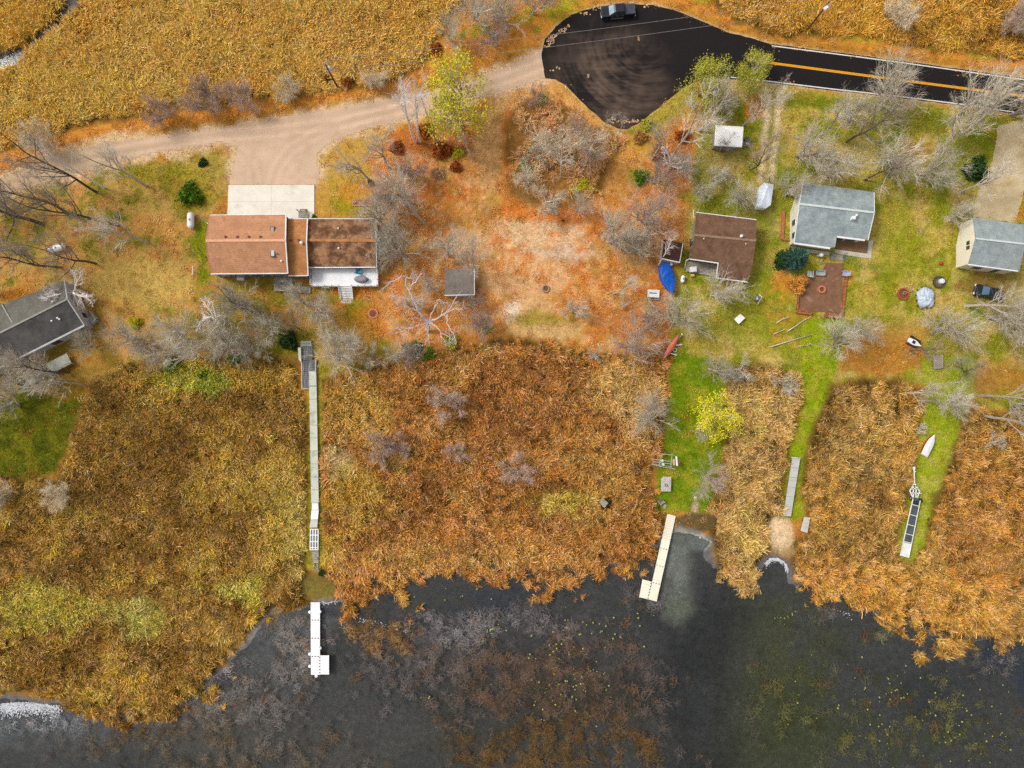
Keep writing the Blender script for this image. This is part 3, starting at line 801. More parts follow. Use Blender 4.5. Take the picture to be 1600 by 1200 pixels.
HARD = [[(1042, 802), (1057, 806), (1027, 941), (998, 934), (1004, 904), (1018, 908)], [(1050, 806), (1116, 806), (1114, 850), (1060, 830), (1040, 900), (1030, 900)], [(480, 532), (500, 532), (503, 895), (482, 895)], [(464, 530), (490, 530), (496, 610), (470, 610)],
        [(475, 900), (510, 900), (530, 935), (470, 935)], [(1195, 806), (1240, 806), (1248, 836), (1240, 868), (1232, 885), (1195, 885), (1204, 840)], [(936, 780), (952, 780), (952, 796), (936, 796)]]
for bi, (bn, b) in enumerate(BEDS.items()):
    xs, ys, px, py, d, rng = bed_points(b['poly'], .31 if bn != 'thicket' else .5, 40 + bi)
    keep = np.ones(len(xs), bool)
    for h in HARD:
        keep &= sdist(h, px, py) > 4
    if bn in ('north_west',):
        keep &= sdist(DITCH, px, py) + (vnoise(px / 8, py / 8, 4) - .5) * 8 > 0
        keep &= np.abs(px - (622 + (py > 40) * (py - 40) * .34 + 3 * np.sin(py / 9))) > np.where(py < 110, 1.3, 0)          # a beaten trail
    gap = fbm(px / 14, py / 14, 200 + bi, 3)
    if bn in ('west', 'middle', 'east', 'strip'):
        dl = sdist(LAKE, px, py)
        keep &= ~((dl < 12) & (gap < sstep(12, -60, dl) * .30 + (.46 if bn in ('west', 'east') else .38)))          # ragged open-water holes at the lake edge
    keep &= gap > (.27 if bn != 'thicket' else .50)
    keep &= vnoise(px / 5.5, py / 5.5, 900 + bi) > .13                       # dark pockets
    keep &= np.abs(fbm(px / 48, py / 48, 950 + bi, 3) - .5) > .0035          # game trails
    xs, ys, px, py, d = xs[keep], ys[keep], px[keep], py[keep], d[keep]
    n = len(xs)
    z = np.maximum(ground_z(xs, ys), -.5)
    m1 = fbm(px / 45, py / 45, 300 + bi); m2 = fbm(px / 9, py / 9, 320 + bi, 2)
    fa, fb_, fc = AG(b['a'], 1, .06), AG(b['b'], 1, .06), AG(b['c'], 1, .06)
    t1 = sstep(.52, .30, m1)[:, None]; t2 = sstep(.55, .72, m1)[:, None]
    t1 = t1 * .6; t2 = t2 * .6
    tint = fa * (1 - t1) + fb_ * t1
    tint = tint * (1 - t2) + fc * t2
    for (cx, cy, rx, ry), c, s in REED_SPOT:
        dd = np.hypot((px - cx) / rx, (py - cy) / ry) + (fbm(px / 22, py / 22, 77) - .5) * 1.4
        f = (.95 * s * sstep(1.15, .6, dd))[:, None]
        tint = tint * (1 - f) + AG(c, 1, .06) * f
    tint = tint * (0.7 + .6 * m2[:, None]) * rng.uniform(.72, 1.28, (n, 1)) * (1 + rng.normal(0, .06, (n, 3)))
    dead = rng.random(n) < dict(north_west=.09, thicket=.05, middle=.26, east=.22).get(bn, .19)  # random tufts darkened: shade between the reeds painted into their tint
    tint[dead] = tint[dead] * rng.uniform(.16, .5, (dead.sum(), 1))
    pale = rng.random(n) < .24
    tint[pale] = tint[pale] + tint[pale].max(1, keepdims=True) * np.array([.22, .19, .15])
    tint = np.clip(tint * np.array(dict(east=(1.6, 1.64, 1.85), north_west=(2.2, 2.5, 2.2), north_east=(2.2, 2.2, 1.8), thicket=(2.5, 2.3, 2.3), middle=(1.55, 1.72, 1.8)).get(bn, (1.7, 1.8, 2.0))), 0.004, 4)
    tint = tint * np.minimum(1, .84 / tint.max(1, keepdims=True))
    flow = fbm(px / 55, py / 55, 400 + bi, 3) * 2 * math.pi * 2.2
    lay = sstep(.54, .68, fbm(px / 75, py / 75, 430 + bi, 3))                # patches the wind has laid over
    rot = np.stack([rng.normal(0, .12, n), rng.normal(0, .12, n) + .42 * lay, flow + rng.normal(0, 1, n) * (1.1 - .85 * lay)], 1)
    sc = rng.uniform(.34, .86, n) * (0.75 + .5 * m2) * (.88 if bn in ('middle', 'west', 'east') else 1) * np.where(d > -5, .75, 1.0)
    o = scatter('reed_bed', np.stack([xs, ys, z - .05], 1), rot, sc, tint, reed_lib, len(RM), 60 + bi)
    tag(o, b['label'], 'reeds', kind='stuff')

# ---- lawn grass and fallen leaves
grassm = tint_mat('grass_blade', 'INSTANCER', 'tint', .9, 4, .25)
GMs = []
for k in range(4):
    rng = np.random.default_rng(500 + k)
    V, F = strips(rng, 22, .28, .05, .16, .7, 0, .05, .10, 1, .3, .4, 2.5)
    GMs.append(npmesh('grass_tuft', np.array(V), np.array(F), grassm))
LMs = []
for k in range(5):
    rng = np.random.default_rng(600 + k)
    V, F = [], []
    for i in range(22):
        x, y = rng.normal(0, .32, 2); a = rng.uniform(0, 6.28); s = rng.uniform(.05, .11); t = rng.normal(0, .35, 2)
        u = np.array([math.cos(a), math.sin(a), t[0]]) * s; v = np.array([-math.sin(a), math.cos(a), t[1]]) * s * .7
        c = np.array([x, y, .04 + rng.uniform(0, .04)]); q = len(V)
        V += [c - u, c + v, c + u, c - v]; F.append((q, q + 1, q + 2, q + 3))
    LMs.append(npmesh('leaf_scatter', np.array(V), np.array(F), grassm))
grass_lib, leaf_lib = lib('grass_tufts', GMs), lib('leaf_scatters', LMs)
ROOFED = [ASPHALT, GRAVEL, DRIVE_E, SLAB, [(322, 335), (590, 335), (592, 452), (322, 452)], [(1240, 286), (1366, 300), (1358, 400), (1240, 392)], [(1076, 330), (1184, 344), (1168, 442), (1074, 436)],
          [(1500, 340), (1600, 352), (1594, 428), (1500, 418)], [(-60, 480), (105, 440), (140, 505), (115, 565), (20, 612), (-60, 600)], [(694, 418), (744, 418), (744, 464), (694, 464)], [(1246, 412), (1318, 412), (1314, 494), (1246, 490)]]
def land_points(step, seed):
    rng = np.random.default_rng(seed)
    a, b = P(-60, 880), P(1660, -40)
    xs, ys = np.meshgrid(np.arange(a.x, b.x, step), np.arange(a.y, b.y, step))
    xs = xs.ravel() + rng.uniform(-.5, .5, xs.size) * step; ys = ys.ravel() + rng.uniform(-.5, .5, ys.size) * step
    px, py = W2P(xs, ys)
    ok = np.ones(len(xs), bool)
    for bd in BEDS.values():
        ok &= sdist(bd['poly'], px, py) > 2
    for q in ROOFED:
        ok &= sdist(q, px, py) > -2
    ok &= (sdist(LAKE, px, py) > 4) & (sdist(DITCH, px, py) > 4)
    xs, ys, px, py = xs[ok], ys[ok], px[ok], py[ok]
    j = np.clip(np.searchsorted(gy, ys), 1, ny - 1); i = np.clip(np.searchsorted(gx, xs), 1, nx - 1)
    return xs, ys, px, py, GZ[j, i], GC[j, i], rng
xs, ys, px, py, z, gc, rng = land_points(.62, 1)
green = (gc[:, 1] / np.maximum(gc[:, 0], 1e-4))
k = (rng.random(len(xs)) < sstep(.5, .9, green)) & (gc[:, 2] / np.maximum(gc[:, 1], 1e-4) < .62)
n = k.sum()
o = scatter('lawn_grass', np.stack([xs, ys, z], 1)[k], np.stack([np.zeros(n), np.zeros(n), rng.uniform(0, 6.28, n)], 1), rng.uniform(.6, 1.5, n),
            np.clip(gc[k] * rng.uniform(.6, 1.4, (n, 1)) * (1 + rng.normal(0, .08, (n, 3))), .004, .8), grass_lib, 4, 2)
tag(o, 'short yellow green lawn grass of the yards', 'grass', kind='stuff')
xs, ys, px, py, z, gc, rng = land_points(.7, 3)
green = (gc[:, 1] / np.maximum(gc[:, 0], 1e-4)); sand = gc.mean(1)
k = rng.random(len(xs)) < np.clip(sstep(.62, .34, green) * .9 + .10, 0, 1) * sstep(.25, .62, fbm(px / 16, py / 16, 9))
n = k.sum()
pal = np.array([AG((218, 128, 60), 1), AG((200, 108, 54), 1), AG((222, 156, 80), 1), AG((178, 112, 66), 1), AG((230, 186, 136), 1)])
lt = pal[rng.integers(0, 5, n)] * .5 + gc[k] * .5
o = scatter('fallen_leaves', np.stack([xs, ys, z], 1)[k], np.stack([np.zeros(n), np.zeros(n), rng.uniform(0, 6.28, n)], 1), rng.uniform(.7, 1.5, n),
            np.clip(lt * rng.uniform(.7, 1.4, (n, 1)), .004, .8), leaf_lib, 5, 4)
tag(o, 'orange fallen leaves strewn over the yards and clearing', 'leaves', kind='stuff')

# ---- dead water weed, lily pads, pale foam on the shore
weedm = tint_mat('dead_weed', 'INSTANCER', 'tint', .85, 3, .3)
WMs = []
for k in range(8):
    rng = np.random.default_rng(700 + k); V, F = [], []
    for i in range(26):
        p = np.array([*rng.normal(0, .55, 2), rng.uniform(-.02, .06)]); a = rng.uniform(0, 6.28) if i % 3 else .6
        w = rng.uniform(.012, .04)
        for s in range(3):
            L = rng.uniform(.2, .5); d_ = np.array([math.cos(a), math.sin(a), rng.normal(0, .04)]); e = np.array([-d_[1], d_[0], 0]) * w
            q = len(V); p2 = p + d_ * L
            V += [p - e, p + e, p2 + e * .8, p2 - e * .8]; F.append((q, q + 1, q + 2, q + 3))
            p = p2; a += rng.normal(0, .6)
    WMs.append(npmesh('weed_tangle', np.array(V), np.array(F), weedm))
weed_lib = lib('weed_tangles', WMs)
rng = np.random.default_rng(8)
a, b = P(-60, 1260), P(1660, 880)
n0 = 26000
xs = rng.uniform(a.x, b.x, n0); ys = rng.uniform(a.y, b.y, n0); px, py = W2P(xs, ys)
dl = sdist(LAKE, px, py)
dens = np.zeros(n0); wc = np.zeros((n0, 3)); wc[:] = A((104, 98, 98), 1)
for (cx, cy, rx, ry, d_, c) in ((740, 1030, 210, 80, .8, (130, 122, 120)), (860, 1080, 190, 110, .75, (122, 100, 84)), (880, 1170, 190, 50, .8, (124, 96, 56)), (720, 980, 160, 30, .7, (146, 140, 140)), (600, 990, 70, 40, .8, (176, 132, 76)), (460, 1010, 50, 80, .7, (160, 150, 142)),
                                (300, 1110, 180, 60, .8, (146, 140, 134)), (240, 1050, 180, 30, .5, (170, 160, 160)), (330, 1170, 260, 50, .5, (122, 108, 90)), (430, 1110, 60, 80, .5, (140, 132, 128)), (1270, 960, 40, 16, .8, (120, 116, 110)), (1010, 930, 50, 30, .7, (130, 126, 126)),
                                (1420, 1130, 180, 80, .22, (120, 116, 70)), (1240, 1080, 80, 110, .25, (112, 112, 66)), (1370, 985, 50, 20, .5, (140, 136, 100)), (60, 1130, 90, 20, .4, (170, 170, 174)), (1540, 1040, 70, 20, .3, (140, 130, 120)), (400, 960, 60, 30, .6, (170, 140, 96))):
    f = sstep(1.25, .5, np.hypot((px - cx) / rx, (py - cy) / ry) + (fbm(px / 30, py / 30, 66) - .5) * 1.1)
    up = f > .05
    wc[up] = wc[up] * (1 - f[up, None]) + A(c, 1) * f[up, None]
    dens = np.maximum(dens, f * d_)
k = (dl < -3) & (rng.random(n0) < dens * .8 * sstep(.34, .6, fbm(px / 11, py / 11, 88, 3)))
n = k.sum()
ot = rng.random(n) < .07
wt = wc[k] * rng.uniform(.3, 1.0, (n, 1)); wt[ot] = A((150, 112, 74), 1) * rng.uniform(.3, .7, (ot.sum(), 1))
o = scatter('water_weed', np.stack([xs[k], ys[k], np.full(n, WATER_Z + .02)], 1), np.stack([np.zeros(n), np.zeros(n), rng.normal(.8, 1.2, n)], 1), rng.uniform(.35, .9, n), np.clip(wt, .01, .7), weed_lib, 8, 9)
tag(o, 'tangled dead weed stems floating on the dark lake', 'weeds', kind='stuff')

lp = MB(); rngp = random.Random(31)
def pads(cx, cy, rx, ry, n):
    for i in range(int(n * .45)):
        p = P(rngp.gauss(cx, rx), rngp.gauss(cy, ry), WATER_Z + .03)
        if sdist(LAKE, np.array([W2P(p.x, p.y)[0]]), np.array([W2P(p.x, p.y)[1]]))[0] > -8: continue
        r = rngp.uniform(.05, .17); t0 = rngp.uniform(0, 6.28)
        lp.prism([(p.x + r * math.cos(t0 + j * .95) * rngp.uniform(.8, 1.1), p.y + r * math.sin(t0 + j * .95), WATER_Z + .045) for j in range(6)], .02)
for q in ((900, 1040, 40, 45, 130), (920, 985, 30, 12, 30), (870, 1075, 30, 20, 60), (1375, 1145, 10, 20, 26), (1480, 1110, 70, 40, 90), (1540, 1170, 50, 25, 70), (1330, 1080, 70, 30, 50), (1228, 965, 8, 7, 24), (765, 985, 10, 8, 40), (1560, 1010, 30, 8, 14), (665, 1100, 6, 8, 8), (1440, 1060, 60, 14, 30), (1380, 1060, 6, 5, 8), (770, 1110, 60, 30, 14), (700, 930, 50, 8, 20), (1000, 980, 30, 20, 14)):
    pads(*q)
tag(build('lily_pads', lp, mat('lily_pad', (190, 186, 84), (128, 132, 66), 2, .5)), 'small yellow lily pads dotted over the lake', 'lily pads', kind='stuff')

fo = MB(); rngf = random.Random(77)
def foam(line, wd, n, s0=.03, s1=.11):
    for i in range(n):
        t = rngf.random() * (len(line) - 1); j = int(t); u = t - j
        x = line[j][0] * (1 - u) + line[j + 1][0] * u + rngf.gauss(0, wd * .5); y = line[j][1] * (1 - u) + line[j + 1][1] * u + abs(rngf.gauss(0, wd)) 
        p = P(x, y, WATER_Z + .03); s = rngf.uniform(s0, s1)
        fo.prism([(p.x + s * math.cos(a_) * rngf.uniform(.4, 1.3), p.y + s * math.sin(a_) * rngf.uniform(.4, 1.3), WATER_Z + rngf.uniform(.025, .05)) for a_ in (0, 1.1, 2.2, 3.3, 4.4, 5.4)], .02)
foam([(-60, 1100), (0, 1100), (40, 1097), (90, 1103)], 9, 2600, .04, .14); foam([(430, 946), (455, 939), (484, 938)], 3.5, 420); foam([(501, 940), (530, 934)], 3, 260)
foam([(1197, 880), (1204, 872), (1216, 872), (1228, 880), (1230, 890)], 2.6, 620, .03, .12); foam([(1062, 826), (1090, 836), (1112, 846)], 1.2, 60); foam([(560, 965), (600, 972), (640, 985)], 4, 60); foam([(380, 1000), (340, 1040), (300, 1065)], 5, 90); foam([(1300, 950), (1330, 960)], 3, 30); foam([(1580, 998), (1600, 1000)], 2, 40)
tag(build('shore_foam', fo, mat('white_foam', (214, 216, 222), (170, 172, 178), 3, .7)), 'white scum washed up along the lake shore', 'foam', kind='stuff')
# ================================================================== buildings
def shingle(name, c1, c2, stain=None, course=.16, s3=.25, lo3=.5, hi3=.68, axis=1, rz=0.0):
    """asphalt shingles: speckle, faint courses and large stains"""
    if name in MATS: return MATS[name]
    m, nt, b = newmat(name)
    pos = wpos(nt)
    col = ramp(nt, noise(nt, 5.5, 4, 0.7, pos), [(0.3, A(c1, .98)), (0.7, A(c2, .72))])
    wv = nd(nt, 'ShaderNodeTexWave', wave_type='BANDS', bands_direction='Y', wave_profile='SAW')
    wv.inputs['Scale'].default_value = 1.0; wv.inputs['Distortion'].default_value = 0.4; wv.inputs['Detail'].default_value = 1
    nt.links.new(stretch(nt, pos, (1, 1, 1), rz), wv.inputs['Vector'])
    col = mixc(nt, 1.0, col, ramp(nt, wv.outputs['Fac'], [(0, (.86, .85, .84)), (.35, (1.02, 1.02, 1.02))]), 'MULTIPLY')
    blot = ramp(nt, noise(nt, 0.9, 5, 0.7, pos), [(0.3, (.74, .73, .72)), (0.7, (1.2, 1.19, 1.17))])
    col = mixc(nt, 1.0, col, blot, 'MULTIPLY')
    if stain:
        f = ramp(nt, noise(nt, s3, 6, 0.7, pos), [(lo3, (0, 0, 0)), (hi3, (.85, .85, .85))])
        col = mixc(nt, f, col, A(stain))
    nt.links.new(col, b.inputs['Base Color']); b.inputs['Roughness'].default_value = .92; b.inputs['Specular IOR Level'].default_value = .15
    bp = nd(nt, 'ShaderNodeBump'); bp.inputs['Strength'].default_value = .4; bp.inputs['Distance'].default_value = .03
    nt.links.new(noise(nt, 9, 3, .7, pos), bp.inputs['Height']); nt.links.new(bp.outputs[0], b.inputs['Normal'])
    MATS[name] = m
    return m

def PZ(q):
    return P(q[0], q[1], q[2])

WHITE = mat('white_trim', (236, 236, 238), (216, 216, 218), 1.2, .6)
GLASS = mat('window_glass', (40, 48, 58), (70, 82, 96), .6, .08, spec=.8)
SKYGL = mat('skylight_glass', (196, 206, 212), (168, 178, 186), .8, .1, spec=.8)
DARKM = mat('dark_metal', (44, 40, 40), (62, 56, 54), 2, .5)
GALV = mat('galvanised', (190, 192, 196), (160, 162, 166), 2, .4, .5)
WOODG = mat('weathered_wood', (176, 168, 154), (138, 130, 118), 1.4, .9, sc=(1, 3, 1), c3=(110, 100, 88), s3=.8)
WOODT = mat('treated_wood', (206, 158, 84), (176, 124, 60), 1.4, .85)
CREAM = mat('cream_siding', (232, 226, 206), (220, 212, 190), .5, .8)

def plan(pts, inset):
    """shrink a plan polygon (world xy) towards its inside"""
    n = len(pts); out_ = []
    ar = sum(pts[i][0] * pts[(i + 1) % n][1] - pts[(i + 1) % n][0] * pts[i][1] for i in range(n))
    sg = 1 if ar > 0 else -1
    for i in range(n):
        a, b, c = (Vector(pts[(i + k) % n][:2]) for k in (-1, 0, 1))
        d1, d2 = (b - a).normalized(), (c - b).normalized()
        n1, n2 = Vector((-d1.y, d1.x)) * sg, Vector((-d2.y, d2.x)) * sg
        bi = n1 + n2
        if bi.length < .3: bi = n1
        bi = bi.normalized()
        out_.append(b + bi * inset / max(.4, bi.dot(n1)))
    return out_

def walls(root, corners, inset, m, z0=-.1, name='wall', lower=.16):
    """corners: (px,py,z) of the roof edge, ridge ends included; one wall part per side"""
    w = [PZ(c) for c in corners]
    q = plan(w, inset)
    n = len(w); parts = []
    for i in range(n):
        j = (i + 1) % n
        a, b = q[i], q[j]
        d = (b - a); L = d.length
        if L < .05: continue
        d = d / L; nrm = Vector((-d.y, d.x)); 
        ctr = sum((v.to_2d() for v in w), Vector((0, 0))) / n
        if nrm.dot(ctr - a) < 0: nrm = -nrm
        t = .16
        za, zb = w[i].z - lower, w[j].z - lower
        v = [(a.x, a.y, z0), (b.x, b.y, z0), (b.x, b.y, zb), (a.x, a.y, za)]
        u = [(x + nrm.x * t, y + nrm.y * t, z) for x, y, z in v]
        mb = MB(); mb.v = v + u; mb.f = [(0, 1, 2, 3), (7, 6, 5, 4), (0, 4, 5, 1), (1, 5, 6, 2), (2, 6, 7, 3), (3, 7, 4, 0)]
        parts.append(build(name, mb, m, root)); parts[-1]['_s'] = 0
        del parts[-1]['_s']
    return q, parts

def wall_opening(root, a, b, t, zc, w, h, kind='window', frame=WHITE, fill=GLASS, out_from=None):
    """a framed window or door set 3 cm proud of the wall running a-b (2D), t along it"""
    a, b = Vector(a[:2]), Vector(b[:2]); d = (b - a).normalized(); nrm = Vector((d.y, -d.x))
    c0 = Vector(out_from[:2])
    if nrm.dot(a - c0) < 0: nrm = -nrm
    c = a + (b - a) * t
    def rect(e, s, k):
        mb = MB(); o = c + nrm * k
        p0 = o - d * (w / 2 + e); p1 = o + d * (w / 2 + e)
        mb.beam((p0.x, p0.y, zc), (p1.x, p1.y, zc), s, h + 2 * e)
        return mb
    f = build(kind, rect(.09, .06, .02), frame, root)
    build('pane' if kind == 'window' else 'panel', rect(0, .06, .035), fill, f)
    return f

def slope(root, pts, m, th=.14, name='roof_slope'):
    return build(name, MB().prism([PZ(p) for p in pts], th), m, root)

def trim(root, a, b, m=None, w=.14, h=.2, dz=-.07, name='fascia', out_=0.0):
    pa, pb = PZ(a), PZ(b); pa.z += dz; pb.z += dz
    return build(name, MB().beam(pa, pb, w, h), m or WHITE, root)

def vent(root, x, y, z, m, r=.16, h=.28, name='roof_vent'):
    p = P(x, y, z)
    return build(name, MB().lathe(p, [(r * .7, -.15), (r * .7, h * .5), (r, h * .55), (r, h * .8), (r * .4, h)], 10), m, root)

def skylight(root, x, y, z, w, l, tilt, fill):
    p = P(x, y, z)
    o = build('skylight', MB().box((p.x, p.y, p.z), (w, l, .22)), DARKM, root)
    build('pane', MB().box((p.x, p.y, p.z + .12), (w * .72, l * .8, .05)), fill, o)

# ---- long house with the orange brown roofs
ha = thing('house', 'long house with orange brown roofs and a white lakeside deck', 'house', P(455, 385, 0))
SH1 = shingle('tan_shingle', (216, 162, 126), (192, 134, 98), (150, 106, 66), s3=.45, lo3=.5, hi3=.78)
SH2 = shingle('amber_shingle', (208, 148, 96), (184, 120, 72), (146, 98, 54), s3=.35, lo3=.5, hi3=.75)
SH3 = shingle('mossy_brown_shingle', (190, 144, 108), (156, 110, 78), (88, 62, 44), s3=.55, lo3=.42, hi3=.58)
SIDE = mat('grey_blue_siding', (112, 116, 126), (94, 98, 108), .6, .8)
zN, zR = 4.4, 6.2
slope(ha, [(328, 336, zN), (446.5, 335, zN), (445.5, 375.5, zR), (321.5, 376, zR)], SH1)
slope(ha, [(321.5, 376, zR), (445.5, 375.5, zR), (449, 427, zN), (329, 428, zN)], SH1)
build('ridge_cap', MB().beam(P(321.5, 376, zR + .0), P(445.5, 375.5, zR + .0), .4, .05), mat('ridge_tan', (232, 178, 144), (212, 156, 120), 2), ha)
q, _ = walls(ha, [(328, 336, zN), (446.5, 335, zN), (445.5, 375.5, zR), (449, 427, zN), (329, 428, zN), (321.5, 376, zR)], .12, SIDE)
ctr = ha.location
for t, w_, h_ in ((.12, 1.1, 2.0), (.3, 1.0, 1.2), (.46, 2.0, 1.4), (.7, 1.4, 1.4), (.88, .9, 1.2)):
    wall_opening(ha, q[3], q[4], t, 2.6, w_, h_, out_from=ctr)
for t in (.25, .68):
    wall_opening(ha, q[0], q[1], t, 1.2, 4.4, 2.2, 'garage_door', WHITE, mat('garage_panel', (230, 228, 224), (220, 218, 212), .8, .6), ctr)
trim(ha, (329, 428, zN), (449, 427, zN), w=.16, name='gutter'); trim(ha, (328, 336, zN), (446.5, 335, zN), w=.12, name='gutter')
trim(ha, (446.8, 335, zN), (446, 375.5, zR), w=.18); trim(ha, (446, 375.5, zR), (449.6, 427, zN), w=.18)
trim(ha, (328, 336, zN), (321.2, 376, zR), SH1, w=.1); trim(ha, (321.2, 376, zR), (329, 428, zN), SH1, w=.1)
zN2, zR2 = 3.4, 4.9
slope(ha, [(450, 342, zN2), (480, 341.5, zN2), (478.5, 378, zR2), (449, 378, zR2)], SH2)
slope(ha, [(449, 378, zR2), (478.5, 378, zR2), (481, 430.5, zN2), (450.5, 431, zN2)], SH2)
q2, _ = walls(ha, [(449, 342, zN2), (480, 341.5, zN2), (478.5, 378, zR2), (481, 430.5, zN2), (449.5, 431, zN2), (447.5, 378, zR2)], .12, SIDE)
wall_opening(ha, q2[3], q2[4], .5, 1.5, 1.6, 1.2, out_from=ctr)
trim(ha, (450, 431, zN2), (481, 430.5, zN2), w=.14, name='gutter'); trim(ha, (450, 342, zN2), (480, 341.5, zN2), w=.14, name='gutter')
zN3, zR3 = 2.9, 4.2
slope(ha, [(482.5, 342, zN3), (586, 342.5, zN3), (587.5, 376, zR3), (479.5, 375, zR3)], SH3)
slope(ha, [(479.5, 375, zR3), (587.5, 376, zR3), (588, 417.5, zN3), (481.5, 418, zN3)], SH3)
build('ridge_cap', MB().beam(P(480, 375, zR3 + .03), P(587.5, 376, zR3 + .03), .45, .06), SH2, ha)
q3, _ = walls(ha, [(482, 342, zN3), (586, 342.5, zN3), (587.5, 376, zR3), (588, 417.5, zN3), (481.5, 418, zN3), (479.5, 375, zR3)], .12, SIDE)
for t in (.15, .4, .62, .85):
    wall_opening(ha, q3[3], q3[4], t, 1.6, 1.5, 1.5, out_from=ctr)
for t in (.2, .5, .8):
    wall_opening(ha, q3[0], q3[1], t, 1.6, 1.1, 1.1, out_from=ctr)
trim(ha, (481.5, 418, zN3), (588.6, 417.5, zN3), w=.16, name='gutter'); trim(ha, (482, 341.6, zN3), (586, 342, zN3), w=.12, name='gutter')
trim(ha, (586.4, 342.5, zN3), (587.9, 376, zR3), w=.1); trim(ha, (587.9, 376, zR3), (588.5, 417.5, zN3), w=.1)
trim(ha, (480.4, 341.5, zN2), (478.9, 378, zR2), w=.16); trim(ha, (478.9, 378, zR2), (481.4, 430.5, zN2), w=.16)
for x in (353, 371.5, 389.5, 407.5): vent(ha, x, 370.5, zR - .35, mat('brown_vent', (128, 84, 64), (104, 66, 48), 2), .22, .3)
for x in (455, 467): vent(ha, x, 375.5, zR2 - .1, MATS['brown_vent'], .2, .3)
vent(ha, 471.5, 380, zR2 - .1, WHITE, .28, .5, 'flue'); vent(ha, 440, 408, zN + .7, WHITE, .16, .3, 'flue'); vent(ha, 433.5, 397, zN + 1.1, MATS['brown_vent'], .12, .2)
vent(ha, 529, 357, zR3 - .75, WHITE, .14, .3, 'flue'); vent(ha, 529.5, 388, zR3 - .35, WHITE, .16, .3, 'flue')
skylight(ha, 426, 359.5, zR - .72, .66, 1.15, 0, mat('dusty_skylight', (170, 160, 154), (150, 140, 134), 1, .3)); skylight(ha, 426.5, 395.5, zR - .68, .7, 1.3, 0, SKYGL)
# the white deck
DZ = 1.3
deck = build('deck', MB().prism([P(487, 418.5, DZ), P(590, 418, DZ), P(590.5, 447, DZ), P(487, 447.5, DZ)], .12), mat('white_deck_boards', (248, 248, 250), (238, 238, 242), .5, .6, c3=(232, 228, 220), s3=.4, lo3=.62), ha)
a_, b_ = P(487.3, 419, DZ), P(590, 447, DZ)
gapm = mat('board_gap', (216, 216, 220), (204, 204, 208), 2)
for k in range(1, 17):
    y = b_.y + (a_.y - b_.y) * k / 17
    build('board_joint', MB().box(((a_.x + b_.x) / 2, y, DZ + .0045), (b_.x - a_.x - .2, .022, .004)), gapm, deck)
def rail(root, a, b, z, h=1.0, m=WHITE, n=6, name='railing', bal=True):
    a, b = Vector(a), Vector(b); mb = MB()
    u = Vector((0, 0, 1))
    mb.beam(a + u * h, b + u * h, .09, .06); mb.beam(a + u * .12, b + u * .12, .05, .05)
    for k in range(n + 1):
        p = a + (b - a) * k / n; mb.beam(p, p + u * h, .09, .09)
    if bal:
        L = (b - a).length; m_ = int(L / .28)
        for k in range(m_):
            p = a + (b - a) * (k + .5) / m_; mb.beam(p + u * .12, p + u * h, .035, .035)
    return build(name, mb, m, root)
c = [P(487.3, 446.6, DZ), P(530, 446.6, DZ), P(550, 446.6, DZ), P(590, 446.4, DZ), P(590, 418.6, DZ), P(487.3, 420, DZ)]
rail(ha, c[0], c[1], DZ, n=4, bal=False); rail(ha, c[2], c[3], DZ, n=4, bal=False); rail(ha, c[3], c[4], DZ, n=3, bal=False); rail(ha, c[5], c[0], DZ, n=3, bal=False)
sk = MB()
sk.beam(P(487, 447.6, DZ - .55) , P(590.5, 447.2, DZ - .55), .06, 1.0); build('deck_skirt', sk, WHITE, ha)
sk = MB(); sk.beam(P(590.6, 418, DZ - .55), P(590.6, 447.2, DZ - .55), .06, 1.0); build('deck_skirt', sk, WHITE, ha)
s0, s1 = P(530.5, 447.6, DZ), P(549.5, 447.6, DZ)
wst = s1.x - s0.x
for k in range(8):
    zz = DZ - .16 * (k + 1)
    build('step', MB().box(((s0.x + s1.x) / 2, s0.y - .12 - .26 * k, zz - .03), (wst - .1, .24, .06)), WHITE, ha)
for sx in (s0.x, s1.x):
    mb = MB(); mb.beam((sx, s0.y, DZ - .1), (sx, s0.y - 2.1, .05), .08, .28); mb.beam((sx, s0.y, DZ + .95), (sx, s0.y - 2.1, .95), .09, .06); mb.beam((sx, s0.y - 2.1, 0), (sx, s0.y - 2.1, .95), .09, .09)
    build('stair_rail', mb, WHITE, ha)
build('stair_pad', MB().prism([P(533, 463, .06), P(549, 463, .06), P(549, 474, .06), P(533, 474, .06)], .12), mat('pad_concrete', (206, 196, 184), (190, 178, 164), 1, .9), ha)
p = P(509, 449.5, .8); 
build('basement_window', MB().box((p.x, p.y, .75), (1.3, .08, .4)), WHITE, ha)

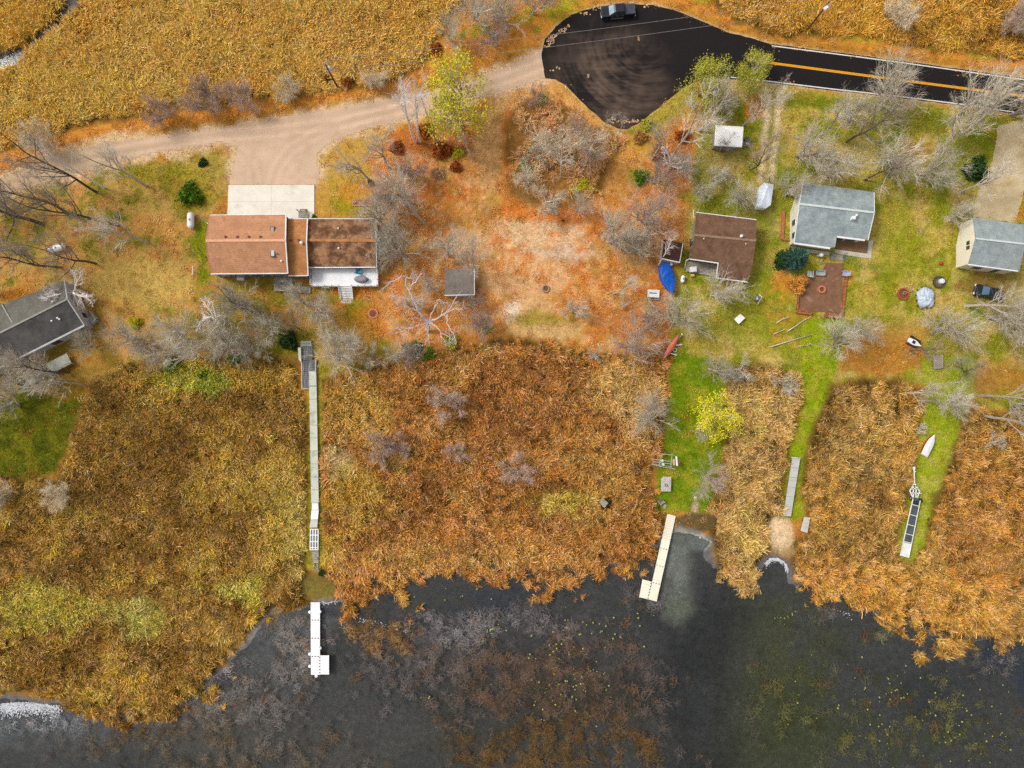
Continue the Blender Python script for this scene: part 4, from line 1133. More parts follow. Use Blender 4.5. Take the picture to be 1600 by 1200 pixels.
g = thing('covered_grill', 'grey covered oval grill at the corner of the white deck', 'grill', P(565, 437, DZ))
ov = MB(); pp = P(565, 437, DZ)
ov.loft([[(pp.x + 1.15 * s * math.cos(t * .3927), pp.y + .55 * s * math.sin(t * .3927), DZ + z) for t in range(16)] for s, z in ((.9, 0), (1, .25), (1.0, .7), (.93, .85), (.55, .95), (.05, .97))])
build('cover', ov, mat('grey_vinyl', (146, 144, 152), (126, 124, 132), 1, .6), g, True)
hem = MB(); hem.loft([[(pp.x + 1.15 * s * math.cos(t * .3927), pp.y + .55 * s * math.sin(t * .3927), DZ + z) for t in range(16)] for s, z in ((.93, .03), (1.04, .03), (1.04, .1), (.93, .1))])
build('hem', hem, DARKM, g)
def chair(name, label, x, y, z, rz, m, w=.6, group=None, s=1.0):
    g = thing(name, label, 'chair', P(x, y, z), group); g.rotation_euler[2] = rz; g.scale = (s, s, s)
    build('seat', MB().prism([(-.3, -.28, .42), (.3, -.28, .42), (.27, .28, .38), (-.27, .28, .38)], .05), m, g, local=True)
    b = MB(); b.v = [(-.27, .26, .4), (.27, .26, .4), (.3, .5, 1.0), (-.3, .5, 1.0), (-.27, .31, .4), (.27, .31, .4), (.3, .55, 1.0), (-.3, .55, 1.0)]; b.f = [(3, 2, 1, 0), (4, 5, 6, 7), (0, 1, 5, 4), (1, 2, 6, 5), (2, 3, 7, 6), (3, 0, 4, 7)]
    build('backrest', b, m, g, local=True)
    for sx in (-.3, .3):
        build('armrest', MB().box((sx * 1.05, 0, .62), (.1, .62, .05)), m, g, local=True)
        for sy in (-.25, .25):
            build('leg', MB().beam((sx, sy, 0), (sx * .95, sy, .6), .06, .06), m, g, local=True)
    return g
chair('patio_chair', 'teal patio chair standing on the white deck', 561.5, 424, DZ, 2.9, mat('teal_plastic', (24, 150, 176), (16, 128, 152), 2, .4), s=1.35)

# low timber platforms below the house
def planked(name, label, cat, corners, z, n, m, along=0, th=.06, joists=True, legs=True, part='plank'):
    """a deck of separate planks over bearers; corners (px,py) in order, planks divide side 0-1 (along=0) or 1-2"""
    q = [P(x, y, z) for x, y in corners]
    g = thing(name, label, cat, (sum(v.x for v in q) / 4, sum(v.y for v in q) / 4, 0))
    if along: q = q[1:] + q[:1]
    for k in range(n):
        a, b = (k + .04) / n, (k + .96) / n
        top = [q[0].lerp(q[1], a), q[0].lerp(q[1], b), q[3].lerp(q[2], b), q[3].lerp(q[2], a)]
        dz = random.Random(k * 7 + n).uniform(-.006, .006)
        build(part, MB().prism([(v.x, v.y, v.z + dz) for v in top], th), m, g)
    for t in (.12, .88):
        a, b = q[0].lerp(q[3], t), q[1].lerp(q[2], t)
        build('bearer', MB().beam((a.x, a.y, z - th - .09), (b.x, b.y, z - th - .09), .12, .17), WOODG, g)
        if legs:
            for e in (a, b):
                build('post', MB().beam((e.x, e.y, -.6), (e.x, e.y, z - th - .17), .1, .1), WOODG, g)
    return g
planked('garden_platform', 'square grey timber platform below the long house', 'platform', [(428, 433.5), (457, 434), (457, 455), (428, 455)], .35, 12, WOODG)
planked('garden_walkway', 'grey plank walkway running on from the square platform', 'walkway', [(457.5, 447), (485, 448), (485, 458.5), (457.5, 457)], .3, 12, WOODG)
pr = thing('entry_stoop', 'small brown timber stoop with posts on the concrete apron', 'stoop', P(474, 335, .09))
build('floor', MB().prism([P(467, 331, .5), P(480, 331, .5), P(480, 340, .5), P(467, 340, .5)], .1), WOODG, pr)
for x, y in ((467, 330.5), (480.5, 330.5)):
    e = P(x, y, .09); build('post', MB().beam((e.x, e.y, .09), (e.x, e.y, 1.4), .12, .12), WOODT, pr)
build('handrail', MB().beam(P(480.5, 330.5, 1.35), P(480.5, 341, 1.35), .1, .1), WOODG, pr); build('handrail', MB().beam(P(467, 330.5, 1.35), P(467, 341, 1.35), .1, .1), WOODG, pr)
for k in (1, 2):
    build('step', MB().prism([P(468, 331 - 2.4 * k, .5 - .14 * k), P(479.5, 331 - 2.4 * k, .5 - .14 * k), P(479.5, 331 - 2.4 * (k - 1), .5 - .14 * k), P(468, 331 - 2.4 * (k - 1), .5 - .14 * k)], .08), WOODG, pr)

# ---- dark grey house in the south-west corner of the yard
hb = thing('house', 'dark grey roofed house with pale lakeside deck beside the white snag', 'house', P(60, 520, 0))
SHG = shingle('grey_shingle_shaded', (104, 102, 100), (82, 80, 80), (64, 62, 62), s3=.2, lo3=.45, hi3=.7, rz=R(-27))
SHG2 = shingle('grey_shingle_lit', (126, 124, 116), (106, 104, 96), (92, 90, 76), s3=.3, lo3=.5, hi3=.75, rz=R(-27))  # paler copy of the shingle above: slope light and shade painted into the colours
GW = mat('pale_grey_siding', (186, 188, 190), (170, 172, 174), .7, .8)
e1, r1 = 2.9, 4.4
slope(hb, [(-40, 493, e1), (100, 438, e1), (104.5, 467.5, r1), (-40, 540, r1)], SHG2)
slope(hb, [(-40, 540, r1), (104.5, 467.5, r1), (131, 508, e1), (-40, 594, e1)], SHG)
build('ridge_cap', MB().beam(P(-40, 540, r1 + .03), P(104.5, 467.5, r1 + .03), .3, .06), mat('ridge_grey', (158, 154, 146), (140, 136, 128), 2), hb)
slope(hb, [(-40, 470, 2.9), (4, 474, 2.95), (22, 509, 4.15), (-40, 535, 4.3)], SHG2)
build('valley', MB().beam(P(3, 476, 3.06), P(22, 509, 4.24), .22, .05), MATS['ridge_grey'], hb)
qb, _ = walls(hb, [(-40, 493, e1), (100, 438, e1), (104.5, 467.5, r1), (131, 508, e1), (-40, 594, e1)], .06, GW)
trim(hb, (-40, 594.5, e1), (131.5, 508.5, e1), GW, w=.3, h=.22, name='gutter'); trim(hb, (100.5, 438, e1), (105, 467.5, r1), GW, w=.16); trim(hb, (105, 467.5, r1), (131.5, 508.2, e1), GW, w=.16)
for t in (.3, .55): wall_opening(hb, qb[3], qb[4], t, 1.4, 1.6, 1.6, out_from=hb.location)
for t in (.55,): wall_opening(hb, qb[2], qb[3], t, 1.4, 1.0, 1.2, out_from=hb.location)
vent(hb, 83.5, 471.5, 4.2, WHITE, .18, .4, 'flue'); 
for x, y in ((91, 497), (94, 499), (82, 501.5)): vent(hb, x, y, 3.6, GALV, .2, .3)
DKB = mat('grey_deck_boards', (176, 176, 166), (150, 150, 140), .9, .85, sc=(1, 1, 1), c3=(140, 138, 124), s3=.4)
qd = [P(24, 592, .9), P(104, 552, .9), P(112, 568, .9), P(34, 608, .9)]
for k in range(16):
    a, b = (k + .03) / 16, (k + .97) / 16
    build('deck_board', MB().prism([qd[0].lerp(qd[3], a), qd[1].lerp(qd[2], a), qd[1].lerp(qd[2], b), qd[0].lerp(qd[3], b)], .05), DKB, hb)
rail(hb, qd[3], qd[2], .9, m=DKB, n=6); rail(hb, qd[0], qd[3], .9, m=DKB, n=2)
for t in (0, .33, .66, 1):
    for s in (qd[0].lerp(qd[1], t), qd[3].lerp(qd[2], t)): build('post', MB().beam((s.x, s.y, -.1), (s.x, s.y, .85), .12, .12), DKB, hb)
ql = [P(137, 497, .6), P(145, 487, .6), P(155, 500, .6), P(146, 508, .6)]
build('side_landing', MB().prism(ql, .08), DKB, hb); rail(hb, ql[1], ql[2], .6, m=DKB, n=2); rail(hb, ql[2], ql[3], .6, m=DKB, n=1)
tb = thing('deck_table', 'pale square table on the grey south-west deck', 'table', P(49, 594, .9))
build('table_top', MB().box(tuple(P(49, 594, 1.62)), (1.1, 1.1, .05), .5), mat('pale_table', (206, 214, 212), (188, 196, 194), 1, .5), tb)
for sx in (-.42, .42):
    for sy in (-.42, .42): c = P(49, 594, .9); build('leg', MB().beam((c.x + sx, c.y + sy, .9), (c.x + sx, c.y + sy, 1.6), .05, .05), GALV, tb)
tb = thing('deck_bench', 'small white side table beside the pale square table', 'table', P(60, 587, .9))
build('table_top', MB().box(tuple(P(60, 587, 1.4)), (.7, .7, .05), .5), WHITE, tb); build('pedestal', MB().lathe(P(60, 587, .9), [(.2, 0), (.06, .05), (.06, .46)], 8), WHITE, tb)
fp = thing('flower_pot', 'dark planter with yellow and pink flowers on the grey deck', 'planter', P(33, 596, .9))
c = P(33, 596, .9); build('tub', MB().box((c.x, c.y, 1.15), (1.1, 1.0, .5), .5), DARKM, fp)
for i, (dx, dy, cc_, s) in enumerate(((.3, .1, (226, 206, 60), .25), (-.1, -.2, (230, 190, 190), .15), (-.3, .2, (60, 70, 30), .25), (.1, .3, (200, 180, 40), .14), (.0, 0, (226, 200, 200), .12))):
    build('flowers', MB().lathe((c.x + dx, c.y + dy, 1.38), [(s * .6, 0), (s, .1), (s * .7, .22), (.02, .28)], 8), mat('flower_%d' % i, cc_, None, 6), fp)
# ---- brown house
hc = thing('house', 'brown L-shaped house with white eaves beside the blue covered boat', 'house', P(1130, 385, 0))
SHB = shingle('brown_shingle', (140, 108, 88), (112, 82, 64), (92, 66, 50), s3=.5, lo3=.46, hi3=.7, rz=R(-6))
OLV = mat('sage_siding', (158, 154, 134), (142, 138, 116), .7, .8)
zr, ze, zx = 4.1, 3.0, 2.35
slope(hc, [(1088.5, 332, ze + .1), (1182, 343.5, ze + .1), (1181.5, 376, zr), (1085, 367, zr)], SHB)
slope(hc, [(1085, 367, zr), (1181.5, 376, zr), (1175, 417, zr - 1.05), (1167.5, 440.5, zx), (1119.5, 434, zx), (1122.5, 411, ze), (1078, 404.5, ze)], SHB)
build('ridge_cap', MB().beam(P(1085, 367, zr + .0), P(1181.5, 376, zr + .0), .4, .05), mat('ridge_brown', (156, 124, 102), (132, 102, 82), 2), hc)
qc, _ = walls(hc, [(1088.5, 332, ze + .1), (1182, 343.5, ze + .1), (1181.5, 376, zr), (1167.5, 440.5, zx), (1119.5, 434, zx), (1122.5, 411, ze), (1078, 404.5, ze), (1085, 367, zr)], .45, OLV)
trim(hc, (1119.2, 434.3, zx), (1167.8, 440.8, zx), w=.16, name='gutter'); trim(hc, (1078, 404.8, ze), (1122.8, 411.2, ze), w=.16, name='gutter'); trim(hc, (1088.5, 331.8, ze + .1), (1182, 343.3, ze + .1), w=.12, name='gutter')
trim(hc, (1119.2, 434, zx), (1122.3, 411, ze), w=.12)
for t in (.35, .75): wall_opening(hc, qc[4], qc[5], t, 1.3, .8, 1.2, out_from=P(1150, 400))
wall_opening(hc, qc[7], qc[6], .22, 1.5, .9, 1.9, 'door', WHITE, GLASS, hc.location)
wall_opening(hc, qc[5], qc[6], .3, 1.2, 1.8, 2.0, 'door', WHITE, GLASS, hc.location)
trim(hc, (1083.5, 341, .9), (1083.3, 328, .9), w=.12, h=.12, dz=0, name='downspout'); trim(hc, (1072, 407, 2.9), (1070, 420, .1), w=.1, h=.1, dz=0, name='downspout'); trim(hc, (1078, 404, 2.9), (1072, 407, 2.9), w=.1, h=.1, dz=0, name='downspout')
trim(hc, (1160, 441, 2.2), (1158.3, 453, .1), w=.1, h=.1, dz=0, name='downspout')
vent(hc, 1157.5, 369.5, zr - .05, WHITE, .26, .6, 'chimney'); vent(hc, 1099.5, 373.5, zr - .2, GALV, .16, .3, 'flue'); vent(hc, 1165, 381.5, zr - .25, GALV, .16, .35, 'flue')
for k in range(7):      # entry stair of fresh timber
    build('step', MB().prism([P(1068, 369.5 + 2.6 * k, .85 - .02 * k), P(1077.5, 369.5 + 2.6 * k, .85 - .02 * k), P(1077.5, 371.6 + 2.6 * k, .85 - .02 * k), P(1068, 371.6 + 2.6 * k, .85 - .02 * k)], .06), WOODT, hc)
rail(hc, P(1067.5, 369, .85), P(1066.5, 390, .7), .85, m=WOODT, n=3); rail(hc, P(1066.5, 391, .7), P(1076, 391, .7), .7, m=WOODT, n=2)
PWD = [(1074, 408), (1121, 413), (1117.5, 432), (1071, 424)]
qp = [P(x, y, .45) for x, y in PWD]
for k in range(18):
    a, b = (k + .04) / 18, (k + .96) / 18
    build('deck_board', MB().prism([qp[0].lerp(qp[1], a), qp[0].lerp(qp[1], b), qp[3].lerp(qp[2], b), qp[3].lerp(qp[2], a)], .05), WOODG, hc)
ch = thing('deck_cooler', 'white square chest on the deck of the brown house', 'chest', P(1081.5, 422, .45))
c = P(1081.5, 422, .45); build('tub', MB().box((c.x, c.y, .85), (1.0, .8, .7), .08), WHITE, ch); build('lid', MB().box((c.x, c.y, 1.24), (1.1, .88, .1), .08), WHITE, ch)
cb = thing('cardboard_box', 'small tan box in front of the white chest', 'box', P(1081, 431, 0)); c = P(1081, 431, 0)
build('carton', MB().box((c.x, c.y, .3), (.55, .4, .6), .1), mat('cardboard', (226, 186, 130), (206, 164, 110), 3), cb); build('flap', MB().box((c.x, c.y, .615), (.57, .2, .02), .1), MATS['cardboard'], cb)

# ---- grey house
hd = thing('house', 'pale blue grey roofed house beside the spruce and brown patio', 'house', P(1305, 340, 0))
SHD = shingle('pale_grey_shingle', (176, 188, 188), (150, 164, 168), (124, 136, 146), s3=.4, lo3=.45, hi3=.7, rz=R(-7))
zr, ze, zx = 4.5, 3.05, 2.75
slope(hd, [(1254.5, 285.5, ze), (1365.5, 301, ze), (1366, 332, zr), (1249, 318.5, zr)], SHD)
slope(hd, [(1249, 318.5, zr), (1366, 332, zr), (1356, 375, ze - .02), (1307.5, 369.5, ze), (1305, 386, zx), (1296, 387.5, zx), (1241, 379.5, zx)], SHD)
build('ridge_cap', MB().beam(P(1249, 318.5, zr + .03), P(1366, 332, zr + .03), .35, .06), mat('ridge_pale', (206, 212, 210), (190, 198, 196), 2), hd)
qd_, _ = walls(hd, [(1254.5, 285.5, ze), (1365.5, 301, ze), (1366, 332, zr), (1356, 375, ze), (1307.5, 369.5, ze), (1305, 387.5, zx), (1241, 379.5, zx), (1249, 318.5, zr)], .35, CREAM)
trim(hd, (1240.5, 380, zx), (1297, 388, zx), w=.3, h=.2, name='gutter'); trim(hd, (1307.8, 369.8, ze), (1351, 375.3, ze), w=.3, h=.2, name='gutter'); trim(hd, (1254.5, 285.3, ze), (1365.5, 300.8, ze), GALV, w=.12, name='gutter')
trim(hd, (1366.3, 332, zr), (1356.3, 375, ze), w=.12); trim(hd, (1365.8, 301, ze), (1366.3, 332, zr), w=.12); trim(hd, (1249, 318.5, zr), (1241, 379.5, zx), w=.12); trim(hd, (1254.5, 285.5, ze), (1249, 318.5, zr), w=.12)
for t in (.4, .78): wall_opening(hd, qd_[7], qd_[6], t, 1.6, 1.0, 1.2, out_from=hd.location)
for t in (.3, .7): wall_opening(hd, qd_[3], qd_[4], t, 1.3, 1.8, 1.9, 'door', WHITE, GLASS, hd.location)
c = P(1332, 341.5, zr - .3); build('chimney', MB().box((c.x, c.y, c.z + .2), (.55, .55, .8), -.1), WHITE, hd); vent(hd, 1337, 337, zr - .15, WHITE, .2, .5, 'flue')
build('terrace', MB().prism([P(1307, 371, .12), P(1357, 377, .12), P(1355, 396, .12), P(1305, 389, .12)], .22), mat('brown_terrace', (140, 104, 76), (120, 86, 60), .8, .8, c3=(160, 126, 98), s3=.4), hd)
build('walk', MB().prism([P(1357.4, 377, .1), P(1365, 374, .1), P(1361, 404, .1), P(1345, 402, .1), P(1305, 396, .1), P(1305, 389.4, .1), P(1355.4, 396.4, .1)], .2), mat('walk_concrete', (206, 200, 184), (186, 178, 160), .8, .9, c3=(180, 170, 120), s3=.5), hd)
build('foundation_walk', MB().prism([P(1240, 386, .08), P(1297, 394, .08), P(1296, 399, .08), P(1239, 391, .08)], .2), MATS['walk_concrete'], hd)
for k in range(4):
    build('step', MB().prism([P(1299, 396.5 + 2.3 * k, .34 - .08 * k), P(1317, 398.5 + 2.3 * k, .34 - .08 * k), P(1316.5, 400.4 + 2.3 * k, .34 - .08 * k), P(1298.5, 398.4 + 2.3 * k, .34 - .08 * k)], .1), WOODG, hd)
rail(hd, P(1297.5, 393, .3), P(1296, 405, 0), .3, m=mat('grey_rail', (116, 120, 128), (96, 100, 108), 2), n=2, bal=False); rail(hd, P(1319.5, 397, .3), P(1318, 408, 0), .3, m=MATS['grey_rail'], n=2, bal=False)
build('planting_border', MB().beam(P(1224, 330, .12), P(1222, 374, .12), .5, .3), mat('red_brick_edge', (190, 118, 84), (160, 92, 62), 2), hd); build('planting_border', MB().beam(P(1222, 374.6, .12), P(1238, 375.5, .12), .25, .3), MATS['red_brick_edge'], hd)

# ---- cream house at the east edge
he = thing('house', 'cream house with pale grey streaked roof above the dark car', 'house', P(1555, 385, 0))
SHE = shingle('streaked_grey_shingle', (172, 182, 184), (152, 164, 168), (96, 116, 130), s3=.16, lo3=.6, hi3=.8, rz=R(-7))
zr, ze = 5.0, 3.3
slope(he, [(1520.5, 339.5, ze), (1598, 351, ze), (1600, 381, zr), (1524.5, 372.5, zr)], SHE)
slope(he, [(1524.5, 372.5, zr), (1600, 381, zr), (1591, 423.5, ze), (1513, 413, ze)], SHE)
build('ridge_cap', MB().beam(P(1524.5, 372.5, zr + .03), P(1600, 381, zr + .03), .3, .06), MATS['ridge_pale'], he)
qe, _ = walls(he, [(1520.5, 339.5, ze), (1598, 351, ze), (1600, 381, zr), (1591, 423.5, ze), (1513, 413, ze), (1524.5, 372.5, zr)], .12, CREAM)
trim(he, (1513, 413.3, ze), (1591, 423.8, ze), w=.2, name='gutter'); trim(he, (1598.4, 351, ze), (1600.4, 381, zr), GALV, w=.3); trim(he, (1600.4, 381, zr), (1591.4, 423.5, ze), GALV, w=.3)
for t in (.06, .27): wall_opening(he, qe[5], qe[4], t, 3.0, .45, .6, out_from=he.location, frame=DARKM)
wall_opening(he, qe[4], qe[3], .3, 1.6, 1.5, 1.3, out_from=he.location); wall_opening(he, qe[4], qe[3], .7, 1.2, 1.0, 2.0, 'door', WHITE, GLASS, he.location)
c = P(1497.5, 409, 0); bx = thing('rain_barrel', 'black barrel at the corner of the cream house', 'barrel', (c.x, c.y, 0))
build('drum', MB().lathe((c.x, c.y, 0), [(.3, 0), (.36, .3), (.36, .6), (.3, .9), (.28, .9), (.26, .84)], 14), DARKM, bx); build('lid', MB().lathe((c.x, c.y, .84), [(.26, 0), (.2, .03)], 14), DARKM, bx)

# ---- sheds
def shed(name, label, cat, cs, ze, zr, rm, wm_, inset=.15, ridge='ew', door=None):
    c = [sum(v[0] for v in cs) / 4, sum(v[1] for v in cs) / 4]
    g = thing(name, label, cat, P(c[0], c[1], 0))
    nw, ne, se, sw = [tuple(v) + (ze,) for v in cs]
    if ridge == 'ew':
        a = ((nw[0] + sw[0]) / 2, (nw[1] + sw[1]) / 2, zr); b = ((ne[0] + se[0]) / 2, (ne[1] + se[1]) / 2, zr)
        slope(g, [nw, ne, b, a], rm, .1); slope(g, [a, b, se, sw], rm, .1)
        q_, _ = walls(g, [nw, ne, b, se, sw, a], inset, wm_)
        wall_opening(g, q_[3], q_[4], .5, 1.0, 1.2, 1.8, 'door', WHITE, wm_, g.location)
    trim(g, sw, se, w=.14); trim(g, ne, b, w=.1); trim(g, b, se, w=.1)
    return g
shed('garden_shed', 'small square grey roofed shed beside the big white snag', 'shed', [(694.5, 420.5), (741, 419.5), (741.5, 460.5), (695, 461.5)], 2.4, 2.9, shingle('taupe_shingle', (142, 132, 124), (122, 112, 104), (150, 146, 140), s3=.4), mat('shed_siding', (196, 190, 184), (176, 170, 164), 1), .12)
shed('storage_shed', 'low shed with dark brown roof beside the white birch', 'shed', [(1037, 374), (1067, 380), (1062, 410), (1034, 404)], 2.2, 2.6, shingle('umber_shingle', (84, 58, 54), (66, 44, 42)), mat('white_siding', (222, 220, 212), (206, 202, 194), 1), .1)
cp = shed('carport', 'white metal roofed carport by the two rut track', 'carport', [(1118, 195.5), (1161.5, 198), (1159, 229.5), (1116, 227)], 2.7, 3.05, mat('white_metal_roof', (252, 251, 248), (246, 244, 240), .4, .5), mat('carport_wall', (150, 144, 134), (126, 120, 110), 1), .3)
tr_ = thing('trash_trailer', 'black utility cart parked against the white carport', 'cart', P(1165, 224, 0)); c = P(1165, 224, 0)
build('tub', MB().box((c.x, c.y, .7), (.85, 1.2, .5)), DARKM, tr_); build('rim', MB().box((c.x, c.y, .97), (.95, 1.3, .06)), mat('grey_lid', (110, 108, 110), (90, 88, 90), 2), tr_)
for s in (-.45, .45): build('wheel', MB().tube([(c.x + s - .06, c.y, .3), (c.x + s + .06, c.y, .3)], .3, 12), DARKM, tr_)
# ================================================================== docks, boats, vehicles, yard things
DOCKW = mat('white_dock_panel', (244, 244, 246), (232, 232, 236), .6, .6)
DOCKC = mat('cream_dock_panel', (244, 236, 216), (234, 224, 202), .4, .65, c3=(222, 208, 180), s3=.5, lo3=.62)
WALKL = mat('pale_walk_panel', (206, 208, 196), (188, 190, 176), .5, .75, c3=(170, 172, 158), s3=.6)
WALKD = mat('dark_weathered_planks', (120, 118, 122), (84, 82, 86), 1.2, .9, sc=(3, .4, 1), c3=(160, 158, 158), s3=.9)
def sub(q, u0, u1, v0, v1):
    f = lambda u, v: q[0].lerp(q[1], u).lerp(q[3].lerp(q[2], u), v)
    return [f(u0, v0), f(u1, v0), f(u1, v1), f(u0, v1)]
def panels(g, corners, z, n, m, part='deck_panel', gap=.05, th=.07, frame=None, posts=True, zb=-1.2):
    """deck panels one after the other from side 0-1 to side 3-2, on a frame with posts"""
    q = [P(x, y, z) for x, y in corners]
    L = (q[0].lerp(q[1], .5) - q[3].lerp(q[2], .5)).length
    e = gap / L
    for k in range(n):
        build(part, MB().prism(sub(q, 0, 1, k / n + e / 2, (k + 1) / n - e / 2), th), m, g)
    fm = frame or GALV
    for u in (.04, .96):
        a, b = q[0].lerp(q[1], u), q[3].lerp(q[2], u)
        build('rail', MB().beam((a.x, a.y, z - th - .06), (b.x, b.y, z - th - .06), .06, .12), fm, g)
        if posts:
            for k in range(n + 1):
                p = a.lerp(b, k / n); build('post', MB().tube([(p.x, p.y, zb), (p.x, p.y, z - th)], .045, 6), fm, g)
    return q

bw = thing('boardwalk', 'long narrow boardwalk crossing the marsh from the shore to the lake', 'boardwalk', P(487, 700, 0))
panels(bw, [(470, 532.5), (486, 532.5), (487, 541.5), (469.5, 541.5)], .35, 2, mat('grey_landing', (164, 164, 160), (140, 140, 136), 1, .9))
panels(bw, [(470.5, 542), (488, 542), (487.5, 563), (471, 563)], .38, 7, WALKD, 'plank', .03)
build('side_bench', MB().prism([P(465.5, 543, .75), P(470, 543, .75), P(470.5, 566, .75), P(466.5, 562, .75)], .1), WALKL, bw)
for k, (a, b) in enumerate((((471, 563.5), (493, 561)), )):
    panels(bw, [(471.5, 564), (493.5, 562), (493, 580), (471.5, 580)], .4, 6, WALKD, 'plank', .03)
panels(bw, [(471.5, 580.3), (481.5, 580.3), (482.5, 606.5), (472, 606.5)], .4, 8, WALKD, 'plank', .03)
build('edge_board', MB().beam(P(471.3, 564, .44), P(472, 607.5, .44), .12, .1), WALKL, bw); build('edge_board', MB().beam(P(472, 607.5, .44), P(482.5, 607.5, .44), .12, .1), WALKL, bw); build('edge_board', MB().beam(P(493.6, 562, .44), P(493.4, 580, .44), .12, .1), WALKL, bw)
panels(bw, [(482.3, 580), (493.8, 580), (494.5, 603), (483, 603)], .46, 1, WALKL)
panels(bw, [(483, 603.5), (494.5, 603.5), (498, 786), (486.3, 786)], .44, 9, WALKL)
panels(bw, [(487.5, 786), (497, 786), (497.6, 797), (487, 797)], .54, 1, DOCKW)
panels(bw, [(486.5, 797), (498, 797), (496.5, 812), (485.5, 812)], .5, 1, DOCKW)
panels(bw, [(485.5, 812.2), (496.5, 812.2), (495.5, 824.5), (483.5, 824.5)], .45, 1, WALKL)
fr_ = [P(485, 827, .5), P(497.3, 827, .5), (P(497, 859, .5)), P(484.5, 859, .5)]
for u in (0, .333, .667, 1.0): build('frame_bar', MB().beam(fr_[0].lerp(fr_[1], u), fr_[3].lerp(fr_[2], u), .14, .1), DOCKW, bw)
for v in (0, .28, .6, .9, 1.0): build('frame_bar', MB().beam(fr_[0].lerp(fr_[3], v) + Vector((0, 0, .01)), fr_[1].lerp(fr_[2], v) + Vector((0, 0, .01)), .14, .1), DOCKW, bw)
panels(bw, [(485.5, 828), (496.6, 828), (496.4, 857), (485.3, 857)], .38, 6, mat('mid_grey_board', (176, 174, 176), (156, 154, 156), 1.4, .85), 'plank', .03)
panels(bw, [(487, 861), (498, 861), (497.5, 880), (489, 880)], .25, 6, WOODG, 'plank', .04)
for k, (x0, y0, x1, y1) in enumerate(((489, 882, 497, 890), (491, 881, 489, 892), (496, 881, 497.5, 893), (490, 889, 497, 891))):
    build('broken_board', MB().beam(P(x0, y0, .12 + .03 * k), P(x1, y1, .02), .16, .05), WOODG, bw)

wd = thing('dock', 'bright white T-ended dock standing alone in the lake', 'dock', P(494, 1000, 0))
panels(wd, [(485.3, 941), (499.8, 941), (500, 1054.5), (485.8, 1054.5)], .25, 4, DOCKW, gap=.03)
panels(wd, [(500.2, 1024), (514, 1024), (514, 1054), (500.2, 1054)], .25, 1, DOCKW, gap=.03)
def studs(g, pts, z):
    for x, y in pts:
        build('stud', MB().lathe(P(x, y, z), [(.09, -.02), (.09, .05), (.05, .07)], 8), DARKM, g)
studs(wd, [(488, 968.7), (492.5, 968.7), (497, 968.7), (488, 997), (492.5, 997), (497, 997), (488, 1025.5), (492.5, 1025.5), (497, 1025.5)] + [(499.6, 1027.5 + 4.7 * k) for k in range(6)], .25)
for x, y in ((485, 955.5), (500.5, 955), (500.8, 1011.5), (485, 1021), (485, 1040), (495, 1055)):
    build('bumper', MB().lathe(P(x, y, -.1), [(.2, 0), (.26, .15), (.26, .38), (.12, .44)], 12), DOCKW, wd)
build('mooring_post', MB().beam(P(498, 1013, .2), P(501, 1009, 1.0), .05, .05), DARKM, wd); build('mooring_post', MB().beam(P(495, 1056, .1), P(490, 1062, -.3), .05, .05), GALV, wd)

cd = thing('dock', 'cream L-shaped dock reaching from the mud bank into the lake', 'dock', P(1030, 870, 0))
q = [P(1042.8, 803, .3), P(1055.8, 806.3, .3), P(1026, 940, .3), P(1013, 936.5, .3)]
for k in range(4):
    u0, u1 = (0, .276, .52, .765)[k] + .001, (.276, .52, .765, 1)[k] - .001
    o = build('deck_panel', MB().prism(sub(q, 0, 1, u0, u1), .08), DOCKC, cd)
    if k == 0:
        for i in range(11):
            for j in range(4):
                s = sub(q, .12 + .2 * j, .26 + .2 * j, .02 + i * .0225, .026 + i * .0225)
                build('slot', MB().prism([(v.x, v.y, v.z + .004) for v in s], .003), mat('deck_slot', (196, 182, 156), (180, 166, 140), 3), o)
q2_ = [P(1004, 905.3, .3), P(1018.3, 909, .3), P(1012.6, 936.4, .3), P(998.8, 933, .3)]
build('deck_panel', MB().prism(q2_, .08), DOCKC, cd); build('seam_strip', MB().beam(P(1007, 912.5, .305), P(1016, 914, .305), .06, .01), MATS['deck_slot'], cd)
for v in (0, .276, .52, .765, 1):
    for u in (.05, .95):
        p = q[0].lerp(q[1], u).lerp(q[3].lerp(q[2], u), v); build('post', MB().tube([(p.x, p.y, -1.3), (p.x, p.y, .22)], .05, 6), GALV, cd)
for p in (q2_[0], q2_[3]): build('post', MB().tube([(p.x + .1, p.y, -1.3), (p.x + .1, p.y, .22)], .05, 6), GALV, cd)
for u in (.03, .97): build('rail', MB().beam(q[0].lerp(q[1], u) - Vector((0, 0, .14)), q[3].lerp(q[2], u) - Vector((0, 0, .14)), .06, .12), GALV, cd)
studs(cd, [(1032.5, 856), (1037.2, 857.5), (1041.5, 858.5), (1026.5, 883), (1031, 884.3), (1035.5, 885.5), (1020.5, 910.3), (1025, 911.3), (1029.5, 912.4)] + [(1017 - .95 * k, 911.5 + 4.6 * k) for k in range(6)], .3)

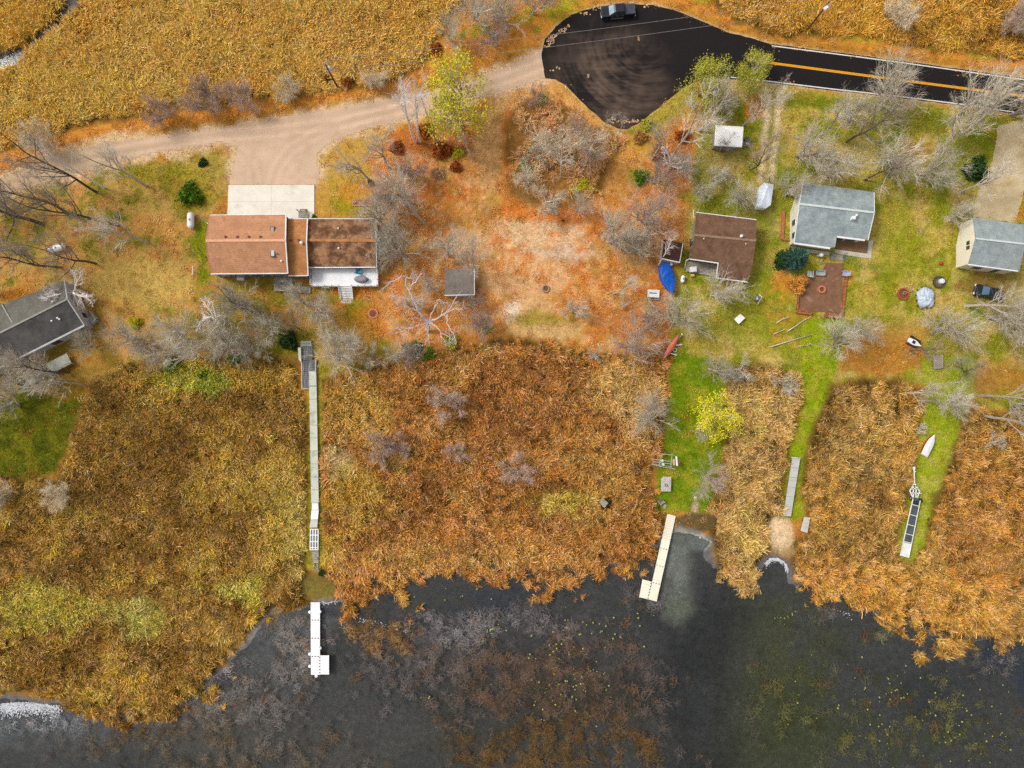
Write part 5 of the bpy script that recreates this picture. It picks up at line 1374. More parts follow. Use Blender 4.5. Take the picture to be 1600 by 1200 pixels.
dl_ = thing('dock', 'plain grey dock section lying on the mown grass path', 'dock', P(1237, 760, 0))
panels(dl_, [(1238, 715), (1250.3, 717), (1236, 807), (1224, 806)], .45, 6, mat('grey_dock_boards', (196, 194, 192), (176, 174, 172), .9, .8, sc=(.6, 3, 1)), gap=.03, posts=False)
for x, y in ((1238, 716), (1250, 718), (1225, 805), (1235.5, 806), (1231, 760), (1243, 761)): 
    p = P(x, y, 0); build('leg', MB().tube([(p.x, p.y, 0), (p.x, p.y, .4)], .05, 6), GALV, dl_)
build('end_cap', MB().beam(P(1236.5, 714.5, .5), P(1250.8, 716, .5), .18, .16), WALKL, dl_)
whl = thing('dock_roller', 'dark roller wheel beside the grey dock section', 'wheel', P(1220.5, 793, 0))
c = P(1220.5, 793, 0); build('tyre', MB().tube([(c.x - .12, c.y, .34), (c.x + .12, c.y, .34)], .36, 16), DARKM, whl); build('hub', MB().tube([(c.x - .16, c.y, .34), (c.x + .16, c.y, .34)], .15, 10), GALV, whl)
g = planked('bench_platform', 'small pale slatted platform beside the sandy landing', 'platform', [(1256.7, 807.5), (1266, 809), (1261.8, 832.8), (1251, 829.5)], .4, 7, mat('pale_slats', (210, 204, 196), (192, 186, 178), 1.2, .8), part='slat')
build('red_edge', MB().beam(P(1250.8, 830.5, .3), P(1247, 834, .1), .5, .2), mat('rust_red', (190, 106, 74), (168, 88, 60), 2), g)

# ---- dock section loaded on its trailer
td = thing('dock_trailer', 'white boat trailer carrying a dark solar-grey dock section', 'trailer', P(1426, 790, 0))
td['label'] = 'white trailer carrying a dark panelled dock section with a white end'
TW = mat('trailer_white', (236, 236, 232), (214, 214, 210), 1, .5)
build('tongue', MB().beam(P(1428.2, 730, .5), P(1429, 756, .5), .16, .14), TW, td); build('coupler', MB().box(tuple(P(1428.2, 731.5, .55)), (.3, .5, .25)), TW, td); build('jack', MB().beam(P(1430.5, 737, .1), P(1430.5, 737, .8), .12, .12), TW, td)
for a, b in (((1429, 755), (1421.5, 767)), ((1429, 755), (1437, 768)), ((1421.5, 767), (1426, 777)), ((1437, 768), (1433, 778)), ((1424, 763), (1434.5, 763.5)), ((1423, 770), (1436, 771)), ((1427, 758), (1427, 778)), ((1431.5, 758), (1431, 778))):
    build('frame_bar', MB().beam(P(*a, .62), P(*b, .62), .17, .12), TW, td)
build('winch_arm', MB().beam(P(1430, 771.5, .72), P(1440, 771, .72), .08, .08), TW, td); build('axle', MB().beam(P(1424.5, 779, .34), P(1438.5, 782.5, .34), .1, .1), DARKM, td)
for x, y in ((1424, 778.5), (1438.6, 782.2)):
    c = P(x, y, .34); o = build('wheel', MB().tube([(c.x - .13, c.y, .34), (c.x + .13, c.y, .34)], .38, 16), DARKM, td); build('rim', MB().tube([(c.x - .15, c.y, .34), (c.x + .15, c.y, .34)], .2, 10), GALV, o)
qt = [P(1426.3, 779, .85), P(1438, 782.2, .85), P(1420, 871.7, .6), P(1406.3, 868, .6)]
TP = mat('dark_dock_mat', (84, 92, 98), (66, 74, 80), 1.4, .7, c3=(120, 126, 128), s3=.9, lo3=.66)
cut = [0, .1, .275, .45, .61, .745]
for k in range(5):
    build('deck_panel', MB().prism(sub(qt, .06, .94, cut[k] + .012, cut[k + 1] - .008), .06), TP, td)
    build('cross_bar', MB().beam(*[v + Vector((0, 0, .02)) for v in (qt[0].lerp(qt[3], cut[k + 1]), qt[1].lerp(qt[2], cut[k + 1]))], .1, .08), TW, td)
build('white_panel', MB().prism(sub(qt, 0, 1, .76, 1), .07), TW, td); build('white_panel', MB().prism(sub(qt, .2, .8, -.03, .09), .05), TP, td)
for u in (.02, .98): build('side_rail', MB().beam(qt[0].lerp(qt[1], u), qt[3].lerp(qt[2], u), .1, .14), TW, td)
for u, v in ((.1, .98), (.9, .98), (.1, .5), (.9, .5)):
    p = sub(qt, u, u, v, v)[0]; build('leg', MB().tube([(p.x, p.y, 0), (p.x, p.y, p.z - .05)], .04, 6), GALV, td)

# ---- boats
def hull_rings(L, B, D, keel=.0, n=12, k=9, over=False, stern=.75, bow_sharp=1.6):
    """rings from stern (x=0) to bow (x=L); right way up unless over"""
    out_ = []
    for i in range(n + 1):
        t = i / n
        b = B / 2 * (stern + (1 - stern) * math.sin(min(1, t / .45) * math.pi / 2)) * (1 - max(0, (t - .45) / .55) ** bow_sharp)
        b = max(b, .02); ring = []
        for j in range(k + 1):
            a = math.pi * j / k
            y = b * math.cos(a); z = D * (1 - (abs(math.sin(a)) ** .6)) + keel * t
            if over: z = D - z
            ring.append((L * t, y, z))
        out_.append(ring)
    return out_
def place(g, x, y, z, rz, tilt=(0, 0)):
    g.location = P(x, y, z); g.rotation_euler = (tilt[0], tilt[1], rz)
def heading(a, b):
    pa, pb = P(*a), P(*b); return math.atan2(pb.y - pa.y, pb.x - pa.x), (pb - pa).length, pa

ang, L, p0 = heading((1034.5, 416.5), (1047.5, 462))
g = thing('covered_boat', 'motorboat under a bright blue tarp on its trailer', 'boat', p0); g.rotation_euler[2] = ang
rings = hull_rings(L, 2.15, .8, .2, 12, 9); build('hull', MB().loft([[(x, y, z + .55) for x, y, z in r] for r in rings], close=True), mat('boat_white', (226, 226, 228), (206, 206, 210), 1, .4), g, True, True)
blue = mat('blue_tarp', (8, 92, 192), (6, 74, 168), .9, .5, c3=(70, 150, 220), s3=1.2, lo3=.62, hi3=.75, bump=.4)
cv = []; rg = random.Random(3)
for i, r in enumerate(rings):
    t = i / 12; b = max(abs(r[0][1]), .03) * 1.13 + .03; hgt = (.55 + .35 * math.sin(min(1, t * 1.6) * math.pi)) * (1 - .5 * t) + .1
    cv.append([(r[0][0] * 1.02 - .06, b * math.cos(a * math.pi / 8) + rg.uniform(-.05, .05), 1.38 + .22 * t + (hgt - .3) * math.sin(a * math.pi / 8) ** .8 * (1 + rg.uniform(-.12, .12)) - (.45 if a in (0, 8) else 0)) for a in range(9)])
build('tarp', MB().loft(cv, close=False), blue, g, False, True)
build('outboard_motor', MB().box((-.35, 0, .9), (.4, .4, .9)), blue, g, local=True)
for s in (-1, 1):
    o = build('wheel', MB().tube([(L * .35, s * .95 - .1, .32), (L * .35, s * .95 + .1, .32)], .32, 14), DARKM, g, local=True); build('rim', MB().tube([(L * .35, s * .95 - .12, .32), (L * .35, s * .95 + .12, .32)], .17, 10), GALV, o, local=True)
    build('trailer_rail', MB().beam((0, s * .5, .45), (L + .1, s * .06, .45), .08, .1), GALV, g, local=True)
build('trailer_tongue', MB().beam((L, 0, .45), (L + 1.5, 0, .42), .1, .1), GALV, g, local=True); build('buckle', MB().box((L * .45, .95, 1.2), (.25, .1, .12)), WHITE, g, local=True); build('buckle', MB().box((L * .3, -.98, 1.2), (.2, .1, .12)), WHITE, g, local=True)

ang, L, p0 = heading((1035.8, 561.5), (1060, 522.5))
g = thing('canoe', 'red canoe lying upside down on white sawhorses', 'canoe', p0 + Vector((0, 0, .6))); g.rotation_euler[2] = ang
cr_ = []
for i in range(15):
    t = i / 14; b = .46 * max(.04, math.sin(t * math.pi) ** .75)
    cr_.append([(L * t, b * math.cos(math.pi * j / 8), .1 + (.34 + .14 * abs(2 * t - 1) ** 3) * math.sin(math.pi * j / 8) * (0.3 + .7 * min(1, b / .3))) for j in range(9)])
CRD = mat('faded_red_paint', (232, 112, 92), (214, 92, 74), .8, .5)
build('hull', MB().loft(cr_), CRD, g, True, True); build('keel', MB().beam((.3, 0, .56), (L - .3, 0, .56), .05, .05), mat('pale_red', (240, 150, 130), (230, 136, 116), 1), g, local=True)
for s in (-.46, .46): build('gunwale', MB().tube([(L * t, s * math.sin(t * math.pi) ** .75, .08) for t in (.05, .2, .35, .5, .65, .8, .95)], .03, 5), GALV, g, local=True)
for k, (a, b) in enumerate((((1047, 541), (1066, 537.5)), ((1041, 548), (1058, 555)))): 
    pass
for k, ((ax, ay), (bx_, by), wh) in enumerate((((1049, 540), (1066, 538.5), 'nearer the brown shrubs'), ((1040, 550), (1058, 555), 'nearer the lake'))):
    a, b = P(ax, ay, .55), P(bx_, by, .55)
    h = thing('sawhorse', 'white sawhorse under the red canoe, the one ' + ('towards the houses' if k == 0 else 'towards the lake'), 'sawhorse', ((a.x + b.x) / 2, (a.y + b.y) / 2, 0))
    build('crossbar', MB().beam(a, b, .1, .1), WHITE, h)
    d = (b - a).normalized(); n_ = Vector((-d.y, d.x, 0))
    for e in (a.lerp(b, .1), a.lerp(b, .9)):
        for s in (-.3, .3): build('leg', MB().beam(e, e + n_ * s - Vector((0, 0, .55)), .07, .07), WHITE, h)
rn = thing('life_ring', 'white ring hanging off the sawhorse end by the canoe', 'ring', P(1054.5, 547, .1)); c = P(1054.5, 547, .12)
build('ring_body', MB().tube([(c.x + .32 * math.cos(t * .5236), c.y + .32 * math.sin(t * .5236), .14) for t in range(13)], .07, 7, False), WHITE, rn, True); build('rope', MB().tube([(c.x + .41 * math.cos(t * .5236), c.y + .41 * math.sin(t * .5236), .14) for t in range(13)], .012, 4, False), GALV, rn)
pd = thing('paddle', 'white paddle leaning at the bow of the red canoe', 'paddle', P(1062, 528, 0)); build('shaft', MB().tube([P(1065.5, 522, .6), P(1060, 531.5, .5)], .035, 6), WHITE, pd); build('blade', MB().box(tuple(P(1065.5, 522, .6)), (.16, .45, .03), .5), WHITE, pd)

ang, L, p0 = heading((1442, 711), (1458.5, 678.5))
g = thing('rowboat', 'white rowboat with red side lying upside down on the grass', 'boat', p0); g.rotation_euler[2] = ang
rb = []
for i in range(13):
    t = i / 12; b = .74 * (1 - max(0, (t - .4) / .6) ** 2.2) * (.93 + .07 * min(1, t / .3)) + .01
    prof = [(1, 0.0), (.97, .22), (.9, .45), (.72, .52), (0, .56), (-.72, .52), (-.9, .45), (-.97, .22), (-1, 0.0)]
    rb.append([(L * t, b * y, z * (1 - .12 * t) + .02) for y, z in prof])
build('hull', MB().loft(rb), mat('white_hull', (238, 238, 238), (222, 222, 224), .8, .4), g, True, True)
rs = MB()
for s in (1, -1):
    rs.loft([[(x, y * 1.015, z) for x, y, z in (r[:3] if s == 1 else r[::-1][:3])] for r in [[(p[0], p[1], p[2]) for p in ring] for ring in rb]], close=False)
build('side_stripe', rs, mat('red_paint', (204, 44, 40), (180, 34, 32), 1, .4), g, False, True)
build('keel', MB().beam((.1, 0, .59), (L * .9, 0, .54), .05, .05), WHITE, g, local=True); build('transom', MB().box((-.02, 0, .25), (.04, 1.36, .46)), MATS['white_hull'], g, local=True)

ang, L, p0 = heading((1416.5, 531), (1435.5, 541.5))
g = thing('small_boat', 'small white and dark boat lying under the bare trees', 'boat', p0); g.rotation_euler[2] = ang
rings = hull_rings(L, .95, .45, .1, 12, 9); build('hull', MB().loft([[(x, y, z + .15) for x, y, z in r] for r in rings]), MATS['white_hull'], g, True, True)
build('deck', MB().prism([(r[0][0], r[0][1] * .93, .62 + .1 * r[0][0] / L) for r in rings] + [(r[0][0], -r[0][1] * .93, .62 + .1 * r[0][0] / L) for r in rings[::-1]], .05), MATS['white_hull'], g, local=True)
build('side_rail', MB().beam((.1, .72, .5), (L * .85, .6, .5), .35, .3), DARKM, g, local=True); build('seat', MB().box((L * .4, 0, .7), (.5, .5, .12)), DARKM, g, local=True); build('side_rail', MB().beam((.1, -.62, .3), (L * .8, -.5, .3), .2, .3), mat('dark_blue', (40, 60, 84), (30, 46, 66), 1), g, local=True)

# ---- vehicles
def car_body(g, prof, W, m, tumble=.12, name='body'):
    """side profile (x, z, inset) lofted across the width"""
    mb = MB(); n = len(prof)
    A_ = [(x, -W / 2 + i, z) for x, z, i in prof]; B_ = [(x, W / 2 - i, z) for x, z, i in prof]
    mb.v = A_ + B_
    for k in range(n):
        j = (k + 1) % n; mb.f.append((k, n + k, n + j, j))
    mb.f.append(tuple(range(n))); mb.f.append(tuple(range(2 * n - 1, n - 1, -1)))
    return build(name, mb, m, g, local=True)
def bevel(o, w=.05, s=2):
    md = o.modifiers.new('soft_edges', 'BEVEL'); md.width = w; md.segments = s; md.limit_method = 'ANGLE'; md.angle_limit = R(25)
def wheels(g, xs, W, r=.39):
    for x in xs:
        for s in (-1, 1):
            t_ = build('wheel', MB().tube([(x, s * (W / 2 - .02) - .12, r), (x, s * (W / 2 - .02) + .1 * s + (.02 if s < 0 else -.02), r)], r, 18), mat('tyre_rubber', (26, 26, 28), (34, 34, 36), 3, .9), g, local=True)
            build('rim', MB().tube([(x, s * (W / 2 + .0), r), (x, s * (W / 2 + .09), r)], r * .62, 12), GALV, t_, local=True)
NAVY = mat('black_car_paint', (30, 34, 46), (24, 28, 38), .5, .25, spec=.6)
NAVY2 = mat('dull_tonneau', (72, 72, 84), (60, 60, 72), 1, .6)
pk = thing('pickup_truck', 'black crew cab pickup parked on the turning circle', 'pickup', P(964, 22, .03)); pk.rotation_euler[2] = R(5.5); pk.scale = (1.0, 1.0, 1.0)
W = 2.03
b = car_body(pk, [(-2.95, .5, .05), (-2.95, .95, .06), (-2.85, 1.08, .12), (-1.5, 1.22, .1), (-1.45, 1.18, .06), (2.9, 1.2, .06), (2.95, 1.1, .06), (2.95, .5, .05), (2.4, .38, .06), (-2.6, .38, .06)], W, NAVY); bevel(b, .08)
b = car_body(pk, [(-1.55, 1.18, .1), (-.75, 1.82, .24), (-.55, 1.9, .27), (.85, 1.9, .27), (1.0, 1.84, .26), (1.12, 1.18, .12)], W, NAVY, name='cab'); bevel(b, .07)
ws = MB(); ws.v = [(-1.56, -.82, 1.22), (-1.56, .82, 1.22), (-.82, .7, 1.8), (-.82, -.7, 1.8), (-1.5, -.82, 1.2), (-1.5, .82, 1.2), (-.76, .7, 1.78), (-.76, -.7, 1.78)]; ws.f = [(3, 2, 1, 0), (4, 5, 6, 7), (0, 1, 5, 4), (1, 2, 6, 5), (2, 3, 7, 6), (3, 0, 4, 7)]
build('windscreen', ws, mat('pale_windscreen', (146, 172, 182), (120, 146, 158), .8, .1, spec=.8), pk, local=True)
for s in (-1, 1):
    for x0, x1 in ((-1.05, -.12), (-.02, .85)):
        sw = MB(); y0, y1 = s * (W / 2 - .108), s * (W / 2 - .225)
        sw.quad((x0 - .1, y0, 1.27), (x1 + .05, y0, 1.27), (x1, y1, 1.76), (x0 + .25, y1, 1.76)); build('side_window', sw, GLASS, pk, local=True)
    for x in (-.2, .75): build('door_handle', MB().box((x, s * (W / 2 - .03), 1.05), (.16, .06, .05)), GALV, pk, local=True)
    build('side_step', MB().beam((-1.35, s * 1.04, .42), (1.0, s * 1.04, .42), .16, .06), mat('step_chrome', (150, 146, 136), (120, 116, 108), 2, .4, .6), pk, local=True)
    build('mirror', MB().box((-1.12, s * 1.14, 1.3), (.14, .24, .2)), NAVY, pk, local=True)
    build('headlight', MB().box((-2.9, s * .78, .88), (.16, .36, .2)), mat('lamp_glass', (230, 232, 236), (214, 218, 222), 2, .15), pk, local=True); build('tail_light', MB().box((2.93, s * .88, .95), (.08, .18, .4)), mat('tail_red', (150, 30, 30), (120, 20, 20), 2, .3), pk, local=True)
build('tonneau_cover', MB().box((2.02, 0, 1.225), (1.72, 1.74, .06)), NAVY2, pk, local=True)
build('front_bumper', MB().loft([[(-3.02 + .16 * abs(y) ** 2, y, z) for y in (-1.0, -.7, -.35, 0, .35, .7, 1.0)] for z in (.42, .5, .66, .7)], close=False), mat('chrome', (230, 228, 240), (206, 204, 216), 1, .25, .5), pk, True, True)
build('rear_bumper', MB().box((3.0, 0, .55), (.16, 1.9, .2)), MATS['chrome'], pk, local=True); build('grille', MB().box((-2.97, 0, .82), (.06, 1.1, .3)), DARKM, pk, local=True); build('hood_seam', MB().box((-2.15, 0, 1.172), (1.2, .9, .03)), NAVY, pk, local=True)
wheels(pk, (-1.95, 1.75), W)

cr2 = thing('parked_car', 'dark car half hidden by bare twigs below the cream house', 'car', P(1540, 458, 0)); cr2.rotation_euler[2] = R(-13); cr2.scale = (1.1, 1.1, 1.1)
b = car_body(cr2, [(-2.25, .45, .06), (-2.3, .8, .12), (-1.2, .98, .08), (1.7, 1.02, .08), (2.2, .95, .1), (2.25, .45, .06), (1.8, .3, .06), (-1.9, .3, .06)], 1.82, NAVY); bevel(b, .08)
b = car_body(cr2, [(-1.15, .97, .12), (-.35, 1.42, .28), (.9, 1.45, .28), (1.75, 1.0, .14)], 1.82, NAVY, name='cabin'); bevel(b, .07)
ws = MB(); ws.v = [(-1.2, -.72, .99), (-1.2, .72, .99), (-.4, .58, 1.43), (-.4, -.58, 1.43), (-1.14, -.72, .97), (-1.14, .72, .97), (-.34, .58, 1.41), (-.34, -.58, 1.41)]; ws.f = [(3, 2, 1, 0), (4, 5, 6, 7), (0, 1, 5, 4), (1, 2, 6, 5), (2, 3, 7, 6), (3, 0, 4, 7)]
build('windscreen', ws, mat('blue_windscreen', (74, 104, 126), (60, 88, 110), .8, .2), cr2, local=True)
ws = MB(); ws.quad((.98, -.56, 1.45), (1.72, -.68, 1.05), (1.72, .68, 1.05), (.98, .56, 1.45)); build('rear_window', ws, GLASS, cr2, local=True)
for s in (-1, 1):
    sw = MB(); sw.quad((-.95, s * .795, 1.02), (1.45, s * .79, 1.05), (.95, s * .66, 1.4), (-.3, s * .65, 1.38)); build('side_window', sw, GLASS, cr2, local=True)
    build('headlight', MB().box((-2.24, s * .66, .72), (.2, .34, .16)), MATS['lamp_glass'], cr2, local=True); build('tail_light', MB().box((2.2, s * .7, .8), (.1, .3, .16)), MATS['tail_red'], cr2, local=True); build('mirror', MB().box((-.75, s * .98, 1.0), (.12, .2, .14)), NAVY, cr2, local=True)
wheels(cr2, (-1.4, 1.4), 1.82, .32)

# white tarp covered camper on the track
g = thing('covered_trailer', 'white tarp covered trailer parked at the end of the track', 'trailer', P(1195, 306, 0))
ol = [(1194, 285.5), (1209, 288), (1204.5, 320), (1196, 326), (1181.5, 324), (1186.5, 293)]
mid = [P(1201, 287, 2.25), P(1190, 325, 2.15)]
top = [P(x, y, 1.85) for x, y in ol]; low = [P(x, y, 1.85) for x, y in ol]
mb = MB(); c1_, c2_ = P(1200, 290, 2.2), P(1189, 322, 2.15)
mb.v = [tuple(v) for v in top] + [(v.x, v.y, .9) for v in top] + [tuple(c1_), tuple(c2_)]
mb.f = [(0, 12, 1), (1, 12, 13, 3, 2), (3, 13, 4), (4, 13, 12, 0, 5)] + [(i, 6 + i, 6 + (i + 1) % 6, (i + 1) % 6) for i in range(6)]
build('tarp', mb, mat('white_tarp', (224, 232, 244), (208, 218, 232), .6, .5), g)
q_ = plan(top, .2); build('body', MB().prism([(v.x, v.y, 1.2) for v in q_], .75), DARKM, g)
for x, y in ((1184.5, 308), (1205, 310)):
    c = P(x, y, .33); o = build('wheel', MB().tube([(c.x - .1, c.y, .33), (c.x + .1, c.y, .33)], .33, 14), DARKM, g); build('rim', MB().tube([(c.x - .12, c.y, .33), (c.x + .12, c.y, .33)], .17, 10), GALV, o)
build('tongue', MB().beam(P(1201, 287, .5), P(1203, 276, .45), .1, .1), DARKM, g)
g = thing('utility_trailer', 'small white box trailer beside the blue covered boat', 'trailer', P(1019.5, 460, 0)); g.rotation_euler[2] = R(-4)
build('body', MB().box((0, 0, .62), (1.9, 1.3, .6)), WHITE, g, local=True); build('lid', MB().prism([(-.98, -.66, .96), (.98, -.66, .96), (.98, .66, .96), (-.98, .66, .96)], .05), WHITE, g, local=True); build('lid_strap', MB().box((-.1, .05, .975), (1.3, .2, .03)), mat('grey_strap', (140, 130, 128), (120, 112, 110), 2), g, local=True)
build('skid_plank', MB().box((.1, -.85, .3), (2.0, .25, .08)), WOODG, g, local=True)
for s in (-1, 1): o = build('wheel', MB().tube([(0, s * .74 - .08, .3), (0, s * .74 + .08, .3)], .3, 12), DARKM, g, local=True); build('rim', MB().tube([(0, s * .74 - .1, .3), (0, s * .74 + .1, .3)], .15, 8), GALV, o, local=True)
build('tongue', MB().beam((-.95, 0, .4), (-1.6, 0, .38), .08, .08), GALV, g, local=True)

# ---- gas tanks
def tank(label, x, y, L, r, rz):
    g = thing('propane_tank', label, 'gas tank', P(x, y, 0)); g.rotation_euler[2] = rz
    pts, rad = [], []
    for i in range(15):
        t = -1 + 2 * i / 14; xx = t * L / 2; e = max(0, abs(xx) - (L / 2 - r)); pts.append((xx, 0, r + .25)); rad.append(max(.03, math.sqrt(max(0, r * r - e * e))))
    build('shell', MB().tube(pts, rad, 18), mat('tank_white', (240, 240, 242), (226, 226, 230), .8, .4), g, True, True); build('dome', MB().lathe((0, 0, 2 * r + .22), [(.18, 0), (.18, .12), (.08, .2)], 12), GALV, g, local=True)
    for s in (-.3, .3): build('foot', MB().box((s * L, 0, .14), (.12, r * 1.4, .3)), mat('foot_concrete', (150, 146, 140), (130, 126, 120), 2), g, local=True)
    return g
tank('white propane tank on the grass west of the long house', 301.5, 346.5, 2.9, .58, R(91)); 
tank('white propane tank tilted among the dark western trees', 94, 389.5, 3.0, .56, R(16)); tank('small pale propane tank against the east wall of the long house', 590.5, 368.5, 1.2, .26, R(85)); tank('small white propane tank below the brown house deck', 1065.5, 437, 1.35, .36, R(80))
pl = thing('gas_line', 'thin pale pipe from the western propane tank to the house', 'pipe', P(318, 343, 0)); build('pipe', MB().tube([P(309, 338.5, .3), P(318, 344, .12), P(325, 349, .3)], .05, 5), GALV, pl); build('fitting', MB().lathe(P(325, 349, .2), [(.08, 0), (.08, .2)], 8), GALV, pl)

# ---- power line
def upole(label, x, y, h, lamp):
    b = P(x, y, 0); g = thing('utility_pole', label, 'utility pole', b)
    build('pole', MB().tube([b, b + Vector((0, 0, h))], [.17, .12], 10), mat('pole_wood', (96, 74, 60), (76, 56, 46), 2, .9), g); build('crossarm', MB().beam(b + Vector((-.1, -1.1, h - .4)), b + Vector((.1, 1.1, h - .4)), .12, .14), WOODG, g)
    build('transformer', MB().lathe(b + Vector((.35, .1, h - 1.9)), [(.26, 0), (.28, .1), (.28, .85), (.2, .95)], 14), mat('pale_steel', (206, 208, 214), (186, 188, 194), 2, .4), g)
    for s in (-1.0, 1.0): build('insulator', MB().lathe(b + Vector((s * .09, s, h - .33)), [(.05, 0), (.07, .08), (.04, .16)], 8), WHITE, g)
    if lamp: build('lamp_head', MB().box(b + Vector((-.5, -.9, h - .2)), (.8, .45, .2), .6), WHITE, g); build('lamp_arm', MB().beam(b + Vector((0, 0, h - .3)), b + Vector((-.5, -.9, h - .2)), .07, .07), GALV, g)
    return b, h
b1, h1 = upole('utility pole with pale transformer standing in the western reeds', 528.5, 138, 8.0, False)
b2, h2 = upole('utility pole with white lamp standing in reeds north of the road', 1262, 46, 8.0, True)
for k, s in enumerate((-1.0, 1.0)):
    a, b = b1 + Vector((s * .09, s, h1 - .2)), b2 + Vector((s * .09, s, h2 - .2)); pts = []
    for i in range(21):
        t = i / 20; p = a.lerp(b, t); p.z -= 1.1 * 4 * t * (1 - t); pts.append(p)
    w_ = tag(build('power_line', MB().tube(pts, .03, 5), mat('bare_cable', (150, 146, 146), (130, 126, 126), 2, .5)), 'overhead cable crossing the turning circle, ' + ('the southern of the two' if s < 0 else 'the northern of the two'), 'cable')

# ---- patio south of the grey house
pat = tag(build('gravel_patio', MB().prism([P(x, y, .1) for x, y in ((1292, 410), (1318, 412), (1318.5, 423), (1316.5, 436), (1314.5, 484), (1313, 490), (1290, 488), (1267, 486.5), (1247, 484), (1247.5, 464), (1258, 456), (1262, 434), (1270, 423), (1286, 421))], .3), mat('brown_fines', (136, 100, 76), (116, 82, 60), 1.0, .95, c3=(160, 124, 98), s3=.5, detail=7)), kind='structure')
TIM = mat('red_timber', (168, 108, 70), (140, 84, 52), 1.5, .85)
rw = thing('retaining_wall', 'low red timber wall along the east side of the brown patio', 'wall', P(1320, 460, 0))
for k in range(5):
    a, b = (1321 - 1.1 * k, 437 + 11.4 * k), (1320 - 1.1 * k, 447.8 + 11.4 * k)
    build('timber', MB().beam(P(*a, .22), P(*b, .22), .42, .4), TIM, rw)
build('timber', MB().beam(P(1327, 424, .22), P(1321.5, 436.3, .22), .35, .4), TIM, rw)
rw = thing('retaining_wall', 'short red timber wall at the west side of the brown patio', 'wall', P(1246, 473, 0))
for k in range(2): build('timber', MB().beam(P(1247 - .8 * k, 463 + 10.5 * k, .22), P(1246.4 - .8 * k, 473 + 10.5 * k, .22), .25, .4), TIM, rw)
def bplanter(label, cs):
    q = [P(x, y, .45) for x, y in cs]; g = thing('block_planter', label, 'planter', ((q[0].x + q[2].x) / 2, (q[0].y + q[2].y) / 2, 0))
    for k in range(4):
        a, b = q[k], q[(k + 1) % 4]; n = max(1, round((b - a).length / .55)); d = (b - a) / n
        for j in range(n):
            p0, p1 = a + d * (j + .03), a + d * (j + .97); build('brick', MB().beam(p0 - Vector((0, 0, .2)), p1 - Vector((0, 0, .2)), .2, .5), TIM, g)
    build('soil', MB().prism([(v.x * .96 + g.location.x * .04, v.y * .96 + g.location.y * .04, .36) for v in q], .3), mat('leafy_soil', (186, 124, 80), (120, 84, 60), 3, .95), g)
bplanter('long red planter at the south-west corner of the patio', [(1246, 484.5), (1268, 487), (1267.5, 491), (1245.5, 488.5)]); bplanter('long red planter at the south-east corner of the patio', [(1290.5, 489.5), (1313, 493), (1312.5, 497.5), (1290, 494)])
def firering(label, x, y, r, n, m, h=.35, z=.1, cat='fire pit'):
    c = P(x, y, z); g = thing('fire_ring', label, cat, c)
    for k in range(n):
        t = 2 * math.pi * k / n; build('stone', MB().box((c.x + r * math.cos(t), c.y + r * math.sin(t), z + h / 2), (.28, 2 * math.pi * r / n * .93, h), t, .94), m, g)
    build('ash', MB().lathe((c.x, c.y, z), [(r - .1, 0), (r - .1, .1), (.05, .14)], 16), mat('ash_leaves', (150, 92, 52), (90, 60, 44), 5, .95), g)
    return g
firering('round red fire ring in the middle of the brown patio', 1283, 452.5, .55, 14, mat('terracotta', (214, 136, 108), (196, 116, 88), 2, .9))
firering('red brick ring with leaves on the eastern lawn', 1410.5, 459.5, .92, 18, mat('brick_red', (176, 96, 70), (150, 78, 54), 2, .9), .3, 0, 'brick ring')
firering('open ring of small bricks below the white deck stairs', 583, 490, .75, 16, MATS['terracotta'], .16, 0, 'brick ring'); firering('dark stone fire ring in the leafy clearing', 852.5, 451, .55, 12, mat('sooty_stone', (170, 146, 130), (120, 104, 94), 2, .9), .25, 0)
firering('small black pipe ring on the western lawn', 184.5, 340, .25, 8, DARKM, .3, 0, 'ring')
GP = mat('grey_plastic', (196, 204, 204), (176, 184, 184), 1, .5); VP = mat('lilac_grey', (178, 176, 196), (158, 156, 176), 1, .5)
chair('patio_chair', 'pale grey patio chair nearest the orange shrub', 1263, 428.5, .1, R(175), GP, s=1.45); chair('patio_chair', 'lilac grey patio chair against the east timber wall', 1317.5, 428.5, .1, R(260), VP, s=1.3)
bn = thing('garden_bench', 'pale grey garden bench between the patio and its chair', 'bench', P(1280, 428, .1)); c = P(1280, 428, .1)
bn['label'] = 'wide pale grey bench on the north side of the brown patio'
for k in range(4): build('seat_slat', MB().box((c.x, c.y - .28 + .17 * k, .55), (1.5, .15, .04), -.05), GP, bn)
for k in range(3): build('back_slat', MB().box((c.x, c.y + .36 + .05 * k, .68 + .16 * k), (1.5, .05, .13), -.05), GP, bn)
for s in (-.7, .7): 
    build('arm', MB().box((c.x + s, c.y, .78), (.1, .7, .05)), GP, bn)
    for t in (-.28, .3): build('leg', MB().beam((c.x + s, c.y + t, .1), (c.x + s, c.y + t, .78), .08, .08), GP, bn)
gr_ = thing('kettle_grill', 'white kettle grill beside the spruce', 'grill', P(1280, 400, 0)); c = P(1280, 400, 0)
build('kettle', MB().lathe((c.x, c.y, .6), [(.08, -.02), (.3, .08), (.38, .25), (.34, .42), (.15, .52), (.02, .54)], 16), WHITE, gr_, True); 
for t in (0, 2.1, 4.2): build('leg', MB().beam((c.x + .4 * math.cos(t), c.y + .4 * math.sin(t), 0), (c.x + .2 * math.cos(t), c.y + .2 * math.sin(t), .65), .04, .04), GALV, gr_)
build('side_shelf', MB().box((c.x - .55, c.y - .1, .8), (.4, .3, .03)), GALV, gr_)
hz = thing('garden_hose', 'green coiled hose beside the patio steps', 'hose', P(1282.5, 409.5, .1)); c = P(1282.5, 411.5, .1)
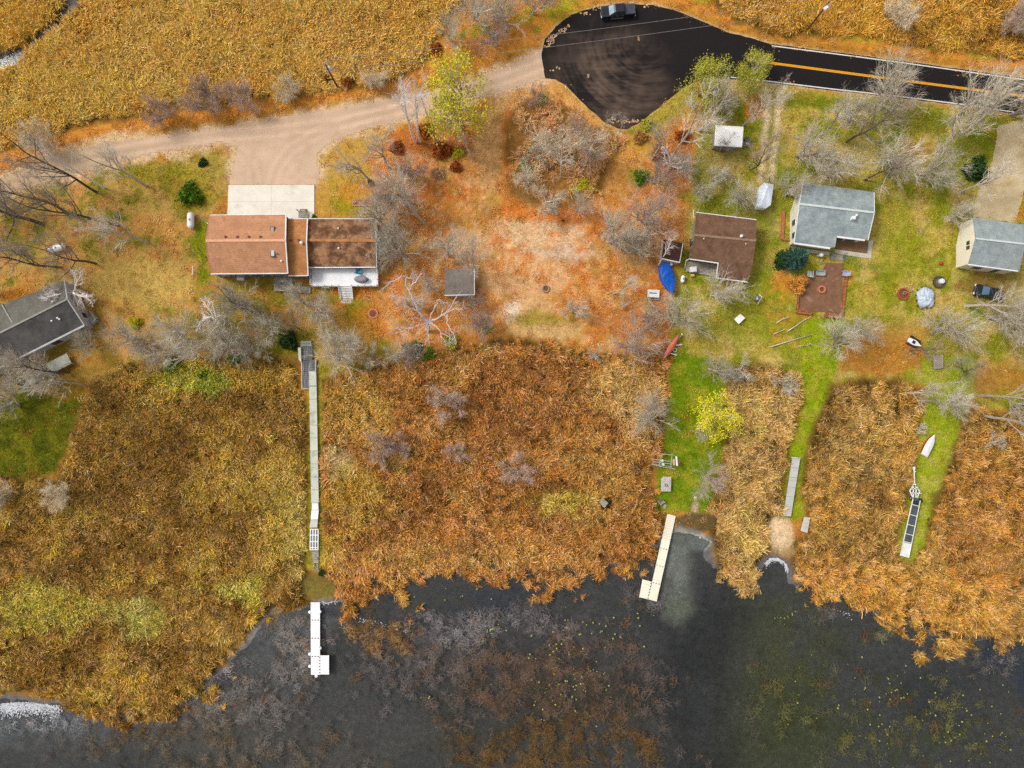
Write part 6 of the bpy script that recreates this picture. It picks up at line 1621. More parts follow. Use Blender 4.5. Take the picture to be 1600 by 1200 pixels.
build('coil', MB().tube([(c.x + (.16 + .003 * k) * math.cos(k * .6), c.y + (.16 + .003 * k) * math.sin(k * .6), .16 + .002 * k) for k in range(26)], .035, 5), mat('hose_green', (110, 190, 100), (90, 160, 84), 3), hz, True); build('loose_end', MB().tube([P(1282, 410, .2), P(1283, 407, .25), P(1285, 404.5, .25)], .04, 5), WHITE, hz)

# ---- eastern lawn
tp = thing('tarp_heap', 'pale blue tarp heaped on the lawn beside the brick ring', 'tarp', P(1445, 465.5, 0)); c = P(1445, 465.5, 0)
rgt = np.random.default_rng(5); rings = []
for s, z in ((1.0, .05), (.97, .35), (.86, .62), (.66, .82), (.42, .95), (.2, 1.02), (.03, 1.04)):
    ring = []
    for k in range(28):
        t = 2 * math.pi * k / 28; ct, st_ = math.cos(t), math.sin(t)
        e = (abs(ct) ** 3.2 + abs(st_) ** 3.2) ** (-1 / 3.2); fold = 1 + .06 * math.sin(5 * t + 6 * s) + rgt.normal(0, .025)
        ring.append((c.x + 1.42 * e * ct * s * fold + .12 * (1 - s), c.y + 1.75 * e * st_ * s * fold, z + (.1 * math.sin(3 * t + 9 * s) + rgt.normal(0, .04)) * (s < .99) * (1 - abs(s - .5))))
    rings.append(ring)
build('tarp', MB().loft(rings), mat('pale_blue_tarp', (206, 216, 230), (160, 174, 194), .9, .45, bump=.6), tp, False)
for k in range(13):
    t = 2 * math.pi * k / 13; ct, st_ = math.cos(t), math.sin(t); e = (abs(ct) ** 3.2 + abs(st_) ** 3.2) ** (-1 / 3.2)
    build('weight_block', MB().box((c.x + 1.5 * e * ct, c.y + 1.82 * e * st_, .09), (.3, .22, .18), t), mat('dark_block', (76, 72, 76), (100, 94, 96), 2), tp)
wl = thing('well_pit', 'dark stone well ring with a white lid on the lawn', 'well', P(1466.5, 441, 0)); c = P(1466.5, 441, 0)
for k in range(14):
    t = 2 * math.pi * k / 14; build('stone', MB().box((c.x + .92 * math.cos(t), c.y + .92 * math.sin(t), .14), (.34, .4, .3), t, .9), mat('dark_edge_stone', (92, 84, 72), (70, 64, 54), 3), wl)
build('gravel_fill', MB().lathe((c.x, c.y, 0), [(.8, 0), (.8, .1), (.05, .13)], 16), mat('dull_soil', (120, 108, 84), (100, 88, 66), 3), wl)
build('lid', MB().lathe((c.x + .3, c.y + .1, .1), [(.46, 0), (.46, .5), (.4, .56), (.05, .6)], 8), mat('bright_lid', (226, 232, 242), (210, 216, 228), 2, .4), wl)
bl = thing('red_ball', 'small red ball on the lawn beside the cream house', 'ball', P(1469, 411.5, 0)); c = P(1469, 411.5, 0)
build('shell', MB().lathe((c.x, c.y, 0), [(.04, 0), (.2, .06), (.3, .18), (.33, .32), (.3, .46), (.2, .58), (.04, .64)], 14), mat('red_rubber', (196, 64, 40), (170, 50, 30), 2, .5), bl, True); build('valve', MB().lathe((c.x, c.y, .63), [(.04, 0), (.03, .03)], 6), DARKM, bl)
hs_ = thing('hose_line', 'pale coiled rope draped over the brick ring', 'rope', P(1420, 455, 0)); c = P(1414, 458, .3)
build('strand', MB().tube([(c.x + .3 * math.cos(k * .5), c.y + .25 * math.sin(k * .5), .32) for k in range(10)] + [P(1418, 457, .3), P(1421, 455.5, .15), P(1424, 455.5, .1), P(1427, 454, .1)], .07, 5), mat('pale_rope', (172, 164, 128), (150, 142, 108), 4), hs_, True); build('knot', MB().lathe(P(1427, 454, .05), [(.1, 0), (.13, .08), (.05, .18)], 8), MATS['pale_rope'], hs_)
tbw = thing('lawn_table', 'bright white square table tilted on the lawn', 'table', P(1155.5, 497.5, 0)); tbw['label'] = 'bright white square table standing alone on the lawn'
c = P(1155.5, 497.5, 0)
q_ = [P(1147, 498.5, .72), P(1157, 490, .72), P(1164.5, 497, .72), P(1154.5, 506.5, .72)]
o = build('table_top', MB().prism(q_, .08), mat('bright_plastic', (248, 246, 246), (240, 238, 238), 1, .5), tbw); bevel(o, .25, 3)
for v in q_: build('leg', MB().beam((v.x * .8 + c.x * .2, v.y * .8 + c.y * .2, 0), (v.x * .85 + c.x * .15, v.y * .85 + c.y * .15, .68), .06, .06), WHITE, tbw)
sw_ = thing('swing_set', 'white framed swing set beside the brown house', 'swing set', P(1174, 466, 0))
for ap, f1_, f2_ in (((1164, 464), (1160, 456.5), (1158.5, 471)), ((1190.5, 464.5), (1186, 459.5), (1184, 475))):
    for f_ in (f1_, f2_): build('leg', MB().tube([P(*f_, 0), P(*ap, 2.1)], .1, 6), WHITE, sw_)
build('top_bar', MB().tube([P(1164, 464, 2.1), P(1190.5, 464.5, 2.1)], .06, 6), mat('grey_bar', (126, 130, 140), (106, 110, 120), 2), sw_)
o = build('swing_seat', MB().box(tuple(P(1183, 466, .5)), (.9, .7, .06)), MATS['grey_bar'], sw_); build('seat_pad', MB().box(tuple(P(1183, 466, .56)), (.25, .55, .05)), WHITE, sw_)
for dx in (-2, 2): build('chain', MB().tube([P(1183 + dx, 465, 2.05), P(1183 + dx, 466, .5)], .02, 4), GALV, sw_)
pm = thing('pump_post', 'pale pump stand on the grass south of the carport', 'pump', P(1130, 278, 0)); build('post', MB().tube([P(1127, 283, 0), P(1127.5, 282, .9)], .09, 8), WHITE, pm); build('arm', MB().beam(P(1127.5, 282, .85), P(1132, 273, .9), .12, .1), mat('pump_green', (130, 160, 160), (110, 140, 140), 2), pm); build('basin', MB().box(tuple(P(1132, 272.5, .8)), (.6, .5, .18), .5), mat('pale_basin', (206, 220, 226), (186, 200, 208), 2), pm)
for (x, y, lab) in ((746.5, 420, 'small white bucket beside the grey garden shed'), (1244.5, 215, 'western small white pail on the upper lawn'), (1260.5, 219, 'eastern small white pail on the upper lawn'), (749, 453, 'white jug at the corner of the grey garden shed')):
    b = thing('bucket', lab, 'bucket', P(x, y, 0)); c = P(x, y, 0); build('pail', MB().lathe((c.x, c.y, 0), [(.17, 0), (.22, .4), (.19, .4), (.15, .06)], 12), WHITE, b); build('handle', MB().tube([(c.x - .21, c.y, .38), (c.x, c.y + .1, .5), (c.x + .21, c.y, .38)], .015, 4), GALV, b)
pb = thing('planter_bed', 'long brick edged planter bed north of the mossy roof', 'planter', P(567, 316, 0))
qb_ = [P(551.5, 311.5, .18), P(583, 311.5, .18), P(583, 321, .18), P(551.5, 321, .18)]
for k in range(4):
    a, b = qb_[k], qb_[(k + 1) % 4]; n = max(1, round((b - a).length / .45)); d = (b - a) / n
    for j in range(n): build('brick', MB().beam(a + d * (j + .04) - Vector((0, 0, .08)), a + d * (j + .96) - Vector((0, 0, .08)), .16, .22), mat('pink_brick', (216, 150, 122), (190, 122, 96), 3), pb)
build('soil', MB().prism([(v.x, v.y, .1) for v in qb_], .12), mat('litter_soil', (176, 120, 90), (140, 98, 74), 2, c3=(206, 130, 80), s3=1), pb)
for x in (554.5, 568, 582): build('pot', MB().lathe(P(x, 316, .1), [(.16, 0), (.2, .3), (.15, .3), (.12, .1)], 10), mat('pale_pot', (214, 204, 204), (190, 180, 180), 3), pb)
bxx = thing('wooden_box', 'small open wooden box beside the grey trees', 'box', P(579, 286, 0)); c = P(579, 286, 0)
for dx, dy, sx, sy in ((-.38, 0, .08, .9), (.38, 0, .08, .9), (0, -.42, .7, .06), (0, .42, .7, .06)): build('side_board', MB().box((c.x + dx, c.y + dy, .25), (sx, sy, .5)), mat('box_wood', (150, 96, 72), (124, 78, 58), 3), bxx)
build('contents', MB().box((c.x, c.y, .18), (.68, .78, .2)), DARKM, bxx)
cl = thing('clothes_post', 'white T-shaped clothes post on the western lawn', 'post', P(300.5, 424, 0)); build('post', MB().tube([P(302.5, 425, 0), P(302.5, 425, 2.0)], .06, 8), WHITE, cl); build('crossbar', MB().beam(P(301, 415.5, 2.0), P(300.5, 429, 2.0), .08, .08), WHITE, cl)

# ---- lake lawn: lift, picnic table, chairs, pallet
lf_ = thing('boat_lift', 'aluminium boat lift frame at the edge of the tall reeds', 'boat lift', P(1040, 720, 0))
AL = mat('aluminium', (206, 212, 212), (184, 190, 190), 2, .35, .4)
for (a, b) in (((1033, 709, 1.6), (1051, 711, 1.6)), ((1016, 717, 1.1), (1048, 721, 1.1)), ((1020, 721, 1.1), (1049, 725, 1.1)), ((1018, 725, 1.1), (1050, 729, 1.1)), ((1024, 727, 1.6), (1055, 733, 1.6)), ((1034, 709, 1.6), (1030, 728, 1.6)), ((1050, 710, 1.6), (1048, 731, 1.6))):
    build('rail', MB().beam(P(*a), P(*b), .09, .1), AL, lf_)
for x, y in ((1034, 709.5), (1051, 711), (1029, 728), (1050, 732)): e = P(x, y, 0); build('post', MB().beam((e.x, e.y, -.4), (e.x, e.y, 1.7), .11, .11), AL, lf_)
for x, y in ((1034.5, 719.5), (1036, 725.5)): build('motor_box', MB().box(tuple(P(x, y, 1.3)), (.4, .35, .35)), mat('pale_box', (226, 224, 204), (210, 206, 186), 2), lf_)
build('canopy_board', MB().beam(P(1056.5, 713, 1.8), P(1058, 728, 1.8), .28, .12), WHITE, lf_); build('pink_board', MB().beam(P(1052.5, 717.5, 1.65), P(1053.5, 727, 1.65), .3, .06), mat('pink_board_paint', (226, 176, 166), (206, 150, 140), 2), lf_)
wc_ = MB(); c = P(1060.5, 722, 1.0); build('wheel', MB().tube([(c.x - .05, c.y, 1.0), (c.x + .05, c.y, 1.0)], .4, 14), mat('faded_pink', (206, 120, 120), (180, 96, 96), 2), lf_)
pt = thing('picnic_table', 'weathered grey picnic table on the lake lawn', 'picnic table', P(1040, 756, 0)); c = P(1040, 756, 0); rz_ = R(-3)
for k in range(5): build('top_plank', MB().box((c.x - .58 + .29 * k, c.y + .05, .76), (.27, 2.5, .05), rz_), mat('bleached_wood', (204, 200, 196), (176, 172, 168), 1.5, .9, c3=(140, 134, 132), s3=1.1), pt)
for s in (-.86, .86): build('bench_plank', MB().box((c.x + s * .86, c.y - .12, .46), (.28, 2.2, .05), rz_), MATS['bleached_wood'], pt)
for t in (-.85, .85):
    build('leg', MB().beam((c.x - .75, c.y + t, 0), (c.x + .35, c.y + t, .73), .1, .06), MATS['bleached_wood'], pt); build('leg', MB().beam((c.x + .75, c.y + t + .06, 0), (c.x - .35, c.y + t + .06, .73), .1, .06), MATS['bleached_wood'], pt); build('brace', MB().box((c.x, c.y + t + .12, .42), (1.75, .06, .1)), MATS['bleached_wood'], pt)
rp = thing('rope_coil', 'dark coil of rope lying on the picnic table', 'rope', P(1040.5, 758, .79)); c = P(1040.5, 758, .79); build('coil', MB().tube([(c.x + .2 * math.cos(k * .7), c.y + .26 * math.sin(k * .7), .82 + .004 * k) for k in range(20)], .035, 5), DARKM, rp, True); build('loose_end', MB().tube([(c.x + .2, c.y, .82), (c.x + .5, c.y - .2, .81), (c.x + .3, c.y - .45, .81)], .03, 5), DARKM, rp)
chair('lawn_chair', 'grey wooden lawn chair at the edge of the lake lawn', 1032.5, 784, 0, R(35), WOODG, s=1.3); 
st_ = thing('foot_stool', 'small grey footstool beside the wooden lawn chair', 'stool', P(1038, 790.5, 0)); c = P(1038, 790.5, 0); build('seat', MB().box((c.x, c.y, .36), (.5, .6, .06), -.6), WOODG, st_)
for t in (.8, 2.4, 3.9, 5.5): build('leg', MB().beam((c.x + .25 * math.cos(t), c.y + .25 * math.sin(t), 0), (c.x + .2 * math.cos(t), c.y + .2 * math.sin(t), .34), .05, .05), WOODG, st_)
sp = thing('stepping_stones', 'short path of pale stepping stones down to the mud bank', 'path', P(1086, 786, 0))
for k, (x, y, s) in enumerate(((1086.5, 778, .6), (1085, 786, .45), (1090, 788, .35), (1083.5, 790.5, .4), (1088, 794, .4), (1086, 799, .35))): c = P(x, y, 0); build('stone', MB().box((c.x, c.y, .04), (s, s * .9, .12), .15 * k, .9), mat('pale_stone', (226, 216, 206), (200, 184, 172), 2) if k == 0 else mat('pinkish_stone', (206, 176, 158), (180, 148, 130), 2), sp)
planked('wood_pallet', 'small grey wooden pallet sunk in the rust brown reeds', 'pallet', [(941.5, 777.5), (950.5, 786), (944.5, 794), (936.5, 785.5)], 1.5, 6, WOODG, part='slat')
planked('plank_platform', 'grey pink plank platform under the leaning eastern tree', 'platform', [(1459, 556), (1474, 554), (1474, 575), (1459, 577)], .4, 7, mat('pink_grey_wood', (186, 172, 162), (156, 144, 134), 1.5, .9))
# logs cut and left on the grass
LOG = mat('pale_bark', (222, 212, 198), (190, 180, 166), 2, .9)
for k, (pts, lab) in enumerate((([(1213, 505), (1222, 499), (1233, 496)], 'pale curved log nearest the patio corner'), ([(1230, 518), (1244, 509), (1257, 500), (1262, 498)], 'pale forked branch lying on the grass below the patio'), ([(1204, 542), (1230, 534), (1268, 523)], 'longest straight pale log lying on the grass'), ([(1209, 522), (1221, 517)], 'short pale log left of the forked branch'), ([(1247, 541), (1260, 540)], 'short pale log near the path head'))):
    g = thing('log', lab, 'log', P(pts[0][0], pts[0][1], 0)); build('stem', MB().tube([P(x, y, .14) for x, y in pts], [.10, .08, .07, .05][:len(pts)] if len(pts) > 2 else [.08, .06], 7), LOG, g, True)
    x, y = pts[len(pts) // 2]; build('twig', MB().tube([P(x, y, .16), P(x + 6, y - 3, .3), P(x + 12, y - (1 if k != 1 else 7), .3)], [.06, .04, .015], 5), LOG, g)
# a row of small stuff behind the long house
for x, y, lab, cc_ in ((378, 436, 'white garden box against the south wall of the long house', (228, 228, 230)), ):
    g = thing('garden_box', lab, 'box', P(x, y, 0)); c = P(x, y, 0); build('tub', MB().box((c.x, c.y, .35), (1.1, .6, .7)), mat('white_box', cc_, None, 2), g); build('lid', MB().box((c.x, c.y, .73), (1.2, .7, .06)), WHITE, g)
spk = thing('spare_wheel', 'pale spare wheel leaning at the dark brown shed', 'wheel', P(1047.5, 414, 0)); c = P(1047.5, 414, 0); build('tyre', MB().lathe((c.x, c.y, .5), [(.2, 0), (.34, .02), (.36, .1), (.34, .2), (.2, .22)], 16), DARKM, spk, True); build('hub', MB().lathe((c.x, c.y, .5), [(.3, .2), (.24, .25), (.05, .27)], 14), WHITE, spk); build('stand', MB().beam((c.x, c.y, 0), (c.x, c.y, .52), .1, .1), GALV, spk)
# ================================================================== trees and shrubs
def bark(name, c1, c2, rough=.9):
    m, nt, b = newmat(name)
    oi = nd(nt, 'ShaderNodeObjectInfo')
    col = ramp(nt, noise(nt, 3, 4, .65, wpos(nt)), [(0.3, A(c1, .95)), (0.7, A(c2, .95))])
    tv = nd(nt, 'ShaderNodeMapRange'); tv.inputs['To Min'].default_value = .72; tv.inputs['To Max'].default_value = 1.12
    nt.links.new(oi.outputs['Random'], tv.inputs['Value'])
    col = mixc(nt, 1.0, col, oi.outputs['Color'], 'MULTIPLY')
    hv = nd(nt, 'ShaderNodeHueSaturation'); nt.links.new(tv.outputs[0], hv.inputs['Value']); nt.links.new(col, hv.inputs['Color'])
    nt.links.new(hv.outputs[0], b.inputs['Base Color']); b.inputs['Roughness'].default_value = rough; b.inputs['Specular IOR Level'].default_value = .1
    return m
BARK_G, BARK_D = bark('grey_bark', (206, 194, 180), (160, 148, 136)), bark('dark_bark', (118, 106, 94), (76, 68, 60))
BARK_W = bark('white_bark', (240, 232, 230), (206, 196, 192)); TWIG_G = bark('grey_twigs', (230, 220, 200), (194, 184, 164)); TWIG_P = bark('mauve_twigs', (208, 188, 176), (172, 150, 138)); TWIG_D = bark('dark_twigs', (190, 174, 158), (146, 132, 120))

def rdir(rng, d, ang):
    """a direction ang radians off d, anywhere round it"""
    d = d / np.linalg.norm(d)
    a = np.cross(d, [0.3, 0.2, 1.0] if abs(d[2]) < .9 else [1, 0, 0]); a /= np.linalg.norm(a); b = np.cross(d, a)
    t = rng.uniform(0, 2 * math.pi)
    return d * math.cos(ang) + (a * math.cos(t) + b * math.sin(t)) * math.sin(ang)

class Tree:
    def __init__(s, seed):
        s.rng = np.random.default_rng(seed); s.tr = MB(); s.cr = MB(); s.tips = []
    def limb(s, p, d, L, r, lev, maxlev, k):
        rng = s.rng; n = 5 if lev <= 1 else 3; pts = [p]; rad = [r]; d = d / np.linalg.norm(d)
        for i in range(n):
            d = d + rng.normal(0, k['crook'], 3) + np.array([0, 0, k['up'] * (1 if lev else .3)]); d /= np.linalg.norm(d)
            pts.append(pts[-1] + d * L / n); rad.append(r * (1 - (1 - k['tip']) * (i + 1) / n))
        mb = s.tr if lev <= k.get('trunk_lev', 1) else s.cr
        mb.tube(pts, rad, 6 if lev == 0 else 4 if lev <= 1 else 3, cap=False)
        if lev < maxlev:
            nc = k['kids'][lev]
            for i in range(nc):
                t = k['first'] + (1 - k['first']) * (i + rng.uniform(.1, .9)) / nc if lev == 0 else rng.uniform(.3, 1.0)
                j = min(int(t * n), n - 1); q = pts[j] + (pts[j + 1] - pts[j]) * (t * n - j)
                dd = pts[j + 1] - pts[j]
                s.limb(q, rdir(rng, dd, rng.normal(k['ang'][lev], .16)), L * k['len'][lev] * rng.uniform(.65, 1.2) * (1 - .35 * t if lev == 0 else 1), max(.022, rad[j] * k['rat']), lev + 1, maxlev, k)
            if lev == 0 or rng.random() < .5:
                s.limb(pts[-1], d + rng.normal(0, .2, 3), L * k['len'][lev] * .8, rad[-1], lev + 1, maxlev, k)
        if lev >= maxlev - 1:
            for i in range(k['twigs']):
                t = rng.uniform(.15, 1.0); j = min(int(t * n), n - 1); q = pts[j] + (pts[j + 1] - pts[j]) * (t * n - j)
                s.twig(q, rdir(rng, pts[j + 1] - pts[j], rng.uniform(.3, 1.0)), k['tl'] * rng.uniform(.5, 1.3), k['tw'])
        if lev == maxlev:
            s.tips.append((pts[-1], d))
    def twig(s, q, d, L, w):
        rng = s.rng; d = d + np.array([0, 0, .15]); a = rdir(rng, d, math.pi / 2) * w; n = len(s.cr.v)
        m = q + d * L * .5; e = q + (d + rng.normal(0, .35, 3)) * L
        s.cr.v += [tuple(q - a), tuple(q + a), tuple(m + a * .7), tuple(m - a * .7), tuple(e)]
        s.cr.f += [(n, n + 1, n + 2, n + 3), (n + 3, n + 2, n + 4)]
    def done(s, name, tm, cm):
        out_ = []
        for mb, m in ((s.tr, tm), (s.cr, cm)):
            if not mb.v: out_.append(None); continue
            me = bpy.data.meshes.new(name); me.from_pydata([tuple(map(float, v)) for v in mb.v], [], mb.f); me.materials.append(m)
            out_.append(me)
        return out_

def make(kind, seed):
    T = Tree(seed); rng = T.rng; z = np.array([0., 0, 1])
    if kind == 'ash':        # tall forest tree, ascending limbs
        T.limb(np.zeros(3), z + rng.normal(0, .04, 3), 9.5, .22, 0, 3, dict(crook=.08, up=.08, tip=.45, kids=[10, 6, 3], first=.3, ang=[.75, .65, .6], len=[.5, .5, .5], rat=.6, twigs=3, tl=1.0, tw=.010))
        return T.done('ash', BARK_G, TWIG_G)
    if kind == 'dark':
        T.limb(np.zeros(3), z + rng.normal(0, .05, 3), 9.5, .21, 0, 3, dict(crook=.11, up=.08, tip=.4, kids=[9, 6, 4], first=.3, ang=[.8, .7, .6], len=[.52, .5, .5], rat=.55, twigs=4, tl=1.0, tw=.010))
        return T.done('dark', BARK_D, TWIG_D)
    if kind in ('haze', 'mauve'):       # wide crown of very fine twigs
        for i in range(3):
            T.limb(rng.normal(0, .15, 3) * [1, 1, 0], z + rng.normal(0, .22, 3), 3.6, .17, 0, 3, dict(crook=.08, up=.03, tip=.5, kids=[7, 5, 3], first=.3, ang=[.8, .55, .55], len=[1.05, .6, .55], rat=.62, twigs=3, tl=1.15, tw=.009))
        return T.done('haze', BARK_G, TWIG_G if kind == 'haze' else TWIG_P)
    if kind == 'birch':
        T.limb(np.zeros(3), z + rng.normal(0, .05, 3), 11, .19, 0, 2, dict(crook=.06, up=.05, tip=.4, kids=[9, 4], first=.45, ang=[.5, .55], len=[.3, .5], rat=.5, twigs=5, tl=.8, tw=.018))
        return T.done('birch', BARK_W, BARK_W)
    if kind == 'snag':       # bare pale stem with stubby branches
        T.limb(np.zeros(3), z + rng.normal(0, .06, 3), 9, .2, 0, 2, dict(crook=.09, up=.06, tip=.4, kids=[12, 4], first=.35, ang=[.9, .7], len=[.24, .5], rat=.5, twigs=5, tl=.6, tw=.018))
        return T.done('snag', BARK_G, BARK_G)
    if kind == 'dead':       # bleached wide dead crown
        T.limb(np.zeros(3), z, 3.2, .28, 0, 3, dict(crook=.10, up=-.02, tip=.75, kids=[10, 5, 4], first=.45, ang=[1.15, .65, .7], len=[1.25, .42, .5], rat=.5, twigs=3, tl=.55, tw=.02, trunk_lev=2))
        return T.done('dead', BARK_W, BARK_W)
    if kind == 'spread':     # low pale tree seen as a star of branches
        T.limb(np.zeros(3), z, 2.2, .18, 0, 3, dict(crook=.10, up=.02, tip=.6, kids=[11, 5, 4], first=.4, ang=[1.0, .55, .6], len=[1.25, .5, .5], rat=.5, twigs=6, tl=.6, tw=.013))
        return T.done('spread', BARK_G, TWIG_G)
    if kind in ('shrub', 'brownshrub'):
        for i in range(11):
            a = rng.uniform(0, 6.28); d = np.array([math.cos(a) * .8, math.sin(a) * .8, 1.0])
            T.limb(rng.normal(0, .18, 3) * [1, 1, 0], d * rng.uniform(.6, 1.2), 1.7, .035, 0, 2, dict(crook=.13, up=.05, tip=.5, kids=[5, 3], first=.25, ang=[.6, .6], len=[.55, .55], rat=.6, twigs=9, tl=.6, tw=.010))
        return T.done('shrub', BARK_G, TWIG_G if kind == 'shrub' else TWIG_P)

VAR = {}
for kind, n in (('ash', 4), ('dark', 4), ('haze', 4), ('mauve', 3), ('birch', 3), ('snag', 2), ('dead', 2), ('spread', 3), ('shrub', 3), ('brownshrub', 2)):
    VAR[kind] = [make(kind, 1000 + 37 * i + len(kind) * 11) for i in range(n)]

def leafmat(name, cs):
    m, nt, b = newmat(name)
    n = nd(nt, 'ShaderNodeTexNoise'); n.inputs['Scale'].default_value = .9; n.inputs['Detail'].default_value = 3
    nt.links.new(wpos(nt), n.inputs['Vector'])
    n2 = noise(nt, 9, 1, .5, wpos(nt))
    ad_ = nd(nt, 'ShaderNodeMath', operation='MULTIPLY_ADD'); ad_.inputs[1].default_value = .5; nt.links.new(n2, ad_.inputs[0]); 
    h_ = nd(nt, 'ShaderNodeMath', operation='MULTIPLY'); h_.inputs[1].default_value = .5; nt.links.new(n.outputs[0], h_.inputs[0]); nt.links.new(h_.outputs[0], ad_.inputs[2])
    col = ramp(nt, ad_.outputs[0], [(.33 + .34 * i / (len(cs) - 1), A(c, 1.0)) for i, c in enumerate(cs)])
    nt.links.new(col, b.inputs['Base Color']); b.inputs['Roughness'].default_value = .8; b.inputs['Specular IOR Level'].default_value = .15
    return m
LY = leafmat('yellow_leaves', [(196, 170, 30), (236, 214, 60), (170, 180, 30), (244, 226, 90)])
LG = leafmat('yellow_green_leaves', [(168, 168, 50), (206, 198, 70), (140, 146, 46), (224, 212, 96)])
LV = leafmat('vivid_yellow_leaves', [(222, 206, 30), (244, 232, 50), (196, 190, 30)])
LB = leafmat('green_leaves', [(70, 110, 20), (120, 160, 36), (44, 80, 20), (150, 176, 50)])
LD = leafmat('dark_green_leaves', [(30, 56, 24), (60, 90, 44), (24, 44, 20)])
LO = leafmat('orange_leaves', [(216, 140, 56), (232, 166, 80), (186, 110, 40)])
LR = leafmat('russet_leaves', [(150, 70, 36), (180, 100, 44), (120, 60, 36)])
LT = leafmat('tan_leaves', [(206, 160, 96), (180, 130, 66), (220, 180, 120)])

def leaf_mesh(name, centres, n_each, spread, size, seed, m, thin=1.0):
    rng = np.random.default_rng(seed); c = np.asarray(centres, float)
    p = np.repeat(c, n_each, 0) + rng.normal(0, spread, (len(c) * n_each, 3)); n = len(p)
    u = rng.normal(0, 1, (n, 3)); u /= np.linalg.norm(u, axis=1)[:, None]; w = rng.normal(0, 1, (n, 3)); v = np.cross(u, w); v /= np.linalg.norm(v, axis=1)[:, None]
    s = size * rng.uniform(.6, 1.3, (n, 1)); V = np.stack([p - u * s, p + v * s * .6, p + u * s, p - v * s * .6], 1).reshape(-1, 3)
    F = np.arange(n * 4).reshape(n, 4)
    return npmesh(name, V, F, m)
def leafy(seed, m, n_each, spread, size, frac, H=1.0):
    T = Tree(seed); rng = T.rng
    for i in range(2):
        T.limb(rng.normal(0, .2, 3) * [1, 1, 0], np.array([0, 0, 1.]) + rng.normal(0, .12, 3), 6.0, .2, 0, 3, dict(crook=.10, up=.03, tip=.45, kids=[9, 4, 3], first=.3, ang=[1.0, .65, .6], len=[.62, .55, .5], rat=.6, twigs=2, tl=.6, tw=.014))
    tr, cr = T.done('leafy', BARK_G, TWIG_G)
    tips = np.array([t[0] for t in T.tips]); k = rng.random(len(tips)) < frac
    return tr, cr, leaf_mesh('leaves', tips[k], n_each, spread, size, seed, m)
LEAFY = {'yellow': [leafy(81, LY, 24, .5, .13, .75)], 'yellowgreen': [leafy(82, LG, 30, .5, .13, .9), leafy(83, LG, 28, .5, .13, .9)], 'vivid': [leafy(84, LV, 26, .4, .12, .8)]}
def bush(seed, m, r=1.0, n=90, each=26, size=.11, spiky=False):
    rng = np.random.default_rng(seed); T = Tree(seed); c = []
    for i in range(n):
        d = rng.normal(0, 1, 3); d[2] = abs(d[2]) * .9 + .1; d /= np.linalg.norm(d); rr = r * rng.uniform(.55, 1.0) * (1 + .25 * math.sin(3 * math.atan2(d[1], d[0]) + seed))
        e = d * rr * np.array([1, 1, 1.0]); c.append(e)
        if i % 4 == 0: T.tr.tube([(0, 0, 0), tuple(e * .5 + [0, 0, .05]), tuple(e)], [.03, .02, .008], 3, cap=False)
    return T.done('bush', BARK_D, TWIG_D)[0], None, leaf_mesh('leaves', c, each, r * .13, size, seed, m)
BUSH = {'green': [bush(1, LB), bush(2, LB)], 'dkgreen': [bush(3, LD), bush(4, LD)], 'orange': [bush(5, LO), bush(6, LO)], 'russet': [bush(7, LR), bush(8, LR)], 'ygreen': [bush(9, LG), bush(10, LY)], 'tan': [bush(11, LT), bush(12, LT)]}

def put(name, label, cat, meshes, x, y, s, rz, lean=(0, 0), group=None, color=None, sz=None):
    p = P(x, y, 0); z0 = float(ground_z(np.array([p.x]), np.array([p.y]))[0])
    g = thing(name, label, cat, (p.x, p.y, z0 - .05), group)
    g.rotation_euler = (lean[0], lean[1], rz) ; g.scale = (s, s, sz or s)
    g.rotation_mode = 'XYZ'
    for nm, me in zip(('trunk', 'crown', 'foliage'), meshes):
        if me is None: continue
        o = bpy.data.objects.new(nm, me); COL.objects.link(o); o.parent = g
        if color: o.color = tuple(color) + (1,)
    return g

